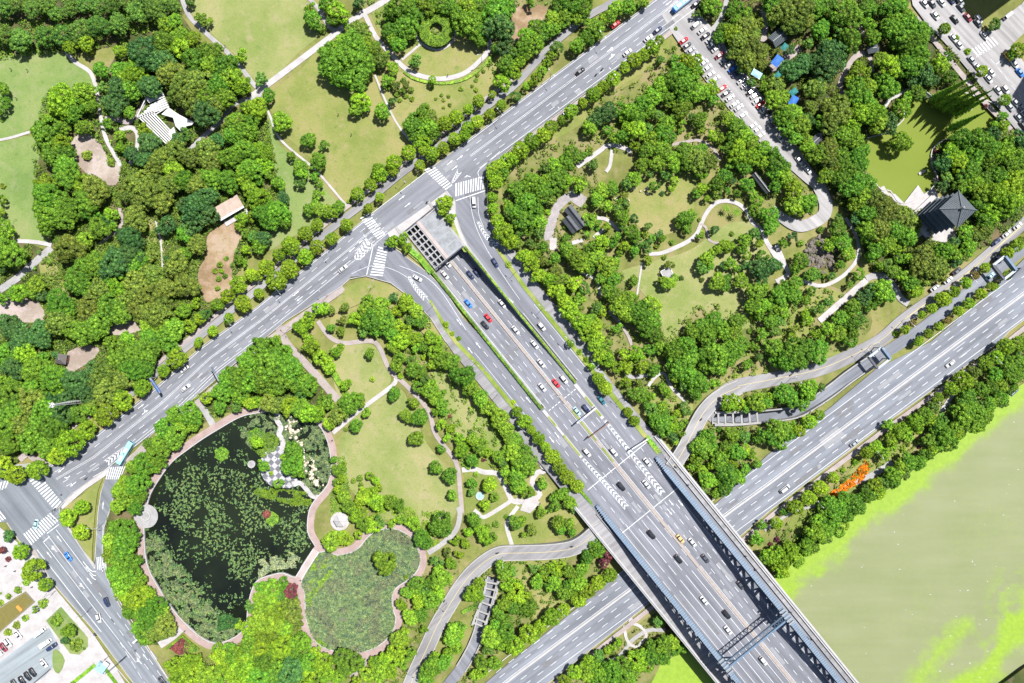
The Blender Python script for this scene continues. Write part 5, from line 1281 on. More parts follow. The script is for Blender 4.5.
(512,171): """30 80 48 b;80 50 52 b;130 80 52 b;180 30 48 b;220 50 42 l;160 120 42 o;60 130 52 b;20 160 42 b;90 150 42 b;50 200 48 b;110 200 38 b;150 40 38 b;270 50 33 y;260 90 22 d;155 170 22 l;65 245 22 b;72 290 22 b;120 250 27 b;180 75 28 b;215 225 18 b;215 265 18 b;130 295 28 b;170 345 28 b;20 290 28 y;50 340 35 l;80 370 38 l;130 360 24 o;110 420 35 l;150 430 35 l;170 400 33 o;180 480 38 l;190 440 28 o;210 520 38 l;230 560 42 l;270 600 45 l;300 650 38 l;330 620 38 l;360 560 24 l;340 550 28 b;310 600 33 b;340 660 35 l;270 510 28 b;250 450 33 l;290 470 28 b;225 310 38 b;260 350 48 b;280 380 38 b;330 350 42 b;380 380 48 b;350 430 48 b;400 430 38 b;370 480 48 b;410 500 38 b;430 540 45 b;460 570 45 b;470 510 38 b;510 560 58 b;560 590 45 b;560 540 45 b;530 620 48 b;570 650 38 b;430 620 35 b;30 245 20 b;15 270 20 b;100 330 22 l;210 430 22 l;310 410 30 b;240 300 24 b;300 310 22 b;410 370 28 b;320 190 30 b;300 250 18 p;360 285 35 l;330 300 24 b;385 215 20 l;375 240 20 o;360 80 35 b;340 110 33 b;400 70 33 b;380 140 28 b;420 150 24 b;455 130 18 b;450 95 18 o;490 30 33 b;460 50 28 b;440 185 35 b;430 230 28 b;480 250 40 b;490 190 20 d;500 280 28 b;450 300 24 l;490 320 24 b;540 300 28 b;430 330 16 l;545 220 18 b;590 250 18 d;545 355 20 l;570 60 24 b;600 90 12 d;550 10 20 b;650 40 22 l;620 15 24 b;640 70 16 l;760 70 28 l;740 90 24 b;755 10 28 b;690 190 35 b;700 230 24 b;715 180 28 b;665 210 20 b;745 250 28 b;810 235 20 d;600 270 18 l;627 375 22 o;625 450 38 b;602 440 22 b;650 430 20 b;677 428 12 o;495 440 24 b;610 345 14 m;420 260 22 b;350 240 22 b;400 290 24 b;560 270 20 b;640 285 14 m;580 300 14 m;530 250 18 m;355 330 20 b;310 210 22 b;345 205 16 b;460 155 14 m;430 120 16 b
820 50 35 b;850 20 33 b;880 40 18 d;820 90 24 b;940 55 33 b;980 120 28 b;1000 170 28 b;960 160 27 b;800 60 18 p;780 110 16 l;860 80 18 b;900 90 18 b;960 90 22 b;860 150 22 p;897 165 24 p;860 300 33 l;820 310 28 l;780 350 33 b;760 390 28 b;930 280 33 b;970 250 28 b;920 310 27 b;870 370 28 b;900 390 18 b;845 380 18 d;820 440 38 b;850 460 28 b;915 440 36 b;930 380 18 d;980 380 38 d;1000 420 38 d;1000 340 28 b;980 480 48 b;960 540 38 b;1000 540 38 b;990 580 22 b;965 585 18 m;1000 650 28 b;790 380 22 b;800 330 20 b;720 640 35 b;760 620 38 b;810 600 42 b;780 650 48 b;840 640 42 b;900 600 38 b;890 650 38 b;950 640 12 m;760 435 12 o;860 430 22 b;940 340 20 l;880 250 12 m;990 290 20 l;760 200 14 m""",
(768,171): """30 60 48 b;60 20 42 b;100 80 48 l;150 130 48 b;110 140 48 b;180 120 24 d;30 10 38 b;20 180 38 b;10 220 38 b;230 20 40 b;290 30 48 b;340 60 58 b;390 50 48 b;370 100 48 b;420 110 48 o;450 140 58 o;400 170 48 b;540 190 58 o;590 210 40 o;480 180 58 o;500 230 58 b;450 230 58 o;550 260 48 b;400 240 48 b;470 290 48 b;430 320 42 b;410 340 28 b;520 310 28 b;350 140 36 b;330 25 36 b;430 180 34 o;510 160 34 o;350 190 28 d;390 270 28 b;580 240 30 b
280 230 38 b;300 290 38 b;320 330 33 b;100 260 22 d;130 290 16 m;60 290 22 b;130 360 38 b;110 390 28 b;180 415 33 b;290 375 22 b;255 420 18 b;240 300 28 l;30 370 55 d;335 465 22 b;365 415 28 b;265 270 22 l;200 290 16 m;280 190 20 b;300 260 24 b;225 420 14 m;150 430 18 b;210 235 16 m;500 400 33 b;540 420 28 b;475 380 28 b;450 380 20 l;570 450 38 b;590 480 33 l;620 340 48 o;650 400 48 o;600 380 48 o;680 380 48 o;640 310 42 o;700 320 42 b;740 330 38 b;750 360 30 d;790 250 46 b;830 260 38 o;860 240 38 o;800 310 38 b;870 200 42 b;890 170 48 l;940 130 58 l;900 90 58 l;850 90 48 b;960 60 58 l;1000 40 48 l;1000 110 38 l;870 30 38 b;820 50 42 b;770 55 38 b;840 130 36 b;920 30 48 b;980 160 28 b;700 60 28 d;715 25 26 b;850 170 30 b;740 290 30 d;520 350 24 b;560 350 26 b;630 440 28 o;690 420 28 o;780 345 24 o
420 480 38 d;460 470 48 b;380 510 42 d;480 500 33 b;340 540 33 b;410 540 30 b;330 560 24 b;250 530 38 b;210 560 38 b;290 590 42 b;330 610 38 b;230 620 42 b;190 650 24 l;280 650 38 b;340 650 28 b;155 595 28 l;150 570 20 l;105 628 22 o;60 560 33 b;100 500 38 b;40 500 42 b;60 450 42 b;110 450 33 b;150 515 24 b;10 600 33 b;45 600 28 b;95 665 22 l;215 665 18 b;20 550 28 b;30 640 24 b;370 590 28 b;440 510 28 b;350 500 22 d;175 480 20 b;240 580 26 b;280 540 24 b
995 297 24 s;958 328 24 s;868 388 20 s;826 418 22 a;790 448 22 s;743 483 22 s;703 515 28 s;655 550 20 s;615 575 15 s;578 608 18 a;548 635 18 s;510 650 12 s;955 418 18 s;890 465 18 s;850 493 22 s;803 530 22 s;762 560 20 s;720 597 18 a;682 622 18 s;640 650 18 s;605 675 16 s;683 505 18 s;912 460 12 s;1012 275 14 s""",
(0,342): """708 65 38 s;655 115 24 s;568 182 32 s;493 237 36 s;425 292 42 s;350 352 34 s;283 403 50 s;228 455 34 s;150 510 38 s;62 530 36 s;10 500 38 s;790 10 14 s;20 50 48 b;90 10 48 d;100 40 48 l;220 50 48 d;60 100 48 d;55 165 33 b;150 110 58 b;220 140 58 b;140 180 48 b;240 190 33 l;30 220 58 b;130 230 58 o;60 280 58 b;30 340 58 b;100 320 58 o;180 280 58 b;250 280 48 d;210 330 58 b;150 350 58 b;120 400 48 b;190 410 48 b;40 400 48 b;310 290 38 b;360 260 33 b;310 160 58 d;370 110 52 d;350 190 48 d;440 110 52 o;400 150 48 o;480 60 58 b;560 50 58 b;540 100 58 b;580 90 48 b;500 140 48 o;430 190 52 o;600 20 48 b;680 20 33 b;10 150 18 b;370 230 36 o;20 420 28 b;410 230 30 o;270 230 40 d;210 230 36 d;250 340 30 b;90 260 34 o;20 290 34 b;180 370 34 b;470 200 28 b;170 60 26 b;10 100 20 b
1000 80 48 b;950 140 52 b;920 150 48 b;1010 160 48 b;890 200 42 b;960 210 38 b;825 225 26 l;945 260 24 b;1000 245 28 l;880 260 28 b;765 290 46 b;710 290 42 b;740 330 34 b;700 380 46 b;660 340 42 b;600 410 28 b;630 450 46 b;580 490 46 b;530 500 28 b;550 570 48 b;510 620 42 b;480 590 33 b;470 660 28 b;540 660 38 b;500 560 30 b;328 660 28 s;265 683 14 s;630 400 28 b;650 480 24 b;560 620 30 b;620 500 26 b;780 330 26 b;990 120 34 b;1018 45 34 l""",
(256,342): """40 30 58 b;100 60 58 b;50 90 66 b;140 100 58 b;100 150 58 b;30 150 52 b;200 170 46 b;230 160 24 b;10 240 28 l;50 240 38 o;90 250 38 o;130 255 38 l;170 260 38 b;210 285 42 l;240 290 36 l;280 240 34 y;295 325 28 l;330 290 42 o;380 250 48 b;420 240 28 b;400 335 28 b;440 280 20 b;360 350 10 m;225 20 36 l;270 70 38 l;320 40 24 l;290 100 30 l;360 170 24 l;340 18 13 s;455 45 22 b;465 150 12 m;550 20 28 b;590 5 20 b;575 60 24 b;555 100 28 b;570 145 20 l;640 25 20 b;670 20 22 b;720 40 33 l;745 70 38 b;780 80 38 b;710 90 24 l;620 80 24 b;630 110 33 b;660 120 28 b;650 180 26 b;700 190 38 b;740 250 28 b;710 230 24 b;830 135 48 b;860 180 40 b;900 225 36 b;930 265 33 b;975 305 40 b;1000 350 33 b;1015 390 28 b;640 235 24 b;705 285 20 l;600 295 28 b;655 300 36 b;740 330 22 l;780 345 20 l;765 380 18 l;810 385 22 l;750 420 28 b;822 430 32 l;640 385 32 b;552 207 28 b;720 502 28 b;778 535 33 b;785 613 22 b;870 390 28 b;900 420 33 b;865 485 38 b;910 470 10 r;775 297 8 r;970 460 28 b;995 520 24 b;1010 560 26 b;935 570 32 l;865 565 22 b;865 600 18 b;955 620 20 b;915 650 22 l;180 215 26 b;70 190 34 b;160 170 30 b;130 130 34 b;340 245 30 l;260 265 24 l;740 210 20 b;750 280 18 b;880 530 12 m;930 440 18 l;985 480 22 b;1000 440 22 b;680 150 24 b;670 60 14 l;860 365 14 d;850 420 14 l
150 440 42 b;150 490 46 b;120 460 26 l;165 520 26 b;125 500 24 b;30 495 26 b;90 565 22 b;60 525 10 l;5 400 26 l;330 510 28 b;350 620 28 b;370 660 28 b;430 620 33 l;480 640 36 l;455 535 18 l;480 555 18 l;540 640 30 b;570 650 28 b;470 600 22 l;490 580 18 l;345 545 18 l;320 560 16 b;415 545 14 m;390 555 12 m;420 570 12 m;310 470 16 b;350 490 12 l;440 600 20 b;520 630 20 b;400 650 22 l;330 590 20 l""",
(512,342): """20 278 20 s;50 317 28 s;78 352 18 s;107 385 24 s;135 420 20 s;163 458 28 s;190 500 28 s;222 540 28 s;260 575 26 s;5 240 10 s;20 380 42 b;60 430 48 b;50 490 48 b;20 540 42 b;65 600 28 b;30 580 33 b;122 567 25 b;5 440 38 b;200 610 30 b;230 640 30 b;170 620 22 b;170 660 26 b;120 675 20 b;40 390 30 b;80 470 28 b;215 595 18 b;245 660 18 b;345 145 24 s;375 185 26 s;360 165 20 s;295 70 12 s;318 98 14 s;270 40 12 s;235 5 14 s;415 225 8 m;430 245 8 m;465 280 18 s;490 315 20 s;515 360 13 s;520 378 10 m;445 262 8 m;283 55 8 m;306 84 8 m
330 10 33 b;370 15 28 b;380 70 35 l;420 100 28 l;350 50 33 l;455 50 28 l;500 50 33 l;455 110 42 l;460 150 33 l;520 100 28 l;505 150 28 o;560 120 28 b;500 210 38 b;550 30 28 b;590 20 28 b;545 215 28 l;600 180 24 y;620 200 22 l;560 270 28 b;600 260 26 b;660 285 18 l;695 270 28 b;600 330 48 b;640 330 33 l;640 370 28 d;570 310 28 b;680 330 24 y;680 370 16 y;655 400 14 y;540 250 18 b;610 280 22 b;580 290 22 b;650 30 48 b;700 70 52 b;660 100 48 b;640 140 38 b;700 130 48 b;740 160 48 b;730 200 33 b;820 60 58 b;870 50 48 b;800 30 38 b;900 20 48 b;840 100 28 b;940 90 24 b;990 60 18 b;970 20 20 b;700 20 48 b;760 50 38 b;805 165 24 y;845 125 14 y;770 100 28 b;690 170 26 b;780 20 26 b;640 60 26 b
865 250 35 l;900 240 33 l;935 265 20 b;980 240 42 b;1010 240 33 b;780 380 38 b;760 420 48 b;880 370 33 b;930 380 28 b;830 350 22 b;740 470 28 b;720 500 20 b;850 420 28 b;900 440 38 b;830 470 38 b;860 530 48 b;900 540 33 b;930 510 28 b;780 550 38 b;850 585 33 b;815 605 22 b;770 590 22 b;980 485 22 b;1000 370 28 b;800 410 28 b;800 490 22 l;880 490 24 l;760 510 22 b;930 430 26 l;960 450 20 l;820 560 22 b;740 435 24 b;980 390 20 b""",
(768,342): """5 220 24 b;70 210 48 b;160 190 42 b;140 250 28 b;100 240 26 b;215 180 18 b;205 292 20 s;165 320 28 s;125 355 24 s;85 370 28 b;40 350 48 b;10 380 38 b;50 410 26 b;600 0 16 s;20 20 42 b;100 40 58 b;150 30 48 b;70 70 48 b;200 40 48 b;30 80 28 b;330 0 28 b;130 80 33 b;45 225 24 b;170 215 24 b;100 340 22 b;110 660 30 s;163 622 28 s;210 582 28 s;262 542 28 s;300 512 24 s;350 480 34 s;395 443 24 s;432 420 24 s;490 390 28 l;465 450 28 y;520 350 33 l;560 370 28 y;590 320 38 l;630 290 33 b;660 260 24 b;680 222 20 s;650 310 28 l;735 185 28 s;780 155 36 s;825 118 28 o;870 85 28 s;910 60 28 s;950 20 33 s;1000 5 28 s
700 370 48 b;650 390 33 b;750 340 33 b;760 370 28 b;680 340 38 b;780 290 48 b;820 280 48 b;780 240 33 b;800 215 38 b;830 330 42 b;860 300 38 b;880 250 33 b;850 190 33 b;890 180 33 b;930 170 33 b;960 110 42 b;940 245 24 b;1000 80 38 b;990 140 33 b;1010 50 28 b;910 130 33 b;740 400 28 b;640 450 28 b;600 480 33 b;560 480 38 b;530 500 33 b;500 530 38 b;470 560 28 b;430 570 33 l;420 610 28 b;340 650 48 b;300 630 38 b;250 640 38 b;280 670 42 b;220 670 28 b;480 520 28 b;605 422 8 r;540 360 22 y;500 420 20 y;550 340 24 l;540 430 14 m;480 330 24 b;600 350 22 l;620 440 16 b;720 420 22 b;660 430 24 b;400 580 22 b;380 620 24 b;450 590 22 b;510 490 22 b;850 250 24 b;920 200 26 b;700 310 26 b;740 270 24 b;940 60 20 b;980 180 22 b;560 410 10 m;590 395 10 m""",
(0,512): """272 22 32 s;325 80 30 s;85 157 30 s;135 230 42 s;182 290 26 s;35 95 22 d;10 152 14 r;35 187 12 r;107 280 16 m;72 312 16 m;35 337 13 m;5 362 13 m;5 325 7 m;175 365 20 m;140 390 13 y;103 423 14 m;67 452 16 m;32 480 16 m;228 432 24 m;275 475 28 b;260 515 16 d;307 530 26 m;338 545 8 b
480 70 42 b;520 80 42 b;450 120 38 b;500 130 52 b;450 170 38 b;490 190 48 b;530 200 38 b;470 240 42 b;530 250 42 b;490 290 42 b;560 270 28 b;500 330 36 l;560 350 48 l;590 330 33 l;520 400 28 b;570 400 38 b;610 390 52 b;600 430 48 b;640 400 38 b;660 450 48 o;620 470 48 o;590 490 42 b;560 460 33 b;440 140 26 b;470 280 28 b;540 300 28 b;650 490 30 o;540 340 28 l
695 610 32 l;750 600 33 l;780 590 28 l;770 650 42 l;830 650 42 b;720 660 38 l;860 670 33 b;890 620 28 l;930 570 33 b;880 580 33 l;970 580 36 l;960 620 38 l;1010 560 33 b;1000 600 42 l;940 650 42 l;1000 520 42 y;1010 380 26 b;905 440 36 d;955 448 20 l;990 650 38 l;1000 470 33 y;870 540 20 l;920 540 22 b;740 630 28 l;800 620 24 l;980 540 24 y""",
(256,512): """20 300 26 b;60 310 42 b;110 290 28 b;140 315 30 r;40 360 48 y;80 400 48 y;60 440 52 y;20 430 48 y;110 460 36 y;150 400 42 o;40 480 42 y;20 540 42 l;100 540 48 l;180 520 42 b;40 590 48 b;150 590 38 b;140 640 58 d;80 650 48 b;210 600 38 b;200 660 38 l;20 650 48 b;270 600 42 l;280 650 33 l;370 600 55 b;460 590 33 l;330 660 28 b;100 330 26 b;160 450 26 o;140 560 26 b;60 550 26 l;150 350 22 o;60 620 28 b;240 560 24 l;250 690 28 b;400 680 24 l
305 115 40 y;350 105 32 l;400 15 28 l;430 50 28 b;470 60 28 l;500 40 22 b;545 45 20 l;580 30 20 b;630 45 28 l;660 100 33 b;680 120 28 b;740 50 48 b;715 75 22 l;870 30 28 b;850 80 20 l;800 115 20 l;838 125 20 l;765 160 18 o;815 170 18 l;720 195 24 b;780 205 24 l;905 80 28 l;920 110 26 l;950 100 18 b;1010 25 14 b;515 200 48 y;740 270 42 b;640 290 33 b;650 350 33 l;610 320 28 b;700 350 38 b;580 370 22 l;620 420 33 b;660 410 28 b;730 330 28 l;580 500 38 b;560 560 38 l;530 590 38 l;490 600 28 b;620 560 22 y;500 640 38 b;450 650 33 b;540 640 28 l;590 600 26 y;670 470 16 y;700 280 28 b;680 310 24 b;730 230 22 l;930 60 14 m;960 50 14 m;410 90 18 l;450 30 16 l;890 40 16 b;650 330 24 b;600 260 10 m
870 330 45 l;890 290 28 l;880 370 28 b;790 490 42 b;800 540 28 b;700 620 42 b;750 600 33 b;680 660 33 b;990 230 38 b;1000 360 33 b;970 400 28 b;940 500 42 b;1000 480 38 b;980 520 33 l;955 605 28 b;900 640 28 l;900 600 28 b;820 460 22 b;770 560 22 l;1010 290 28 l;1000 430 26 b;960 450 24 b;930 550 22 b;1010 540 22 b;870 650 20 b;720 580 22 l""",
(512,512): """115 5 20 b;10 40 28 b;40 35 20 l;80 70 22 o;185 40 28 b;225 45 24 b;195 70 22 b;240 80 18 b;5 240 18 b;90 225 20 b;130 235 22 b;155 215 16 l;180 240 22 l;190 210 22 l;100 280 28 b;170 280 28 b;230 240 28 b;60 380 38 b;20 330 38 l;10 380 33 b;210 320 33 b;270 290 33 b;280 230 28 b;300 180 28 b;340 150 33 b;340 120 24 b;290 180 18 y;370 200 22 r;385 165 24 r;390 252 28 s;345 282 28 s;300 315 30 s;265 353 28 s;208 390 24 s;160 418 34 s;115 457 24 s;72 488 38 s;12 535 36 s;250 260 20 b;60 330 20 l;130 260 18 l;150 300 20 b;30 290 18 l;75 400 20 b;50 90 14 y;230 290 22 b;250 300 20 b
585 435 24 b;620 462 12 r;420 525 22 l;385 550 18 l;345 575 26 b;310 600 28 s;250 640 28 s;210 675 24 s;300 640 38 b;350 640 42 b;400 640 48 b;440 610 38 b;430 670 38 b;500 600 38 l;520 570 28 l;560 540 28 b;560 580 33 b;600 530 38 b;640 520 33 b;600 580 33 b;650 550 26 b;685 545 20 b;470 660 33 b;380 600 22 l;540 620 24 b;620 555 24 b;470 570 14 m;350 610 24 b;980 110 26 b;1010 180 28 b;1005 60 20 b;490 640 24 b;330 660 30 b""",
(768,512): """35 45 22 s;70 10 24 b;20 170 38 l;50 200 33 l;110 180 28 b;90 150 33 l;150 140 33 b;180 140 26 b;190 80 42 b;230 60 38 b;200 35 30 b;260 20 42 b;310 10 33 b;280 80 24 b;120 100 12 d;35 110 12 r;10 130 10 r;50 230 26 l;340 0 18 b;300 50 24 b;235 95 22 b;160 110 24 b;25 210 24 l;75 170 22 l;130 160 20 b;210 110 22 b"""}
ntot = 0
BANKR = [(788,575),(802,566),(812,556),(826,546),(836,538),(850,522),(862,512),(872,502),(884,498),(896,488),(908,478),(920,470),(930,463),(940,454),(950,446),(962,438),(972,428),(984,418),(994,410),(1004,402),(1014,394)]
# roofs, terraces and canopies that stand clear of the crowns round them (plan units and radius)
CLEAR = [(573,218,9),(566,212,4),(556,208,5),(550,225,4),(61,359,4.5),(666,274,3.5),(150,108,7),(158,122,6),(172,128,7),(185,124,5),(164,100,5),(228,207,8),(777.5,38,6),(785,47,3),(777,60,5),(770,70,4),(873,49,4),(816,139,4),(761,183,4),(755,177,3),(767,190,3),
 (794,92,3),(794,100,4),(757,73,4),(437,29,17),(340,521,9),(952,213,17),(935,220,14),(930,236,8),(912,196,6),(668,30,6),(700,35,10),(715,58,13),(735,85,13),(752,108,12),(770,130,9),(788,150,6),(805,173,6),(820,190,6),(824,210,6),(805,225,5),(930,20,8),(945,45,8),(960,60,8),(985,85,8),(480,495,2.4),(278,460,4),(278,470,3),(285,476,3),(270,478,3),
 (843,300,5),(828,314,5),(860,287,5),(836,307,5),(852,293,5),(821,320,4),(866,281,4),(148,515,8),(740,419,8),(722,419,8),(758,418,7),(488,592,6),(483,608,6),(879,358,5),(822,256,6),(712,206,3),(724,202,3),(738,204,3),(700,224,3),(665,252,3),(690,240,3),(752,220,3),(842,90,3),(848,68,3),(112,150,4),(100,135,3),(120,180,4),(130,122,4),(40,310,8),(15,310,8),(22,308,7),(92,140,5),(104,158,5),(108,172,6),(84,360,6),(92,350,5),(130,327,5),(845,478,6),(855,470,5),(862,466,4),(84,355,4)]
rz = random.Random(11)
TS = {(512,0):.84,(512,171):.84,(768,0):.90,(768,171):.84,(0,0):.90,(0,171):.89,(0,342):.93,(256,171):.93,(256,0):.95,(256,342):.92,(512,342):.88,(768,342):.88}
SROW = 1.06
OPEN = [(crom(p_, False, 3), (w__ if not isinstance(w__, list) else w__[0])) for p_, w__, m_ in PATHS] + [([(819,321),(843,300),(866,280)], 7), ([(668,8),(687,26),(724,76),(768,130),(805,173),(818,186),(825,203),(824,214),(812,223),(798,226),(783,219)], 12)]
def off_paths(x, y, r):
    """crowns leave most of each path open: they stand back from it or stay smaller"""
    best = None
    for ln, w_ in OPEN:
        for (ax, ay), (bx, by) in zip(ln, ln[1:]):
            dx, dy = bx - ax, by - ay; t = max(0, min(1, ((x - ax) * dx + (y - ay) * dy) / (dx * dx + dy * dy + 1e-9))); qx, qy = ax + t * dx, ay + t * dy
            d = math.hypot(x - qx, y - qy) - w_ / 2
            if best is None or d < best[0]: best = (d, qx, qy)
    d, qx, qy = best
    if d < r * .85 and r > 1.5:
        l = math.hypot(x - qx, y - qy) or 1; push = min(3.0, r * .85 - d); x += (x - qx) / l * push; y += (y - qy) / l * push; d += push
        if d < r * .8: r = max(r * .66, d)
    return x, y, r
for (ox, oy), txt in TILES.items():
    for e in txt.replace('\n', ';').split(';'):
        e = e.split()
        if len(e) != 4: continue
        x = ox + float(e[0]) / 4; y = oy + float(e[1]) / 4
        r = float(e[2]) / 4 * (TS.get((ox, oy), .96) if e[3] != 's' else SROW); ok = True
        if e[3] == 'c':
            r *= .86; y += 2.5 if float(e[1]) > 75 else -1.5       # two clipped rows with a shaded gap
            x += 0
        if e[3] != 's': x, y, r = off_paths(x, y, r)
        for cx, cy, cr in CLEAR:
            dd = math.hypot(x - cx, y - cy)
            if dd < cr + r * .92:
                if dd < cr + 1.2 and r > 2.2: ok = False
                elif r > 2.2 or dd < cr * .5: r = max(1.2, dd - cr + .3)
        if not ok: continue
        plant(x, y, r, e[3], rz); ntot += 1
# the same groves go on a little beyond what the picture shows
rb = random.Random(5)
for i in range(0):
    pass
for i, (x, y) in enumerate(BANKR): plant(x - 4.5 + rb.uniform(-1.5, 1.5), y - 5.5 + rb.uniform(-1.5, 1.5), rb.uniform(4.0, 7.0), rb.choice('bbl'), rz)
print('TREES', ntot, NTREE)

# ================================================================== HEDGES
def hedge(pts, wd, h, lab, mat='leaves hedge', z0=0.0, seed=1, kind_='hedge', dens=7):
    """clipped hedge: leafy shell over a solid heart, following a line"""
    rs = np.random.RandomState(seed); V = []; F = []; b = MB()
    ws = [P(*p) for p in pts]; wm = wd * SC
    ptsl = []; nr = []
    for a, c in zip(ws, ws[1:]):
        L_ = (c - a).length; d = (c - a) / L_; n_ = Vector((-d.y, d.x, 0)); n = int(L_ * wm * dens) + 8
        t = rs.rand(n); u = rs.uniform(-.5, .5, n); top = rs.rand(n) < .75
        for ti, ui, tp in zip(t, u, top):
            if tp: p = a + d * (L_ * ti) + n_ * (ui * wm); z = h * (1 - .25 * abs(ui * 2) ** 3) + rs.normal(0, .06); nv = (0, 0, 1)
            else: s = 1 if ui > 0 else -1; p = a + d * (L_ * ti) + n_ * (s * .5 * wm); z = rs.uniform(.1, h); nv = (n_.x * s, n_.y * s, .3)
            ptsl.append((p.x, p.y, z0 + z)); nr.append(nv)
        b.bar(a + Vector((0, 0, z0 + h * .42)), c + Vector((0, 0, z0 + h * .42)), wm * .86, h * .8)
    V, F = leaf_quads(np.array(ptsl), np.array(nr), .20, rs, .6)
    parts = [(V, F), (np.array([tuple(v) for v in b.v]), np.array([f for f in b.f]))]
    o = bpy.data.objects.new(kind_, to_mesh(kind_, parts, mat)); col.objects.link(o)
    tag(o, lab, 'hedge', 'hedges beside roads and paths'); return o
hedge([ST(-20 + 19.6 * i, -20.8 - .15 * i) for i in range(11)], 3.0, 1.2, 'long narrow hedge on the left wall of the sunken expressway', z0=.9, seed=1)
hedge([ST(2 + 17.5 * i, 20.2) for i in range(11)], 2.2, 1.0, 'long narrow hedge on the right wall of the sunken expressway', z0=.9, seed=2)
hedge([(408,248),(420,258),(432,273)], 6, 1.3, 'bright green hedge wedge beside the grid openings of the canopy', 'leaves bright', .6, 3)
hedge([ST(262, 41), ST(273, 41), ST(286, 41)], 5, 1.2, 'thick dark hedge block where the right bridge truss begins', z0=3.0, seed=4)
hedge([ST(262, -43), ST(275, -43), ST(288, -43)], 3, 1.0, 'short hedge block where the left bridge truss begins', z0=3.0, seed=5)
hedge([(331,367),(337,378),(344,390),(349,398)], 6, 1.5, 'dark green hedge on the right of the pink park walk', seed=6)
hedge(crom([(404,72),(412,78),(424,82),(441,84),(458,82),(472,76),(484,66),(491,57)], False, 2), 2.6, .9, 'curved hedge along the crescent path below the ring arbour', 'leaves bright', seed=7)
hedge([(96,664),(84,674),(70,685)], 4, 1.0, 'hedge running down left from the glass gatehouse', seed=8)
hedge([(107,669),(113,677),(121,688)], 4, 1.0, 'hedge running down right from the glass gatehouse', seed=9)
hedge([(464,460),(472,466)], 10, 1.6, 'thick hedge block above the hexagon garden', seed=10)
hedge([(560,492),(568,502),(575,512)], 5, 1.6, 'teal green hedge beside the left bridge parapet', 'leaves d', .5, seed=11)
hedge([(168,648),(183,635)], 2, .7, 'lime hedge on the upper left of the maroon flower bed', 'leaves y', .6, seed=12)
hedge([(183,635),(200,649)], 2, .7, 'lime hedge on the upper right of the maroon flower bed', 'leaves y', .6, seed=13)
hedge([(432,232 - 2),(436,234)], 1, .5, 'tiny planter hedge on the canopy edge', seed=14) if False else None
for (ax, ay), (bx, by), lab in (((462,612),(474,606),'hedge at the left foot of the beamed west ramp'),):
    hedge([(ax, ay), ((ax + bx) / 2, (ay + by) / 2), (bx, by)], 4, 1.2, lab, 'leaves bright', seed=int(ax))

# ================================================================== GROUND COVER
def hard_mask(x, y):
    m = np.zeros(x.shape, bool)
    for pl in HARD:
        xs_ = [p[0] for p in pl]; ys_ = [p[1] for p in pl]
        k = (x > min(xs_)) & (x < max(xs_)) & (y > min(ys_)) & (y < max(ys_)) & ~m
        if k.any(): i = np.where(k)[0]; m[i[in_poly(x[i], y[i], pl)]] = True
    return m
def scatter(name, poly, dens, size, zlo, zhi, mat, lab, seed, hard=True, clump=None, flatn=1.0, zbase=0.55, thr=0.0, cat='undergrowth', big=None):
    from mathutils import noise as mn
    rs = np.random.RandomState(seed); xs_ = [p[0] for p in poly]; ys_ = [p[1] for p in poly]
    x0, x1, y0, y1 = max(-30, min(xs_)), min(1054, max(xs_)), max(-30, min(ys_)), min(713, max(ys_))
    n = int((x1 - x0) * (y1 - y0) * dens); x = rs.uniform(x0, x1, n); y = rs.uniform(y0, y1, n)
    k = in_poly(x, y, poly); x, y = x[k], y[k]
    if hard: k = ~hard_mask(x, y); x, y = x[k], y[k]
    if clump:
        f = np.array([mn.fractal(Vector((a / clump, b / clump, seed)), 1, 2, 3) for a, b in zip(x, y)]); k = f > thr; x, y, f = x[k], y[k], f[k]
        z = zlo + (zhi - zlo) * np.clip((f - thr) * 2.2, 0, 1) * rs.uniform(.5, 1, len(x))
    else: z = rs.uniform(zlo, zhi, len(x))
    if big:
        k = np.array([mn.fractal(Vector((a / big[0], b / big[0], seed + 5)), 1, 2, 3) for a, b in zip(x, y)]) + rs.normal(0, .08, len(x)) > big[1]; x, y, z = x[k], y[k], z[k]
    pts = np.stack([(x - 512) * SC, (341.5 - y) * SC, zbase + z], 1); nr = np.tile([0, 0, flatn], (len(x), 1)).astype(float)
    if len(pts) < 4: return
    V, F = leaf_quads(pts, nr, size, rs, .7)
    o = bpy.data.objects.new(name, to_mesh(name, [(V, F)], mat)); col.objects.link(o)
    tag(o, lab, None, kind='stuff'); return o
for i, (nm, pl) in enumerate(FOREST.items()):
    scatter('undergrowth', pl, 1.5, .34, 0.0, 1.7, 'leaves undergrowth', f'low undergrowth between the trees of the {nm}', 20 + i, clump=6 if nm in OPENG else 11, thr=.12 if nm in OPENG else -.08)
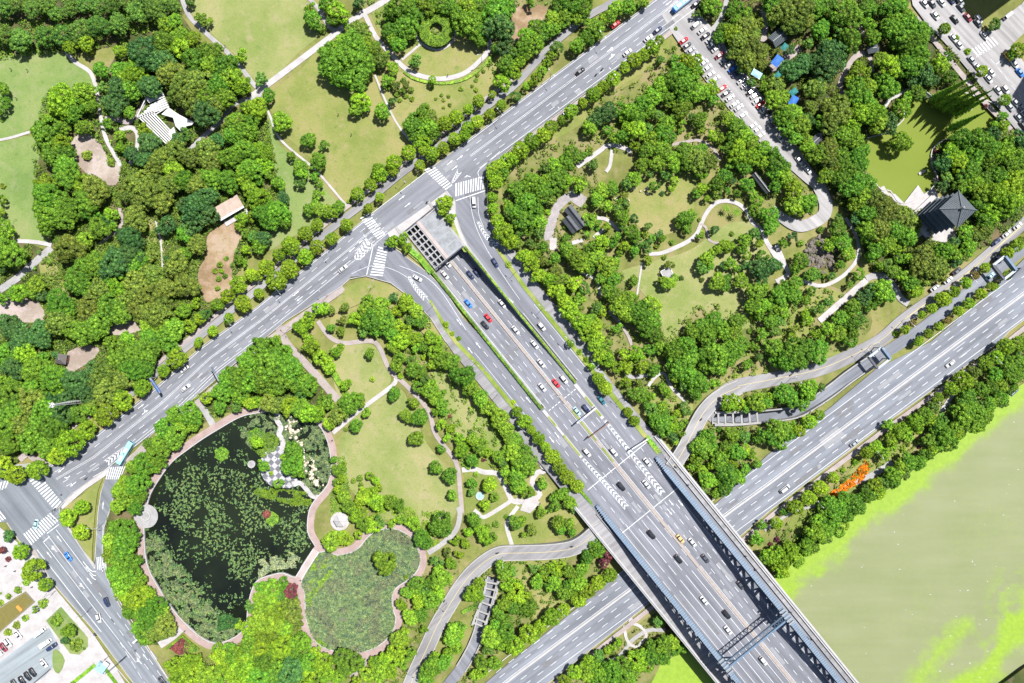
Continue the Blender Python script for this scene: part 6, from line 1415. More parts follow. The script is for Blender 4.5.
# ================================================================== BRIDGE
def truss(t, lab):
    S = [285, 300, 330, 354, 400, 440, 476, 510, 545, 590, 640, 760]; Hh = [1.0, 2.2, 4.2, 6.2, 8.4, 10.8, 12.6, 10.6, 9.2, 8.2, 7.8, 9]
    hh = lambda s: float(np.interp(s, S, Hh))
    root = empty('bridge_truss', B(420, t, D0)); O = root.location.copy()
    pt = lambda s, z: (lambda p: Vector((p.x, p.y, p.z + z)) - O)(B(s, t, D0))
    top = MB(); bot = MB(); s = 285; N = 7.0; ss = []
    while s < 752: ss.append(s); s += N
    for a, c in zip(ss, ss[1:]):
        top.bar(pt(a, hh(a)), pt(c, hh(c)), 2.1 if a > 292 else 1.2, 1.0)
        bot.bar(pt(a, .45), pt(c, .45), 1.3, .9)
    top.build('top_chord', 'blue steel', root); bot.build('bottom_chord', 'dark steel', root)
    sl_ = MB()
    for a in np.arange(288, 750, 2.3):
        sl_.bar(pt(a, hh(a) + .48) + Vector((-.6, -.49, 0)) * 1.4, pt(a, hh(a) + .48) - Vector((-.6, -.49, 0)) * 1.4, .32, .10)
    sl_.build('chord_plate', 'galvanised steel', root)
    for i, (a, c) in enumerate(zip(ss, ss[1:])):
        if hh(a) < 2: continue
        if i % 2 == 0 or hh(a) < 6:
            m = MB(); m.bar(pt(a, .8), pt(a, hh(a) - .4), 1.1, 1.0); m.build('post', 'blue steel', root)
        k = MB()
        if i % 2 == 0: k.bar(pt(a, .8), pt(min(a + 14, 752), hh(a + 14) - .4), 1.05, .9)
        else: k.bar(pt(a, hh(a) - .4), pt(min(a + 7, 752), .8), .8, .7)
        k.build('diagonal', 'blue steel', root)
    # haunch of heavy members where the portal stands
    for ds in (-20, 20):
        m = MB(); m.bar(pt(476 + ds, .8), pt(476, hh(476) - .3), 1.5, 1.3); m.build('brace', 'blue steel', root)
    tag(root, lab, 'bridge truss', 'bridge trusses'); return root
truss(-40.5, 'blue steel truss rising along the left side of the bridge deck')
truss(35.6, 'blue steel truss rising along the right side of the bridge deck')
root = empty('portal_frame', B(476, 0, D0)); O = root.location.copy()
def pf(s, t, z): p = B(s, t, D0); return Vector((p.x, p.y, p.z + z)) - O
m = MB(); m.bar(pf(478.4, -40, 12.4), pf(478.4, 35, 12.4), .75, .9); m.build('cross_beam', 'blue steel', root)
m = MB(); m.bar(pf(473.2, -40, 12.4), pf(473.2, 35, 12.4), .5, .6); m.build('cross_beam', 'shaded steel', root)
m = MB()
for i in range(16):
    a = -38 + i * 4.6; m.bar(pf(473.2, a, 12.4), pf(478.4, a + 2.3, 12.4), .22); m.bar(pf(478.4, a + 2.3, 12.4), pf(473.2, a + 4.6, 12.4), .22)
m.build('lattice', 'shaded steel', root)
for a, sg in ((-39, 1), (34, -1)):
    for k in range(2):
        m = MB(); m.bar(pf(474 + k * 4, a, 6.8), pf(474 + k * 4, a + sg * 9, 12.0), .5, .5); m.build('knee_brace', 'blue steel', root)
    m = MB(); m.box(pf(476, a - sg * 1.2, .6), (3.0, 2.0, 12.6), -.68); m.build('tower', 'blue steel', root)
    m = MB()
    for j in range(5): m.bar(pf(468 + j * 3.6, a - sg * 4, 13.4), pf(468 + j * 3.6, a + sg * 2, 13.4), .8, .35)
    m.build('cap_plate', 'galvanised steel', root)
tag(root, 'pale blue cross beam frame joining the two bridge trusses over the deck', 'bridge portal')
def railing(t, w_, lab, s0=250, sgn=1):
    root = empty('bridge_railing', B(420, t, D0)); O = root.location.copy(); m = MB(); m2 = MB(); s = s0
    while s < 755:
        a = B(s, t, D0) - O; c = B(s + 6, t, D0) - O
        m.bar(a + Vector((0, 0, .45)), c + Vector((0, 0, .45)), w_, .9)
        m2.bar(a + Vector((0, 0, 1.25)), c + Vector((0, 0, 1.25)), .25, .12); m2.bar(a + Vector((0, 0, .8)), a + Vector((0, 0, 1.25)), .2)
        s += 6
    m.build('parapet', 'pale concrete', root); m2.build('handrail', 'galvanised steel', root)
    tag(root, lab, 'railing', 'outer railings of the bridge')
railing(-58.4, 1.3, 'pale outer railing along the left edge of the bridge', 262)
railing(49.2, 1.7, 'pale outer railing along the right edge of the bridge', 268)
for t in (-45.9, 43.0): 
    m = MB(); s = 292
    while s < 755: m.bar(B(s, t, D0 + .5), B(s + 6, t, D0 + .5), .3, .8); s += 6
    o = m.build('cycle_path_fence', 'galvanised steel'); tag(o, ('left' if t < 0 else 'right') + ' grey fence between cycle path and bridge lanes', 'fence', 'cycle path fences on the bridge')

# ================================================================== UNDERPASS CANOPY
root = empty('underpass_canopy', P(*ST(-23, 2))); O = root.location.copy()
def prism_px(pts, z0, z1, name, mat, rootobj, zc=None):
    zc = z1 if zc is None else zc
    m = MB(); m.prism([(P(x, y, zc).x - O.x, P(x, y, zc).y - O.y) for x, y in pts], z0, z1); return m.build(name, mat, rootobj)
prism_px([ST(-47.5, 1.5), ST(-45, 20.3), ST(0, 19.4), ST(0, 1.8)], 1.0, 1.35, 'roof_slab', 'grey roof slab', root)
prism_px([ST(-47.5, -2.2), ST(-47.5, 1.4), ST(0, 1.7), ST(0, -2.0)], 1.0, 1.40, 'roof_band', 'pink slab', root)
for a in (-10, -20, -30): prism_px([ST(a - .25, 5), ST(a - .25, 18), ST(a + .25, 18), ST(a + .25, 5)], 1.36, 1.46, 'roof_rib', 'galvanised steel', root)
for t in (-16.4, -11.6, -7.0, -2.9): prism_px([ST(-47, t - .55), ST(-47, t + .55), ST(0, t + .55), ST(0, t - .55)], .7, 1.2, 'beam', 'concrete', root)
for k in range(8):
    a = -47 + k * 6.6; prism_px([ST(a, -16.5), ST(a, -2.3), ST(a + 1.3, -2.3), ST(a + 1.3, -16.5)], .65, 1.15, 'cross_beam', 'concrete', root)
prism_px([ST(-.2, -17), ST(-.2, 19.6), ST(1.0, 19.6), ST(1.0, -17)], .4, 1.5, 'front_edge', 'dark steel', root)
prism_px([ST(-48.5, -17), ST(-48.5, 20.6), ST(-47.6, 20.6), ST(-47.6, -17)], .4, 1.7, 'rear_parapet', 'dark steel', root)
for a in (-40, -20, -4):
    for t in (-1.0,): m = MB(); p = P(*ST(a, t)) - O; m.tube((p.x, p.y, -5.3), (p.x, p.y, 1.0), .4, .4, 10); m.build('column', 'concrete', root)
tag(root, 'flat grey canopy with a grid of open bays over the expressway underpass', 'canopy')
# beams over the two sunken ramps
def ramp_beams(line, wd, n, lab, w_=1.0):
    c0 = P(*line[len(line) // 2]); root = empty('ramp_beam_frame', c0); L, Rr = offset_lines(line, wd)
    for side in (L, Rr):
        m = MB()
        for a, c in zip(side, side[1:]): m.bar(P(*a, 0) - c0 + Vector((0, 0, 1.15)), P(*c, 0) - c0 + Vector((0, 0, 1.15)), w_, .5)
        m.build('edge_beam', 'concrete', root)
    tot = len(line) - 1
    for i in range(n):
        u = tot * (i + .5) / n; k = int(u); f = u - k
        a = [L[k][j] * (1 - f) + L[k + 1][j] * f for j in (0, 1)]; c = [Rr[k][j] * (1 - f) + Rr[k + 1][j] * f for j in (0, 1)]
        m = MB(); m.bar(P(*a) - c0 + Vector((0, 0, 1.1)), P(*c) - c0 + Vector((0, 0, 1.1)), w_ * .8, .5); m.build('beam', 'concrete', root)
    tag(root, lab, 'beam frame', 'concrete beam frames over sunken ramps')
ramp_beams([(492.5,579),(491,590),(487,603),(481,618),(478,626)], 12, 7, 'concrete ladder of beams over the small western ramp')
ramp_beams([(714,418.5),(728,418.5),(745,417.5),(760,416)], 12.5, 6, 'concrete ladder of beams over the small eastern ramp')

# ================================================================== GANTRIES, LAMPS, MAST
def gantry(a, b, z0, h, mat, lab, cat='sign gantry', sign=None, w_=.7, two=False):
    A_ = P(*a, z0 + h); C_ = P(*b, z0 + h); O = Vector((A_.x, A_.y, z0)); root = empty('sign_gantry', O); A_ = A_ - O; C_ = C_ - O
    m = MB(); m.bar(A_, C_, w_, .6); m.build('beam', mat, root)
    m = MB(); m.tube((A_.x, A_.y, 0), A_, .28, .2, 8); m.build('post', mat, root)
    if two: m = MB(); m.tube((C_.x, C_.y, 0), C_, .28, .2, 8); m.build('post', mat, root)
    d = (C_ - A_).normalized()
    for f0, f1, hh in sign or []:
        m = MB(); m.bar(A_ + (C_ - A_) * f0 + Vector((0, 0, -.4)), A_ + (C_ - A_) * f1 + Vector((0, 0, -.4)), .3, hh * .7); m.build('sign_panel', 'sign blue', root)
    tag(root, lab, cat, 'gantries over the roads'); return root
gantry((596,408), (577,423), .7, 6.2, 'white roof', 'white cantilever gantry over the expressway lanes, above the rusty one', sign=[(.6, .95, 2.2)])
gantry((609,423), (589,438), .8, 6.0, 'rusty steel', 'thin rusty brown gantry across the right carriageway', w_=.35, two=True)
gantry((648,439), (632,449), 2.0, 6.0, 'white roof', 'short white gantry arm beside the dark hedge block on the approach', w_=.5)
gantry((150,378), (160,393), .6, 6.5, 'galvanised steel', 'roadside gantry with a blue sign over the avenue below the west wood', sign=[(.15, .95, 3.0)])
gantry((219,381), (211,366), .6, 6.5, 'galvanised steel', 'grey gantry with a sign above the pond side of the avenue', sign=[(.5, .95, 2.0)])
gantry((119,662), (105,674), .6, 6.0, 'dark steel', 'thin dark gantry arm over the car park entrance', w_=.25)
gantry((145,633), (133,643), .6, 6.0, 'white roof', 'white sign gantry on the southwest road beside the pond trees', w_=.8, sign=[(.3, .8, 1.4)])
def square_gantry(c, s, rz_, h, lab, z0=.6):
    p = P(*c, h); root = empty('height_limit_gantry', (p.x, p.y, z0), rz_)
    for sg in (-1, 1):
        m = MB(); m.bar((-s[0] / 2, sg * s[1] / 2, h), (s[0] / 2, sg * s[1] / 2, h), 1.1, .8); m.build('side_beam', 'galvanised steel', root)
        m = MB(); m.bar((sg * s[0] / 2, -s[1] / 2, h), (sg * s[0] / 2, s[1] / 2, h), 1.0, 2.6 if sg > 0 else 1.0); m.build('cross_beam', 'blue steel' if sg > 0 else 'dark steel', root)
        for q in (-1, 1): m = MB(); m.tube((q * s[0] / 2, sg * s[1] / 2, 0), (q * s[0] / 2, sg * s[1] / 2, h), .25, .2, 8); m.build('post', 'galvanised steel', root)
    tag(root, lab, 'gantry', 'square gantries over service roads')
square_gantry((878.5,358), (7.0, 6.4), R(38), 6.0, 'square grey gantry frame over the service road near the river road')
square_gantry((1003,268), (6.4, 8.0), R(38), 6.0, 'dark sign gantry over the far upper right river road')
gantry((1021,268), (1010,279), .6, 6.2, 'dark steel', 'dark cantilever sign at the right edge over the river road', sign=[(.1, .9, 1.8)], w_=.4)
root = empty('lattice_mast', P(82, 401)); m = MB(); Hm = 22
for i in range(4):
    a = i * math.pi / 2 + .4; m.tube((1.0 * math.cos(a), 1.0 * math.sin(a), 0), (.25 * math.cos(a), .25 * math.sin(a), Hm), .12, .08, 6)
for k in range(14):
    z0 = Hm * k / 14; z1 = Hm * (k + 1) / 14; r0 = 1.0 - .75 * k / 14; r1 = 1.0 - .75 * (k + 1) / 14
    for i in range(4): a = i * math.pi / 2 + .4; b_ = a + math.pi / 2; m.tube((r0 * math.cos(a), r0 * math.sin(a), z0), (r1 * math.cos(b_), r1 * math.sin(b_), z1), .07, .07, 5)
m.build('lattice', 'white roof', root); m = MB(); m.tube((0, 0, 0), (0, 0, Hm), .3, .2, 8); m.build('pole', 'white roof', root)
m = MB()
for i in range(3): a = i * 2.094; m.box((.9 * math.cos(a), .9 * math.sin(a), Hm - 2), (.4, .25, 2.0), a)
m.tube((0, 0, Hm - 1.4), (0, 0, Hm - 1.2), 1.1, 1.1, 10); m.build('antenna', 'white roof', root)
m = MB(); m.box((0, 0, 0), (3.4, 3.4, .5)); m.build('base', 'pale concrete', root)
tag(root, 'white lattice mast leaning out of the dark trees above the avenue', 'mast')
def lamp_proto():
    r = empty('street_lamp'); m = MB(); m.tube((0, 0, 0), (0, 0, 9), .10, .06, 7); m.tube((0, 0, 8.8), (1.9, 0, 9.4), .05, .04, 6); m.tube((0, 0, 8.8), (-1.3, 0, 9.3), .05, .04, 6); m.build('pole', 'galvanised steel', r)
    for x, L_ in ((2.4, 1.2), (-1.8, 1.0)): m = MB(); m.box((x * .85, 0, 9.32), (L_ * .8, .3, .14)); m.build('lamp_head', 'galvanised steel', r)
    m = MB(); m.tube((0, 0, -.1), (0, 0, .5), .3, .22, 8); m.build('base', 'concrete', r); return r
LP = lamp_proto(); note_kids(LP)
LAMPS = [(375,286,60),(433,306,-40),(405,183,-50),(476,362,-40),(498,394,-40),(521,426,-40),(545,459,-40),(516,272,140),(542,309,140),(568,340,140),(594,366,140),(620,398,140),(328,296,130),(291,327,130),(330,252,-50),(284,292,-50),(236,322,-50),(180,360,-50),(120,408,-50),(260,350,130),(190,408,130),
 (500,118,-50),(550,80,-50),(600,43,-50),(560,118,130),(610,80,130),(650,50,130),(812,500,130),(870,452,130),(930,404,130),(985,360,130),(560,604,-50),(530,628,-50),(730,395,-60),(790,378,-50),(860,352,-50),(900,323,-50),(960,280,-50),(93,606,-140),(57,590,50),(110,655,50),(60,508,90),(104,523,180),(503,556,-90),(447,602,150),(417,668,150),(316,12,30),(482,62,20),(600,672,130),(870,345,-50),(66,512,0)]
for i, (x, y, a) in enumerate(LAMPS):
    o = LP if i == 0 else copy_tree(LP); p = P(x, y); o.location = (p.x, p.y, .1); o.rotation_euler = (0, 0, R(a))
    tag(o, autolabel('thin two armed street lamp', x, y), 'street lamp', 'street lamps')

# ================================================================== VEHICLES
CARC = {'white': (0.50, 0.50, 0.50), 'silver': (0.27, 0.29, 0.31), 'black': (0.015, 0.016, 0.02), 'dark grey': (0.06, 0.065, 0.075), 'dark blue': (0.02, 0.035, 0.09),
        'blue': (0.03, 0.18, 0.62), 'red': (0.50, 0.02, 0.03), 'maroon': (0.22, 0.03, 0.05), 'yellow': (0.80, 0.48, 0.03), 'teal': (0.02, 0.14, 0.17), 'pale cyan': (0.32, 0.50, 0.53), 'pale yellow': (0.55, 0.38, 0.16)}
for n_, c_ in CARC.items():
    m_, nn, b_, o_ = nodes('car ' + n_); b_.inputs['Base Color'].default_value = (*c_, 1); b_.inputs['Roughness'].default_value = .35; b_.inputs['Coat Weight'].default_value = .3
flat('car glass', (0.02, 0.025, 0.03), .12, .1, spec=.5); flat('tyre', (0.02, 0.02, 0.02), .9); flat('lamp glass', (0.6, 0.6, 0.58), .2); flat('tail red', (0.4, 0.02, 0.02), .3)
flat('bus cyan', (0.24, 0.48, 0.55), .4, .04); flat('bus blue', (0.03, 0.22, 0.62), .4, .04); flat('bus white', (0.48, 0.50, 0.51), .4, .04)
def section_mesh(rows, mats):
    """rows: (x, halfwidth, z_low, z_high, top_halfwidth) from tail to nose"""
    b = MB(); vs = []
    for x, w_, zl, zh, tw_ in rows: vs += [(x, -w_, zl), (x, -w_, zl + (zh - zl) * .62), (x, -tw_, zh), (x, tw_, zh), (x, w_, zl + (zh - zl) * .62), (x, w_, zl)]
    fs = []
    n = len(rows)
    for i in range(n - 1):
        for j in range(6): a = i * 6 + j; c = i * 6 + (j + 1) % 6; fs.append((a, a + 6, c + 6, c))
    fs += [tuple(range(6)), tuple(range(6 * n - 1, 6 * n - 7, -1))]
    b.add(vs, fs); return b
def car_proto(kind):
    r = empty({'sedan': 'sedan', 'suv': 'suv', 'van': 'van'}[kind])
    L_, W_, Hb, Hr = {'sedan': (4.7, .92, .95, 1.45), 'suv': (4.7, .95, 1.05, 1.75), 'van': (5.2, .97, 1.3, 2.0)}[kind]; h = L_ / 2
    rows = [(-h, .62 * W_, .45, Hb * .82, .5 * W_), (-h + .18, .93 * W_, .32, Hb * .95, .76 * W_), (-h * .55, W_, .28, Hb, .84 * W_), (h * .35, W_, .28, Hb, .84 * W_), (h - .55, .97 * W_, .28, Hb * .88, .78 * W_), (h - .12, .86 * W_, .32, Hb * .74, .68 * W_), (h, .58 * W_, .4, Hb * .62, .45 * W_)]
    bo = section_mesh(rows, 0).build('body', 'car white', r, True)
    x0, x1 = {'sedan': (-1.75, 1.15), 'suv': (-2.15, 1.1), 'van': (-2.4, 1.75)}[kind]
    g = MB(); a, c = x0, x1; ia, ic = (a + .55 if kind == 'sedan' else a + .3), c - .75; zt = Hr - .05
    g.add([(a, -.80 * W_, Hb - .06), (c, -.80 * W_, Hb - .06), (c, .80 * W_, Hb - .06), (a, .80 * W_, Hb - .06), (ia, -.66 * W_, zt), (ic, -.66 * W_, zt), (ic, .66 * W_, zt), (ia, .66 * W_, zt)], [(0, 1, 5, 4), (1, 2, 6, 5), (2, 3, 7, 6), (3, 0, 4, 7), (4, 5, 6, 7)])
    g.build('windows', 'car glass', r)
    rf = MB(); rf.add([(ia + .02, -.66 * W_, zt + .01), (ic - .02, -.66 * W_, zt + .01), (ic - .02, .66 * W_, zt + .01), (ia + .02, .66 * W_, zt + .01), (ia + .1, -.58 * W_, zt + .07), (ic - .12, -.58 * W_, zt + .07), (ic - .12, .58 * W_, zt + .07), (ia + .1, .58 * W_, zt + .07)], [(0, 1, 5, 4), (1, 2, 6, 5), (2, 3, 7, 6), (3, 0, 4, 7), (4, 5, 6, 7)])
    rf.build('roof', 'car white', r)
    for x in (-h * .6, h * .62):
        for y in (-1, 1): m = MB(); m.tube((x, y * (W_ - .2), .32), (x, y * (W_ + .01), .32), .32, .32, 10); m.build('wheel', 'tyre', r)
    for y in (-1, 1):
        m = MB(); m.box((h - .2, y * .62 * W_, Hb * .58), (.22, .34, .14)); m.build('headlight', 'lamp glass', r)
        m = MB(); m.box((-h + .1, y * .66 * W_, Hb * .72), (.14, .3, .16)); m.build('tail_light', 'tail red', r)
    note_kids(r); return r
CP = {k: car_proto(k) for k in ('sedan', 'suv', 'van')}
for r in CP.values():
    for o in KIDS[r.name]:
        if o.name.split('.')[0] in ('body', 'roof'): o.material_slots[0].link = 'OBJECT'; o.material_slots[0].material = MATS['car white']
FIRST = {k: True for k in CP}
def car(x, y, ang, colour, kind='sedan', z=.72, grp='cars driving on the roads', tail=''):
    """ang: heading in plan degrees (x right, y down)"""
    src = CP[kind]
    if FIRST[kind]: o = src; FIRST[kind] = False; kids = KIDS[src.name]
    else:
        o = src.copy(); col.objects.link(o); kids = []
        for ch in KIDS[src.name]: c = ch.copy(); col.objects.link(c); c.parent = o; kids.append(c)
    for c in kids:
        if c.name.split('.')[0] in ('body', 'roof'): c.material_slots[0].material = MATS['car ' + colour]
    s, t = s_of(x, y), t_of(x, y)
    onx = (-22 < t < 20 and s > -10) or (s > 176 and -58 < t < 49)
    if onx: p = B(s, t, D0 + .02)
    else: p = P(x, y, 0); p.z = z
    o.location = p; o.rotation_euler = (0, 0, -R(ang))
    onr = onx
    nm = {'sedan': 'sedan', 'suv': 'tall car', 'van': 'van'}[kind]
    tag(o, autolabel(f'{colour} {nm}' + tail, x, y), 'van' if kind == 'van' else 'car', grp)
DN, UP, NE, SWd = 51, -129, -38, 142
ROADCARS = [(343.5,269,NE,'white'),(417.7,278.5,30,'white'),(474,203,86,'white','van'),(495,263,58,'dark blue'),(502,303.5,UP+180,'white'),(469.7,274,DN,'dark blue'),(476.5,272,DN,'dark blue'),(444,274,DN,'white'),(446.5,262,DN,'white'),
 (467.8,303,DN,'blue'),(488,317.8,DN,'red'),(484.7,325,DN,'black'),(541.5,326.5,DN,'white','suv'),(515.5,330,DN,'white'),(534.5,344.5,DN,'white'),(541,363,DN,'white'),(563.5,379,DN,'white','suv'),(542,387,DN,'white'),(555.7,383,DN,'red'),
 (585.7,408.5,DN,'dark blue','suv'),(576.5,410.8,DN,'pale cyan'),(601,399.7,DN,'teal'),(586.5,452,DN,'white','suv'),(613.2,451.5,DN,'white','suv'),(646.5,461.5,DN,'white'),(645.7,483.7,DN,'white'),(620.7,485.7,DN,'black','suv'),
 (650.7,533.7,DN,'black','suv'),(679.5,538,DN,'pale yellow'),(691.5,541.5,DN,'white'),(704.5,557.5,DN,'dark grey'),(677.5,558.2,DN,'black'),(739.7,584,DN,'dark grey'),(703.2,599.5,DN,'white'),(725.7,613.2,DN,'black','suv'),(727,629,DN,'white'),(762.2,659.5,DN,'white','suv'),
 (948.5,363.7,142,'white'),(853,442.7,NE,'silver'),(783.5,488.2,NE,'white','van'),(187,387.7,NE,'white'),(185.7,369,SWd,'white'),(38,523.5,100,'pale cyan'),(70,555.7,DN+4,'blue'),(108.5,601,70,'dark blue','suv'),(100.5,616.7,78,'white','suv'),
 (580,72.5,NE,'black'),(657,31.5,NE,'dark blue'),(647.7,39.5,NE,'white'),(627,53.7,NE,'white'),(615,25.7,NE,'red'),(695,5.5,NE,'black'),(641,5,SWd,'dark grey'),(704,0,NE,'silver'),(163.5,679.5,DN,'dark grey')]
for c_ in ROADCARS: car(*c_)
for x, y, a, c_ in ((933,288,NE,'white'),(946.5,280.5,NE,'white'),(955,271.5,NE,'dark grey'),(994,242.5,NE,'dark blue'),(1004.5,234.5,NE,'white'),(1015.5,226.5,NE,'white'),(988,276.5,NE,'pale cyan'),(996,258,NE,'dark blue')):
    car(x, y, a, c_, 'sedan', .72, 'cars parked along the river service road')
Z8 = lambda ox, oy, k, l, ang, grp: [car(ox + e[0] / k, oy + e[1] / k, ang, e[2], e[3] if len(e) > 3 else 'sedan', .70, grp) for e in l]
Z8(672, 0, 8, [(88,335,'red'),(113,375,'dark grey'),(145,412,'silver'),(172,452,'silver'),(212,492,'white'),(248,512,'white'),(278,552,'white'),(300,605,'white'),(340,640,'white')], NE + 2, 'cars parked on the left of the parking street')
Z8(672, 0, 8, [(235,255,'white'),(262,297,'black'),(298,328,'white'),(315,362,'white'),(345,400,'white'),(374,452,'maroon'),(412,492,'silver'),(450,522,'white'),(478,560,'blue'),(505,600,'dark blue'),(560,640,'silver')], NE + 2, 'cars parked on the right of the parking street')
car(672 + 188 / 8, 26, NE, 'white', 'van', .7, 'cars parked on the right of the parking street')
Z8(672, 70, 6.48, [(320,125,'red'),(345,157,'dark grey'),(370,188,'white'),(400,228,'white'),(428,250,'white'),(452,300,'white'),(515,368,'white'),(543,393,'white'),(568,430,'white')], NE + 2, 'cars parked on the left of the parking street')
Z8(672, 70, 6.48, [(445,75,'white'),(470,105,'white'),(505,148,'black'),(530,170,'white'),(545,205,'white'),(568,230,'red'),(590,258,'white'),(610,292,'dark grey'),(640,322,'white'),(660,350,'dark grey')], NE + 2, 'cars parked on the right of the parking street')
Z8(672, 70, 6.48, [(690,445,'white'),(815,590,'white'),(870,650,'white')], 50, 'cars parked along the bend of the parking street')
Z8(896, 0, 8, [(215,40,'white'),(275,40,'dark grey'),(350,30,'white'),(300,135,'white'),(455,165,'black'),(445,315,'white'),(490,368,'white'),(505,72,'dark grey'),(590,490,'silver'),(640,550,'white'),(725,640,'white'),(745,590,'white'),(880,460,'yellow'),(932,522,'white'),(975,590,'blue'),(425,10,'dark blue'),(640,195,'dark grey'),(560,150,'maroon')], 50, 'cars on the upper right side street')
Z8(896, 0, 8, [(645,165,'white','suv'),(692,295,'white'),(500,20,'silver')], 50, 'cars on the upper right side street')
car(1006, 17, NE, 'white', 'van', .7, 'cars on the upper right side street')
Z8(896, 85, 8, [(858,45,'white','suv'),(800,50,'white'),(895,185,'silver'),(940,150,'silver'),(965,270,'silver'),(1015,245,'white'),(990,190,'silver'),(1000,330,'dark grey')], 50, 'cars on the upper right side street')
Z8(0, 598, 8, [(160,285,'white'),(80,350,'white','suv'),(42,385,'maroon'),(4,420,'white'),(365,512,'white')], DN + 2, 'cars parked round the plaza car park')
Z8(0, 598, 8, [(275,585,'black'),(235,615,'black'),(190,650,'black'),(130,676,'dark grey'),(80,715,'black')], DN + 4, 'black cars parked in the lower row of the plaza car park')
car(54, 645.5, NE + 4, 'dark blue', 'van', .7, 'cars parked round the plaza car park')
def truck(x, y, ang, lab):
    p = P(x, y); r = empty('box_truck', (p.x, p.y, .7), -R(ang))
    m = MB(); m.box((-.9, 0, .9), (3.6, 2.0, 1.9)); m.build('cargo_box', 'bus white', r)
    section_mesh([(1.0, .85, .4, 1.9, .8), (1.5, .9, .4, 2.0, .8), (2.3, .9, .4, 1.5, .75), (2.6, .8, .4, 1.1, .7)], 0).build('cab', 'car white', r)
    m = MB(); m.box((2.12, 0, 1.45), (.5, 1.4, .3)); m.build('windscreen', 'car glass', r); m = MB(); m.box((0, 0, .5), (4.6, .8, .3)); m.build('chassis', 'dark steel', r)
    for wx in (-2.0, 1.9):
        for wy in (-.85, .85): m = MB(); m.tube((wx, wy - .12, .38), (wx, wy + .12, .38), .38, .38, 10); m.build('wheel', 'tyre', r)
    tag(r, lab, 'truck')
truck(49, 641, NE + 4, 'small white box truck beside the dark van in the plaza car park')
truck(43, 630, NE + 4, 'white box truck at the top corner of the plaza car park')
def bus(x, y, ang, mat, lab, L_=11.5, z=.72):
    p = P(x, y, 1.5); r = empty('bus', (p.x, p.y, z), -R(ang)); h = L_ / 2; W_ = 1.27
    section_mesh([(-h, W_ * .92, .5, 2.75, W_ * .8), (-h + .2, W_, .35, 2.95, W_ * .9), (h - .5, W_, .35, 2.95, W_ * .9), (h, W_ * .9, .5, 2.6, W_ * .75)], 0).build('body', mat, r)
    m = MB()
    for sy in (-1, 1): m.bar((-h + .6, sy * (W_ - .01), 1.95), (h - .9, sy * (W_ - .01), 1.95), .08, .9)
    m.build('side_windows', 'car glass', r)
    m = MB(); m.bar((h - .12, -.95, 1.9), (h - .12, .95, 1.9), .3, 1.0); m.build('windscreen', 'car glass', r)
    for xx, l in ((-h * .5, 2.6), (h * .25, 2.2)): m = MB(); m.box((xx, 0, 2.95), (l, 1.5, .28), 0, .9); m.build('roof_unit', 'bus white', r)
    m = MB(); m.box((-h * .05, 0, 2.95), (.8, .8, .12)); m.build('roof_hatch', 'galvanised steel', r)
    for wx in (-h * .55, h * .6):
        for wy in (-1.1, 1.1): m = MB(); m.tube((wx, wy - .12, .48), (wx, wy + .12, .48), .48, .48, 12); m.build('wheel', 'tyre', r)
    tag(r, lab, 'bus', 'buses on the avenue')
bus(126.5, 452.5, -59, 'bus cyan', 'light blue city bus turning into the slip road beside the pond trees')
bus(683, 3.5, NE, 'bus blue', 'blue bus at the top end of the avenue')

# riders and walkers
def skin_person(name, joints, edges, radii):
    me = bpy.data.meshes.new(name); me.from_pydata(joints, edges, []); me.materials.append(MATS['cloth']); o = bpy.data.objects.new(name, me); col.objects.link(o)
    sm = o.modifiers.new('skin', 'SKIN'); sm.use_smooth_shade = True
    sv = me.skin_vertices[0].data if me.skin_vertices else None
    if sv is None:
        bm = bmesh.new(); bm.from_mesh(me); bm.verts.layers.skin.verify(); bm.to_mesh(me); bm.free(); sv = me.skin_vertices[0].data
    for v, r in zip(sv, radii): v.radius = (r, r)
    sv[0].use_root = True
    return o
flat('cloth', (0.10, 0.10, 0.12), .8)
def person_proto(pose):
    if pose == 'walk':
        J = [(0,0,.95),(0,0,1.25),(0,0,1.45),(0,0,1.6),(0,.1,.9),(.18,.1,.5),(.05,.1,.06),(.18,.1,.05),(0,-.1,.9),(-.12,-.1,.5),(-.3,-.1,.1),(-.2,-.1,.04),(0,.2,1.4),(-.12,.25,1.15),(.02,.26,.9),(0,-.2,1.4),(.12,-.25,1.15),(.3,-.24,.98)]
    else:
        J = [(0,0,.85),(.03,0,1.12),(.05,0,1.35),(.08,0,1.5),(.05,.1,.85),(.42,.13,.85),(.38,.13,.42),(.5,.13,.38),(.05,-.1,.85),(.42,-.13,.85),(.38,-.13,.42),(.5,-.13,.38),(.05,.2,1.3),(.2,.26,1.08),(.48,.26,1.06),(.05,-.2,1.3),(.2,-.26,1.08),(.48,-.26,1.06)]
    E = [(0,1),(1,2),(2,3),(0,4),(4,5),(5,6),(6,7),(0,8),(8,9),(9,10),(10,11),(2,12),(12,13),(13,14),(2,15),(15,16),(16,17)]
    Rd = [.15,.14,.12,.07,.11,.08,.05,.04,.11,.08,.05,.04,.07,.05,.035,.07,.05,.035]
    o = skin_person('person', J, E, Rd)
    hd = MB(); hx = .1 if pose != 'walk' else .02; hd.sphere((hx, 0, 1.70 if pose == 'walk' else 1.62), .115, 10, 8, (1, .85, 1.15)); hd.sphere((hx + .11, 0, 1.69 if pose == 'walk' else 1.61), .022, 6, 4); hd.build('head', 'skin', o, True)
    hr = MB(); hr.sphere((hx - .015, 0, 1.735 if pose == 'walk' else 1.655), .122, 10, 8, (1, .92, 1)); hr.build('hair', 'hair', o, True)
    note_kids(o); return o
PW = person_proto('walk'); PR = person_proto('ride')
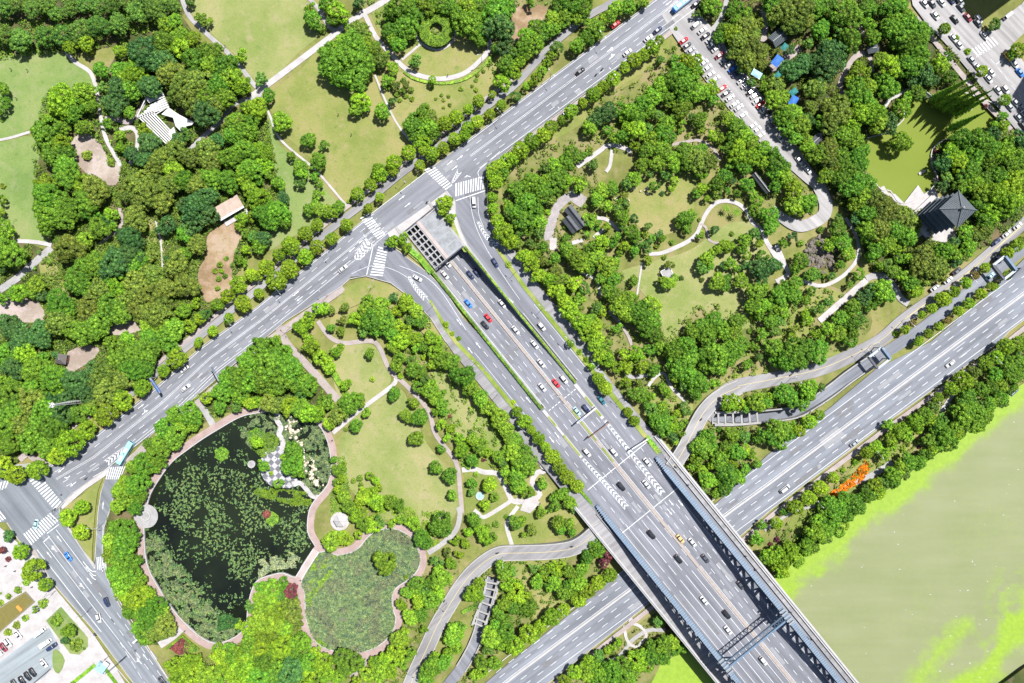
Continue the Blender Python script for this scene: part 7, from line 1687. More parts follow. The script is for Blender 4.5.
def scooter_proto():
    r = empty('motor_scooter')
    section_mesh([(-.85, .12, .45, .8, .1), (-.5, .2, .35, .85, .18), (-.05, .2, .3, .7, .18), (.2, .16, .28, .42, .14), (.45, .18, .3, .8, .08)], 0).build('body', 'car dark grey', r)
    for x in (-.62, .62): m = MB(); m.tube((x, -.06, .26), (x, .06, .26), .26, .26, 12); m.build('wheel', 'tyre', r)
    m = MB(); m.tube((.62, 0, .3), (.42, 0, 1.0), .04, .03, 6); m.tube((.42, -.32, 1.02), (.42, .32, 1.02), .025, .025, 6); m.build('handlebar', 'dark steel', r)
    note_kids(r); return r
SCP = scooter_proto()
RID = [(744.7,555.3,DN),(754.5,568.5,UP),(789.5,611,DN),(807,637,DN),(811.5,638.5,DN),(675,466.5,DN),(687,484,UP),(571,544,170),(444.5,600,120),(408,669,-60),(699.5,418.5,-55),(790,374.5,NE),(909,305.5,NE),(497.5,551.5,172),(96.5,633.5,DN),(106,560,-95),(87.5,478,NE),(596,75.5,NE),(602,70,NE),(492,202,90),(432,168,60),(1017,71,50),(427.5,202.5,NE),(56.5,509,100),(138,640,DN)]
for i, (x, y, a) in enumerate(RID):
    s = s_of(x, y); t = t_of(x, y); on = s > 176 and -58 < t < 49
    p = B(s, t, D0 + .08) if on else P(x, y, 0) + Vector((0, 0, .75 if i not in (7, 8, 9, 10, 13) else {7: 3.95, 8: 1.45, 9: 1.3, 10: 3.6, 13: 2.0}[i] - .55))
    if i in (7, 8, 9, 10, 13): p.z = {7: 3.35, 8: .93, 9: .74, 10: 2.4, 13: 1.66}[i]
    sc_ = SCP if i == 0 else copy_tree(SCP); pr = PR if i == 0 else copy_tree(PR)
    sc_.location = p; sc_.rotation_euler = (0, 0, -R(a)); d = Vector((math.cos(-R(a)), math.sin(-R(a)), 0))
    pr.location = p - d * .28 + Vector((0, 0, .02)); pr.rotation_euler = (0, 0, -R(a))
    tag(sc_, autolabel('dark motor scooter with its rider', x, y), 'scooter', 'scooters on the roads and paths')
    tag(pr, autolabel('person riding a motor scooter', x, y), 'person', 'riders on scooters')
for i, (x, y, a) in enumerate([(29,71,0),(12.5,70,40),(91,61,90),(352,135,10),(339,115,40),(226,47,0),(18,99,10),(63,494,30),(8,565,10),(34,586,60),(137,649,0),(186,630,20),(668,167,30),(448,76,0),(422,117,30),(1,582,0),(320,560,40),(333,440,80),(690,135,20),(722,190,10),(470,520,45),(540,503,0),(76,520,0),(17,570,20)]):
    o = PW if i == 0 else copy_tree(PW); p = P(x, y); o.location = (p.x, p.y, .45 if not (x < 140 and y > 500) else .7); o.rotation_euler = (0, 0, R(a))
    tag(o, autolabel('person in dark clothes walking', x, y), 'person', 'people walking')

# ================================================================== BUILDINGS AND GARDEN STRUCTURES
def at(x, y, z=0.0): p = P(x, y, z); return Vector((p.x, p.y, 0))
def hip_roof(m, L_, W_, z, h, ridge, over=0.0):
    l, w_ = L_ / 2 + over, W_ / 2 + over; r = ridge / 2
    m.add([(-l, -w_, z), (l, -w_, z), (l, w_, z), (-l, w_, z), (-r, 0, z + h), (r, 0, z + h)], [(0, 1, 5, 4), (2, 3, 4, 5), (1, 2, 5), (3, 0, 4), (3, 2, 1, 0)])
def ribs(m, L_, W_, z, h, ridge, n):
    """tile rows: raised strips down the two long slopes"""
    for i in range(n):
        x = -L_ / 2 + L_ * (i + .5) / n; k = max(0, (abs(x) - ridge / 2) / (L_ / 2 - ridge / 2)) if L_ > ridge else 0
        for s in (-1, 1): m.bar((x, s * W_ / 2, z + .08), (x, s * W_ / 2 * k + s * .02, z + h * (1 - k) + .08), .16, .12)
# pagoda: five tiers
pb = at(930.5, 217.5); root = empty('pagoda', pb, R(43)); W0 = 15.0; z = 0
m = MB(); m.box((0, 0, 0), (17, 15, 1.2)); m.build('base', 'pale pavers', root)
m = MB()
for i in range(6): m.box((-8.8 - .35 * i, 0, 0), (.35, 6, 1.2 - .2 * (i + 1) + .02))
m.build('stair', 'pale concrete', root); z = 1.2
for k in range(5):
    w_ = 8.6 - .25 * k; h = 3.75
    m = MB(); m.box((0, 0, z), (w_, w_, h)); b_ = m.build('storey_wall', 'tower wall', root)
    for i in range(4):
        a = i * math.pi / 2
        for q in (-1, 0, 1): m = MB(); dx = w_ / 2 + .03; ox, oy = dx * math.cos(a) - q * w_ * .3 * math.sin(a), dx * math.sin(a) + q * w_ * .3 * math.cos(a); m.box((ox, oy, z + 1.0), (.12, w_ * .2, 2.0), a); m.build('window', 'red wood', b_)
    z += h; ro = w_ / 2 + 1.7; m = MB()
    if k < 4:
        ri = w_ / 2 - .4
        for i in range(4):
            a0 = math.pi / 4 + i * math.pi / 2; a1 = a0 + math.pi / 2; q = math.sqrt(2)
            p0, p1 = (ro * q * math.cos(a0), ro * q * math.sin(a0)), (ro * q * math.cos(a1), ro * q * math.sin(a1)); i0, i1 = (ri * q * math.cos(a0), ri * q * math.sin(a0)), (ri * q * math.cos(a1), ri * q * math.sin(a1))
            m.add([(*p0, z - .25), (*p1, z - .25), (*i1, z + .9), (*i0, z + .9), (*p0, z - .45), (*p1, z - .45)], [(0, 1, 2, 3), (4, 5, 1, 0), (4, 0, 3), (5, 2, 1)])
            for j in range(9):
                f = (j + .5) / 9; a_ = tuple(p0[u] * (1 - f) + p1[u] * f for u in (0, 1)); c_ = tuple(i0[u] * (1 - f) + i1[u] * f for u in (0, 1)); m.bar((*a_, z - .18), (*c_, z + .97), .15, .12)
        m.build('eave', 'slate tile roof', root)
    else:
        ro = w_ / 2 + 1.9
        hip_roof(m, ro * 2, ro * 2, z - .3, 2.6, 0.1)
        for i in range(4):
            a = math.pi / 4 + i * math.pi / 2; m.bar((ro * 1.414 * math.cos(a), ro * 1.414 * math.sin(a), z - .15), (0, 0, z + 2.5), .45, .4)
        rf = m.build('roof', 'slate tile roof', root); m = MB()
        for i in range(4):
            a = i * math.pi / 2; ca, sa = math.cos(a), math.sin(a)
            for j in range(15):
                v = (-1 + 2 * (j + .5) / 15) * ro; kk = abs(v) / ro; m.bar((ro * ca - v * sa, ro * sa + v * ca, z - .22), ((ro * kk) * ca - v * sa, (ro * kk) * sa + v * ca, z - .3 + 2.6 * (1 - kk) + .06), .14, .12)
        m.build('tile_rows', 'dark tile roof', rf)
        m = MB(); m.tube((0, 0, z + 2.1), (0, 0, z + 3.4), .7, .35, 10); m.sphere((0, 0, z + 3.7), .55, 10, 6); m.tube((0, 0, z + 3.9), (0, 0, z + 5.2), .15, .04, 6); m.build('finial', 'pale concrete', root)
tag(root, 'five tiered grey roofed pagoda standing by the olive garden pond', 'pagoda')
# dark garden pavilion: two overlapping tiled roofs
root = empty('garden_pavilion', at(573.5, 218.5, 4), R(-52)); 
for (ox, oy, L_, W_) in ((0, 1.2, 11.5, 4.2), (1.4, -2.4, 8.0, 4.2)):
    m = MB(); m.box((ox, oy, 0), (L_ - 1.4, W_ - 1.2, 3.0)); m.build('wall', 'tower wall', root)
    m = MB(); m.add([(ox - L_ / 2, oy - W_ / 2, 3.0), (ox + L_ / 2, oy - W_ / 2, 3.0), (ox + L_ / 2, oy + W_ / 2, 3.0), (ox - L_ / 2, oy + W_ / 2, 3.0), (ox - L_ / 2, oy, 4.9), (ox + L_ / 2, oy, 4.9)], [(0, 1, 5, 4), (2, 3, 4, 5), (1, 2, 5), (3, 0, 4), (3, 2, 1, 0)])
    rf = m.build('roof', 'dark tile roof', root); m = MB(); m.bar((ox - L_ / 2, oy, 5.0), (ox + L_ / 2, oy, 5.0), .4, .35); m.build('ridge', 'near black', rf)
    m = MB()
    for i in range(int(L_ / .8)):
        x = ox - L_ / 2 + .4 + i * .8
        for s in (-1, 1): m.bar((x, oy + s * W_ / 2, 3.1), (x, oy, 4.98), .14, .10)
    m.build('tile_rows', 'slate tile roof', rf)
for x in (-5, -1.5, 2, 5):
    m = MB(); m.tube((x, 4.1, 0), (x, 4.1, 3.0), .16, .16, 8); m.build('column', 'red wood', root)
tag(root, 'dark tiled garden pavilion with two joined roofs on a slab terrace', 'pavilion')
# small houses with tiled roofs
def hut(x, y, L_, W_, ang, h, mat, kind, lab, wall='tower wall', hip=False, cat='hut'):
    r = empty(kind, at(x, y, h), -R(ang)); m = MB(); m.box((0, 0, 0), (L_ - .8, W_ - .8, h)); b_ = m.build('wall', wall, r)
    m = MB(); m.box((L_ / 2 - .38, 0, 0.1), (.1, 1.0, 2.0)); m.build('door', 'red wood', b_)
    m = MB()
    if hip: hip_roof(m, L_, W_, h, 1.5, max(.1, L_ - W_))
    else: m.add([(-L_ / 2, -W_ / 2, h), (L_ / 2, -W_ / 2, h), (L_ / 2, W_ / 2, h), (-L_ / 2, W_ / 2, h), (-L_ / 2, 0, h + 1.4), (L_ / 2, 0, h + 1.4)], [(0, 1, 5, 4), (2, 3, 4, 5), (1, 2, 5), (3, 0, 4), (3, 2, 1, 0)])
    rf = m.build('roof', mat, r); m = MB(); m.bar((-(L_ / 2 if not hip else (L_ - W_) / 2 + .1), 0, h + 1.45), ((L_ / 2 if not hip else (L_ - W_) / 2 + .1), 0, h + 1.45), .3, .25); m.build('ridge', 'concrete', rf)
    if not hip:
        m = MB(); ribs(m, L_, W_, h, 1.4, L_, int(L_ / .7)); m.build('tile_rows', mat, rf)
    tag(r, lab, cat); return r
hut(777.5, 38, 6.8, 6.0, -38, 3.2, 'slate tile roof', 'tiled_shed', 'grey tiled shed at the top of the east grove beside a teal tarpaulin')
hut(873, 49, 5.2, 3.6, -12, 3.0, 'slate tile roof', 'kiosk', 'small grey roofed kiosk on the looping park path', hip=True, cat='kiosk')
hut(61, 359, 5.0, 4.6, 8, 3.0, 'tower wall', 'garden_hut', 'small grey garden hut at a clearing in the west wood', hip=True)
hut(816.5, 139.5, 5.6, 3.8, -42, 3.0, 'dark tile roof', 'brown_shed', 'dark brown ribbed shed among trees above the parked street cars')
hut(761, 183, 11, 2.4, 52, 3.2, 'dark tile roof', 'covered_walk', 'long dark roofed covered walk in the garden wood by the parking street', cat='covered walk')
hut(928, 95.5, 3.4, 2.2, 35, 2.6, 'pale concrete', 'pump_house', 'tiny white roofed pump house at the top of the olive pond')
hut(952, 74, 1, 1, 0, 1, 'rock', 'hut', '') if False else None
r = empty('brown_pavilion', at(228, 207, 4), R(30)); m = MB(); m.box((0, 0, 3.3), (12.5, 6.0, .35)); m.build('roof', 'brown roof', r)
m = MB(); m.bar((-6.2, -3.3, 3.55), (6.2, -3.3, 3.55), .9, .5); m.build('eave', 'white roof', r)
for x in (-5.5, -1.8, 1.8, 5.5):
    for y in (-2.5, 2.5): m = MB(); m.tube((x, y, 0), (x, y, 3.3), .15, .15, 8); m.build('column', 'pale concrete', r)
m = MB(); m.box((0, -4.8, 0.35), (12, 2.6, .3)); m.build('step', 'pale pavers', r)
tag(r, 'open pavilion with flat brown roof and white eave by bare soil', 'pavilion')
# white pergola: slatted bars and a fanned head
r = empty('white_pergola', at(163, 115, 3)); O = r.location.copy()
def wp(x, y, z=3.4): p = P(x, y, z); return Vector((p.x - O.x, p.y - O.y, z))
Z = lambda zx, zy: (120 + zx / 8, 85 + zy / 8)
for k in range(7):
    f = k / 6; m = MB(); a = Z(140 + f * 115, 262 - f * 40 - 15); c = Z(372 + f * 60, 470 - f * 75)
    m.bar(wp(*a), wp(*c), .55, .25); m.build('slat', 'white roof', r)
lp = lambda p, q, f: (p[0] + (q[0] - p[0]) * f, p[1] + (q[1] - p[1]) * f)
for k in range(9):
    f = k / 8; m = MB(); a = lp((145, 262), (240, 168), f * 2) if f <= .5 else lp((238, 150), (205, 105), f * 2 - 1); c = lp((392, 172), (335, 42), f)
    m.bar(wp(*Z(*a)), wp(*Z(*c)), .72, .25); m.build('slat', 'white roof', r)
for a, c in ((Z(262,250), Z(392,172)), (Z(140,250), Z(210,100)), (Z(375,470), Z(440,395))):
    m = MB(); m.bar(wp(*a, 3.1), wp(*c, 3.1), .4, .4); m.build('edge_beam', 'white roof', r)
m = MB(); m.prism([tuple(wp(*Z(*q))[:2]) for q in ((332,235),(390,180),(470,235),(592,298),(575,320),(530,330),(500,385),(445,330),(425,262))], 3.2, 3.5); m.build('roof_slab', 'white roof', r)
m = MB(); m.prism([tuple(wp(*Z(*q))[:2]) for q in ((385,375),(430,335),(450,400),(400,415))], 3.1, 3.4); m.build('roof_slab', 'white roof', r)
for q in ((150,262),(300,170),(372,460),(440,395),(500,375),(580,305),(340,60),(215,110)):
    m = MB(); p = wp(*Z(*q), 3.1); m.tube((p.x, p.y, 0), (p.x, p.y, 3.1), .15, .15, 8); m.build('column', 'white roof', r)
tag(r, 'white slatted pergola and flat roofs round a planted court in the wood', 'pergola')
# ring arbour
r = empty('ring_arbour', at(436, 29, 3)); rs = np.random.RandomState(4); n = 9000; th = rs.uniform(0, 6.283, n); q = rs.uniform(-1, 1, n); R_ = 5.5; r_ = 2.6
pts = np.stack([(R_ + q * r_) * np.cos(th), (R_ + q * r_) * np.sin(th), 2.9 + .9 * np.sqrt(np.maximum(0, 1 - q * q)) + .25 * np.sin(th * 9) * np.cos(q * 5) + rs.normal(0, .1, n)], 1)
V, F = leaf_quads(pts, np.tile([0, 0, 1.0], (n, 1)), .22, rs, .7)
tm = MB()
for i in range(32):
    a, b2 = i * .19635, (i + 1) * .19635
    tm.add([((R_ + s * r_ * .97) * math.cos(x), (R_ + s * r_ * .97) * math.sin(x), 2.75) for x, s in ((a, -1), (a, 1), (b2, 1), (b2, -1))], [(0, 1, 2, 3)])
o = bpy.data.objects.new('vine_roof', to_mesh('vine_roof', [(V, F), (np.array(tm.v), np.array(tm.f))], 'leaves bright')); col.objects.link(o); o.parent = r
for i in range(10):
    a = i * .628; m = MB(); m.tube((R_ * 1.35 * math.cos(a), R_ * 1.35 * math.sin(a), 0), (R_ * 1.35 * math.cos(a), R_ * 1.35 * math.sin(a), 2.8), .14, .14, 8); m.build('post', 'pale concrete', r)
tag(r, 'ring shaped arbour roofed with bright green vines round a small lawn', 'arbour')
# hexagonal pavilion on its round plaza
r = empty('hexagonal_pavilion', at(340, 521, 3)); m = MB(); hx = [(3.0 * math.cos(i * 1.0472), 3.0 * math.sin(i * 1.0472), 2.9) for i in range(6)]
m.add(hx + [(0, 0, 4.1)], [(i, (i + 1) % 6, 6) for i in range(6)] + [(5, 4, 3, 2, 1, 0)]); rf = m.build('roof', 'pale concrete', r); m = MB()
for i in range(6): m.bar(hx[i], (0, 0, 4.15), .2, .15)
m.build('ridge', 'concrete', rf)
for i in range(6): a = i * 1.0472; m = MB(); m.tube((2.5 * math.cos(a), 2.5 * math.sin(a), .3), (2.5 * math.cos(a), 2.5 * math.sin(a), 2.9), .15, .15, 8); m.build('column', 'white roof', r)
tag(r, 'small pale hexagonal pavilion on a round plaza between the two ponds', 'pavilion')
# round plaza fountain, hexagon garden fountain
for x, y, rad, lab in ((146.5, 515.5, 2.2, 'round stone basin in the middle of the pondside round plaza'), (480, 495.5, 2.0, 'pale teal round basin in the hexagon garden'), (252, 464, 1.7, 'pale round pot of plants standing in the dark lotus pond')):
    r = empty('stone_basin', at(x, y)); m = MB()
    for i in range(20):
        a, b2 = i * .31416, (i + 1) * .31416
        m.add([(rr_ * math.cos(t_), rr_ * math.sin(t_), z_) for rr_, t_, z_ in ((rad, a, 0), (rad, b2, 0), (rad, b2, 1.0), (rad, a, 1.0), (rad * .8, b2, 1.0), (rad * .8, a, 1.0), (rad * .8, b2, .5), (rad * .8, a, .5))], [(0, 1, 2, 3), (3, 2, 4, 5), (5, 4, 6, 7)])
    m.build('rim', 'pale concrete', r); m = MB(); m.tube((0, 0, .4), (0, 0, .75), rad * .8, rad * .8, 20); m.build('pool', 'glass roof' if x > 400 else 'concrete', r)
    m = MB(); m.tube((0, 0, .7), (0, 0, 1.3), .3, .15, 8); m.build('spout', 'pale concrete', r); tag(r, lab, 'basin')
# white framed shelter
r = empty('framed_shelter', at(666, 274), R(30)); m = MB()
for i in range(4): a = math.pi / 4 + i * math.pi / 2; b2 = a + math.pi / 2; m.bar((3.2 * math.cos(a), 3.2 * math.sin(a), 2.6), (3.2 * math.cos(b2), 3.2 * math.sin(b2), 2.6), .35, .3)
m.build('frame', 'white roof', r); m = MB(); m.box((0, 0, 2.4), (3.9, 3.9, .15)); m.build('roof', 'concrete', r)
for i in range(4): a = math.pi / 4 + i * math.pi / 2; m = MB(); m.tube((2.9 * math.cos(a), 2.9 * math.sin(a), 0), (2.9 * math.cos(a), 2.9 * math.sin(a), 2.5), .12, .12, 6); m.build('post', 'white roof', r)
tag(r, 'small square shelter with a white frame amid bushes on the dry lawn', 'shelter')
# tarpaulins
for x, y, w_, l, a, mt, lab in ((777.5,60.5,5.0,3.6,52,'tarp blue','bright blue tarpaulin canopy below the grey tiled shed'),(785,46.5,3.2,2.4,50,'tarp teal','teal tarpaulin canopy just right of the grey tiled shed'),(778.5,74.5,3.0,2.4,50,'tarp teal','teal tarpaulin canopy below the bright blue one'),(794,91.5,3.6,2.6,35,'tarp teal','teal tarpaulin canopy above the lower blue one in the grove'),(794,100.5,4.6,3.2,60,'tarp blue','lower blue tarpaulin canopy deep in the grove'),(757,73.5,4.6,3.0,-30,'glass roof','pale blue canopy beside the right row of parked cars')):
    r = empty('tarpaulin_canopy', at(x, y, 7), R(a)); m = MB(); n_ = 6
    for i in range(n_):
        for j in range(n_):
            zf = lambda u, v: 6.6 + .5 * math.sin(u * 3.1) * math.sin(v * 3.1)
            c4 = [((u - .5) * w_, (v - .5) * l, zf(u, v)) for u, v in ((i / n_, j / n_), ((i + 1) / n_, j / n_), ((i + 1) / n_, (j + 1) / n_), (i / n_, (j + 1) / n_))]; m.add(c4, [(0, 1, 2, 3)])
    m.build('cover', mt, r)
    for sx in (-1, 1):
        for sy in (-1, 1): m = MB(); m.tube((sx * w_ * .46, sy * l * .46, 0), (sx * w_ * .46, sy * l * .46, 6.6), .06, .06, 6); m.build('pole', 'galvanised steel', r)
    tag(r, lab, 'canopy')
# gatehouse, slatted roof block
r = empty('gatehouse', at(100.5, 668, 3), R(-35)); m = MB(); m.box((0, 0, 0), (3.6, 3.0, 2.8)); m.build('wall', 'white roof', r); m = MB(); m.box((0, 0, 2.8), (4.6, 4.4, .25)); m.build('roof', 'glass roof', r); m = MB(); m.box((1.0, 2.9, 2.85), (2.6, 1.6, .22)); m.build('side_roof', 'white roof', r)
m = MB(); m.box((1.82, 0, .1), (.06, .9, 2.0)); m.build('door', 'car glass', r); tag(r, 'small gatehouse with a pale blue glass roof at the plaza entrance', 'gatehouse')
r = empty('slatted_roof_building', at(6, 625)); O = r.location.copy(); m = MB(); q = [(27,590.5),(36.5,601),(-8,640),(-26,622)]
m.prism([(at(*p).x - O.x, at(*p).y - O.y) for p in q], 0.1, 1.0); m.build('wall', 'concrete', r); m = MB()
for k in range(13):
    f = (k + .5) / 13; a = (q[0][0] + (q[1][0] - q[0][0]) * f, q[0][1] + (q[1][1] - q[0][1]) * f); c = (q[3][0] + (q[2][0] - q[3][0]) * f, q[3][1] + (q[2][1] - q[3][1]) * f)
    m.bar(at(*a) - O + Vector((0, 0, 1.3)), at(*c) - O + Vector((0, 0, 1.3)), .32, .3)
m.build('slat_roof', 'olive slats', r); m = MB(); m.prism([(at(*p).x - O.x, at(*p).y - O.y) for p in ((26.5,592.5),(34.5,601),(-8,638),(-24,623))], 1.02, 1.1); m.build('roof_floor', 'olive slats', r)
tag(r, 'low building with an olive brown slatted roof at the plaza', 'building')
m = MB(); m.bar(at(20, 604.5) + Vector((0, 0, 1.9)), at(24.5, 609) + Vector((0, 0, 1.9)), 1.3, .4); o = m.build('orange_banner', 'orange cloth'); tag(o, 'small orange banner lying on the slatted roof', 'banner')
m = MB(); a = at(33, 684, 0); c = at(52, 668, 0); m.bar(a + Vector((0, 0, 1.4)), c + Vector((0, 0, 1.4)), .3, 1.4); o = m.build('car_park_wall', 'dark steel'); tag(o, 'thin dark wall along the lower edge of the plaza car park', 'wall')
# boat on the garden pond
r = empty('rowing_boat', at(922.5, 172)); r.location.z = -.5; r.rotation_euler = (0, 0, R(30)); section_mesh([(-1.9, .3, 0, .55, .35), (-1.2, .6, -.08, .5, .65), (.6, .62, -.08, .5, .66), (1.9, .08, .05, .65, .08)], 0).build('hull', 'pale concrete', r); m = MB(); m.box((0, 0, .5), (.35, 1.1, .06)); m.box((-.9, 0, .5), (.35, 1.0, .06)); m.build('seat', 'brown roof', r); tag(r, 'small pale rowing boat on the olive garden pond', 'boat')
r = empty('jetty', at(1009, 197)) if False else None
m = MB(); a, c = at(966, 104.5), at(972, 109); m.bar(a + Vector((0, 0, .6)), c + Vector((0, 0, .6)), 2.4, .3); o = m.build('small_footbridge', 'pale concrete'); tag(o, 'short pale footbridge over the pond inlet beside the conifers', 'footbridge')
# moored blue-roofed hut on the river bank
hut(1013, 391.5, 4.4, 2.6, -42, 2.4, 'tarp blue', 'bank_hut', 'narrow blue roofed hut on the river bank at the right edge')
# small bridge between the ponds, pond jetty
r = empty('pond_footbridge', at(308, 563.5)); O = r.location.copy(); a, c = at(299.5, 577) - O, at(317, 549.5) - O; m = MB()
m.bar(a + Vector((0, 0, .75)), c + Vector((0, 0, .75)), 2.9, .35); m.build('deck', 'pink slab', r); n_ = Vector((-(c - a).y, (c - a).x, 0)).normalized()
for s in (-1, 1): m = MB(); m.bar(a + n_ * s * 1.4 + Vector((0, 0, 1.2)), c + n_ * s * 1.4 + Vector((0, 0, 1.2)), .3, .7); m.build('railing', 'white roof', r)
tag(r, 'pale straight footbridge between the dark pond and the marsh pond', 'footbridge')
# off-frame office towers whose shade reaches into the upper right corner
def tower(pts, h, lab):
    c = at(sum(p[0] for p in pts) / len(pts), sum(p[1] for p in pts) / len(pts)); r = empty('office_tower', c)
    ws = [(at(*p).x - c.x, at(*p).y - c.y) for p in pts]; m = MB(); m.prism(ws, 0, h); b_ = m.build('wall', 'concrete', r)
    m = MB(); nl = int(h / 3.6)
    for k in range(nl):
        z = 1.4 + k * 3.6
        for p, q in zip(ws, ws[1:] + ws[:1]):
            p_, q_ = Vector((*p, z)), Vector((*q, z)); d = (q_ - p_).normalized(); m.bar(p_ + d * 1.0, q_ - d * 1.0, .12, 1.7)
    m.build('window_bands', 'car glass', b_); m = MB(); m.prism([(x * 1.02, y * 1.02) for x, y in ws], h, h + 1.0); m.build('roof', 'concrete', r)
    tag(r, lab, 'office tower', 'office towers beyond the upper right corner')
tower([(1023,-24),(979,-84),(1060,-145),(1104,-84)], 60, 'tall office tower above the upper right corner of the street')
tower([(1058,48),(1086,2),(1150,44),(1112,118),(1072,100)], 60, 'tall office tower right of the side street')

# ================================================================== POND PLANTS, REEDS, FLOWER BEDS
scatter('lotus_leaves', [(190,465),(235,470),(262,480),(262,500),(310,505),(314,545),(296,555),(258,560),(244,590),(225,560),(200,540),(175,525),(158,510),(165,480)], 5.5, .30, .0, .7, 'leaves lotus', 'masses of green lotus leaves standing in the middle of the dark pond', 61, hard=False, clump=2.4, flatn=2.2, zbase=-.3, thr=.19, big=(22, -.10))
scatter('lotus_leaves', POND1, 3.0, .27, .0, .6, 'leaves lotus', 'small scattered lotus leaves over the rest of the dark pond', 60, hard=False, clump=3.0, flatn=2.2, zbase=-.3, thr=.22, big=(16, .12))
SH = [(146,535),(165,540),(172,560),(190,580),(205,600),(218,615),(235,620),(245,625),(236,640),(215,645),(197,636),(175,614),(158,592),(146,566)]
scatter('water_plants', SH, 4.5, .28, .0, .7, 'leaves reed', 'dense grey green water plants along the lower left shore of the dark pond', 62, hard=False, clump=9, zbase=-.45, thr=-.14)
scatter('water_plants', [(x + 3.5, y - 2.5) for x, y in SH], 3.2, .28, .0, .9, 'leaves lotus', 'greener water plants mixed in along the lower left shore of the dark pond', 59, hard=False, clump=6, zbase=-.45, thr=.02)
SH2 = [(250,414),(280,412),(300,416),(318,425),(328,442),(331,464),(327,484),(318,498),(306,488),(300,478),(292,470),(288,450),(284,440),(276,446),(262,452),(250,448),(240,436)]
scatter('water_plants', SH2, 4.5, .34, .0, .6, 'leaves reed', 'green and tan water plants round the checkered plaza', 63, hard=False, clump=8, zbase=-.45, thr=-.12)
scatter('water_plants', [(252,448),(268,432),(280,438),(276,450),(262,458)], 5, .34, .0, .9, 'leaves bright', 'bright clump of lime water plants upper left of the checkered plaza', 64, hard=False, zbase=-.4)
scatter('water_plants', [(268,488),(290,490),(310,492),(312,505),(296,506),(272,500),(256,496),(250,486)], 5, .34, .0, .6, 'leaves hedge', 'dark green water plants below the checkered plaza', 65, hard=False, clump=10, zbase=-.4, thr=-.3)
scatter('water_plants', [(258,560),(290,552),(300,558),(296,568),(272,570),(258,580)], 5, .3, .0, .5, 'leaves reed pale', 'tan water plants on the shore left of the pond footbridge', 66, hard=False, clump=8, zbase=-.45, thr=-.2)
scatter('marsh_reeds', POND2, 7.0, .34, .0, .7, 'leaves reed', 'grey green reeds filling the marsh pond', 67, hard=False, clump=12, zbase=-.3, thr=-.42)
scatter('marsh_reeds', POND2, 4.5, .28, .1, .8, 'leaves reed pale', 'patches of pale dry reeds in the marsh pond', 68, hard=False, clump=16, zbase=-.1, thr=-.02)
scatter('marsh_reeds', [(303,580),(320,553),(345,553),(330,575),(312,600),(310,630),(330,648),(318,646),(308,618)], 5.0, .28, .1, .7, 'leaves hedge', 'darker green reeds along the left shore of the marsh pond', 69, hard=False, clump=9, zbase=-.25, thr=-.15)
disc = lambda x, y, r: [(x + r * (1 + .15 * math.sin(3 * i)) * math.cos(i * .5236), y + r * (1 + .12 * math.cos(2 * i)) * math.sin(i * .5236)) for i in range(12)]
scatter('water_plants', disc(221.5, 454, 7), 9, .26, .0, .6, 'leaves bright', 'round lime green clump of water plants alone in the upper dark pond', 80, hard=False, zbase=-.35)
scatter('water_plants', disc(272, 519, 6.5), 9, .26, .0, .6, 'leaves bright', 'lime green clump of water plants in the right half of the dark pond', 81, hard=False, zbase=-.35)
scatter('water_plants', disc(267, 514, 4), 11, .26, .4, .9, 'leaves maroon', 'dark red water plants on the lime clump in the dark pond', 82, hard=False, zbase=-.3)
scatter('water_plants', disc(256, 437, 9), 8, .26, .0, .7, 'leaves bright', 'lime water plants left of the island walk in the dark pond', 83, hard=False, zbase=-.35)
scatter('flower_bed', [(828,494),(838,486),(848,479),(855,472),(864,460),(870,464),(866,475),(856,485),(843,491),(830,500)], 16, .28, .0, .6, 'leaves orange', 'curving bed of bright orange flowers by the riverside path', 70, hard=False, clump=3, thr=-.16)
scatter('flower_bed', [(169,647),(183,636),(191,642),(190,652),(180,654)], 9, .26, .0, .5, 'leaves maroon', 'diamond shaped bed of maroon plants by the pond promenade', 71, hard=False)
scatter('flower_bed', [(186,640),(198,650),(189,655),(184,652)], 9, .26, .0, .5, 'leaves undergrowth', 'green lower half of the diamond shaped plant bed', 72, hard=False)
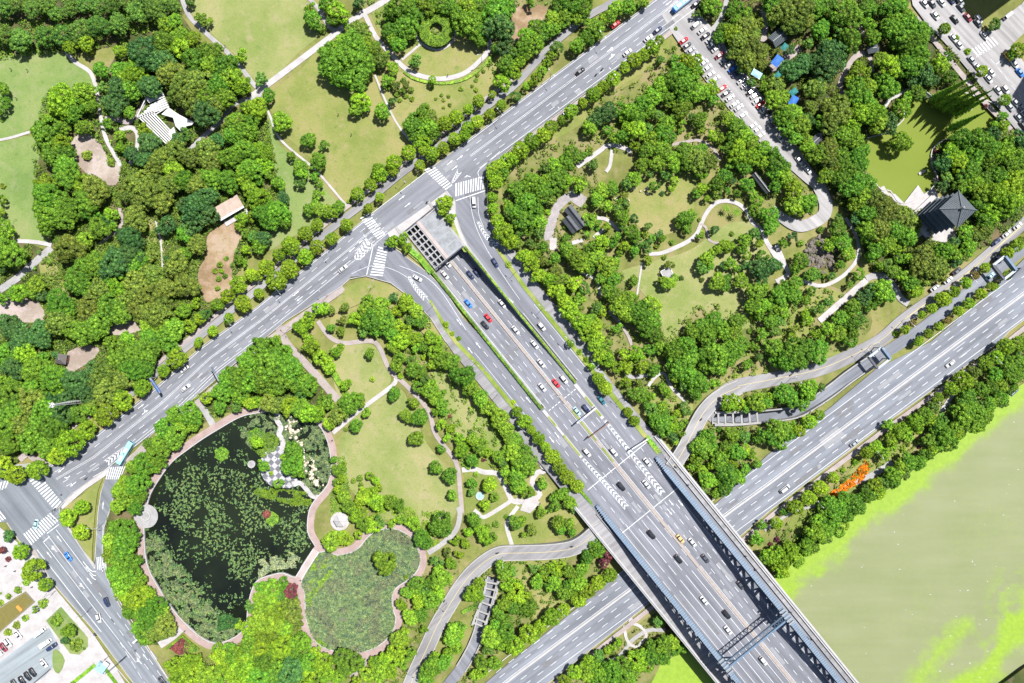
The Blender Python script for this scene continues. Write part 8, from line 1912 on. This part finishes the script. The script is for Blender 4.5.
scatter('rough_grass', [(330,460),(345,455),(352,500),(350,520),(332,520),(330,490)], 2.2, .28, .0, .4, 'leaves bright', 'rough lime grass between the brick promenade and the central lawn', 73)
scatter('rough_grass', [(350,500),(440,510),(440,550),(420,540),(390,520),(350,520)], 2.2, .28, .0, .5, 'leaves l', 'low lime plants above the marsh pond', 74, clump=8, thr=-.1)
scatter('rough_grass', [(260,590),(300,580),(305,630),(320,655),(260,683),(230,683),(250,630)], 2.6, .3, .0, .8, 'leaves y', 'yellow green scrub between the two ponds', 75, clump=12, thr=-.3)
scatter('rough_grass', [(90,160),(180,150),(270,120),(280,200),(200,330),(0,460),(-20,330),(60,260)], .8, .3, .0, .9, 'leaves undergrowth', 'loose scrub and saplings in the west wood', 76)
# rocks along shores and in the rock garden
def rocks(pts, n, spread, r0, r1, mat, lab, seed, zb_=0.3):
    rr = random.Random(seed); m = MB()
    for k in range(n):
        x, y = rr.choice(pts); x += rr.gauss(0, spread); y += rr.gauss(0, spread); p = at(x, y); r = rr.uniform(r0, r1); o = len(m.v)
        m.sphere((p.x, p.y, zb_), r, 7, 5, (rr.uniform(.7, 1.3), rr.uniform(.7, 1.3), rr.uniform(.5, .9)))
        m.v[o:] = [(v[0] + rr.uniform(-.2, .2) * r, v[1] + rr.uniform(-.2, .2) * r, v[2] + rr.uniform(-.2, .2) * r) for v in m.v[o:]]
    tag(m.build('rocks', mat), lab, kind='stuff')
rocks([(812,250),(818,245),(825,250),(830,258),(820,262),(812,262)], 150, 4, .3, 1.2, 'rock', 'heap of brown rocks in the round rock garden', 1, .5)
rocks([(290,420),(292,430),(296,445),(300,455),(308,465),(312,475),(305,462),(318,482)], 120, 3.2, .25, .8, 'pale rock', 'pale rocks standing in the water right of the checkered plaza', 2, -.2)
rocks([(625,198),(616,200),(630,186),(645,190)], 30, 2.5, .2, .6, 'pale rock', 'pale garden rocks right of the garden pavilion', 3, .6)
rocks([(936,150),(934,160),(933,170),(935,180),(940,148)], 60, 1.0, .25, .6, 'rock', 'dark rocks lining the right shore of the olive pond', 4, .1)

label_all()
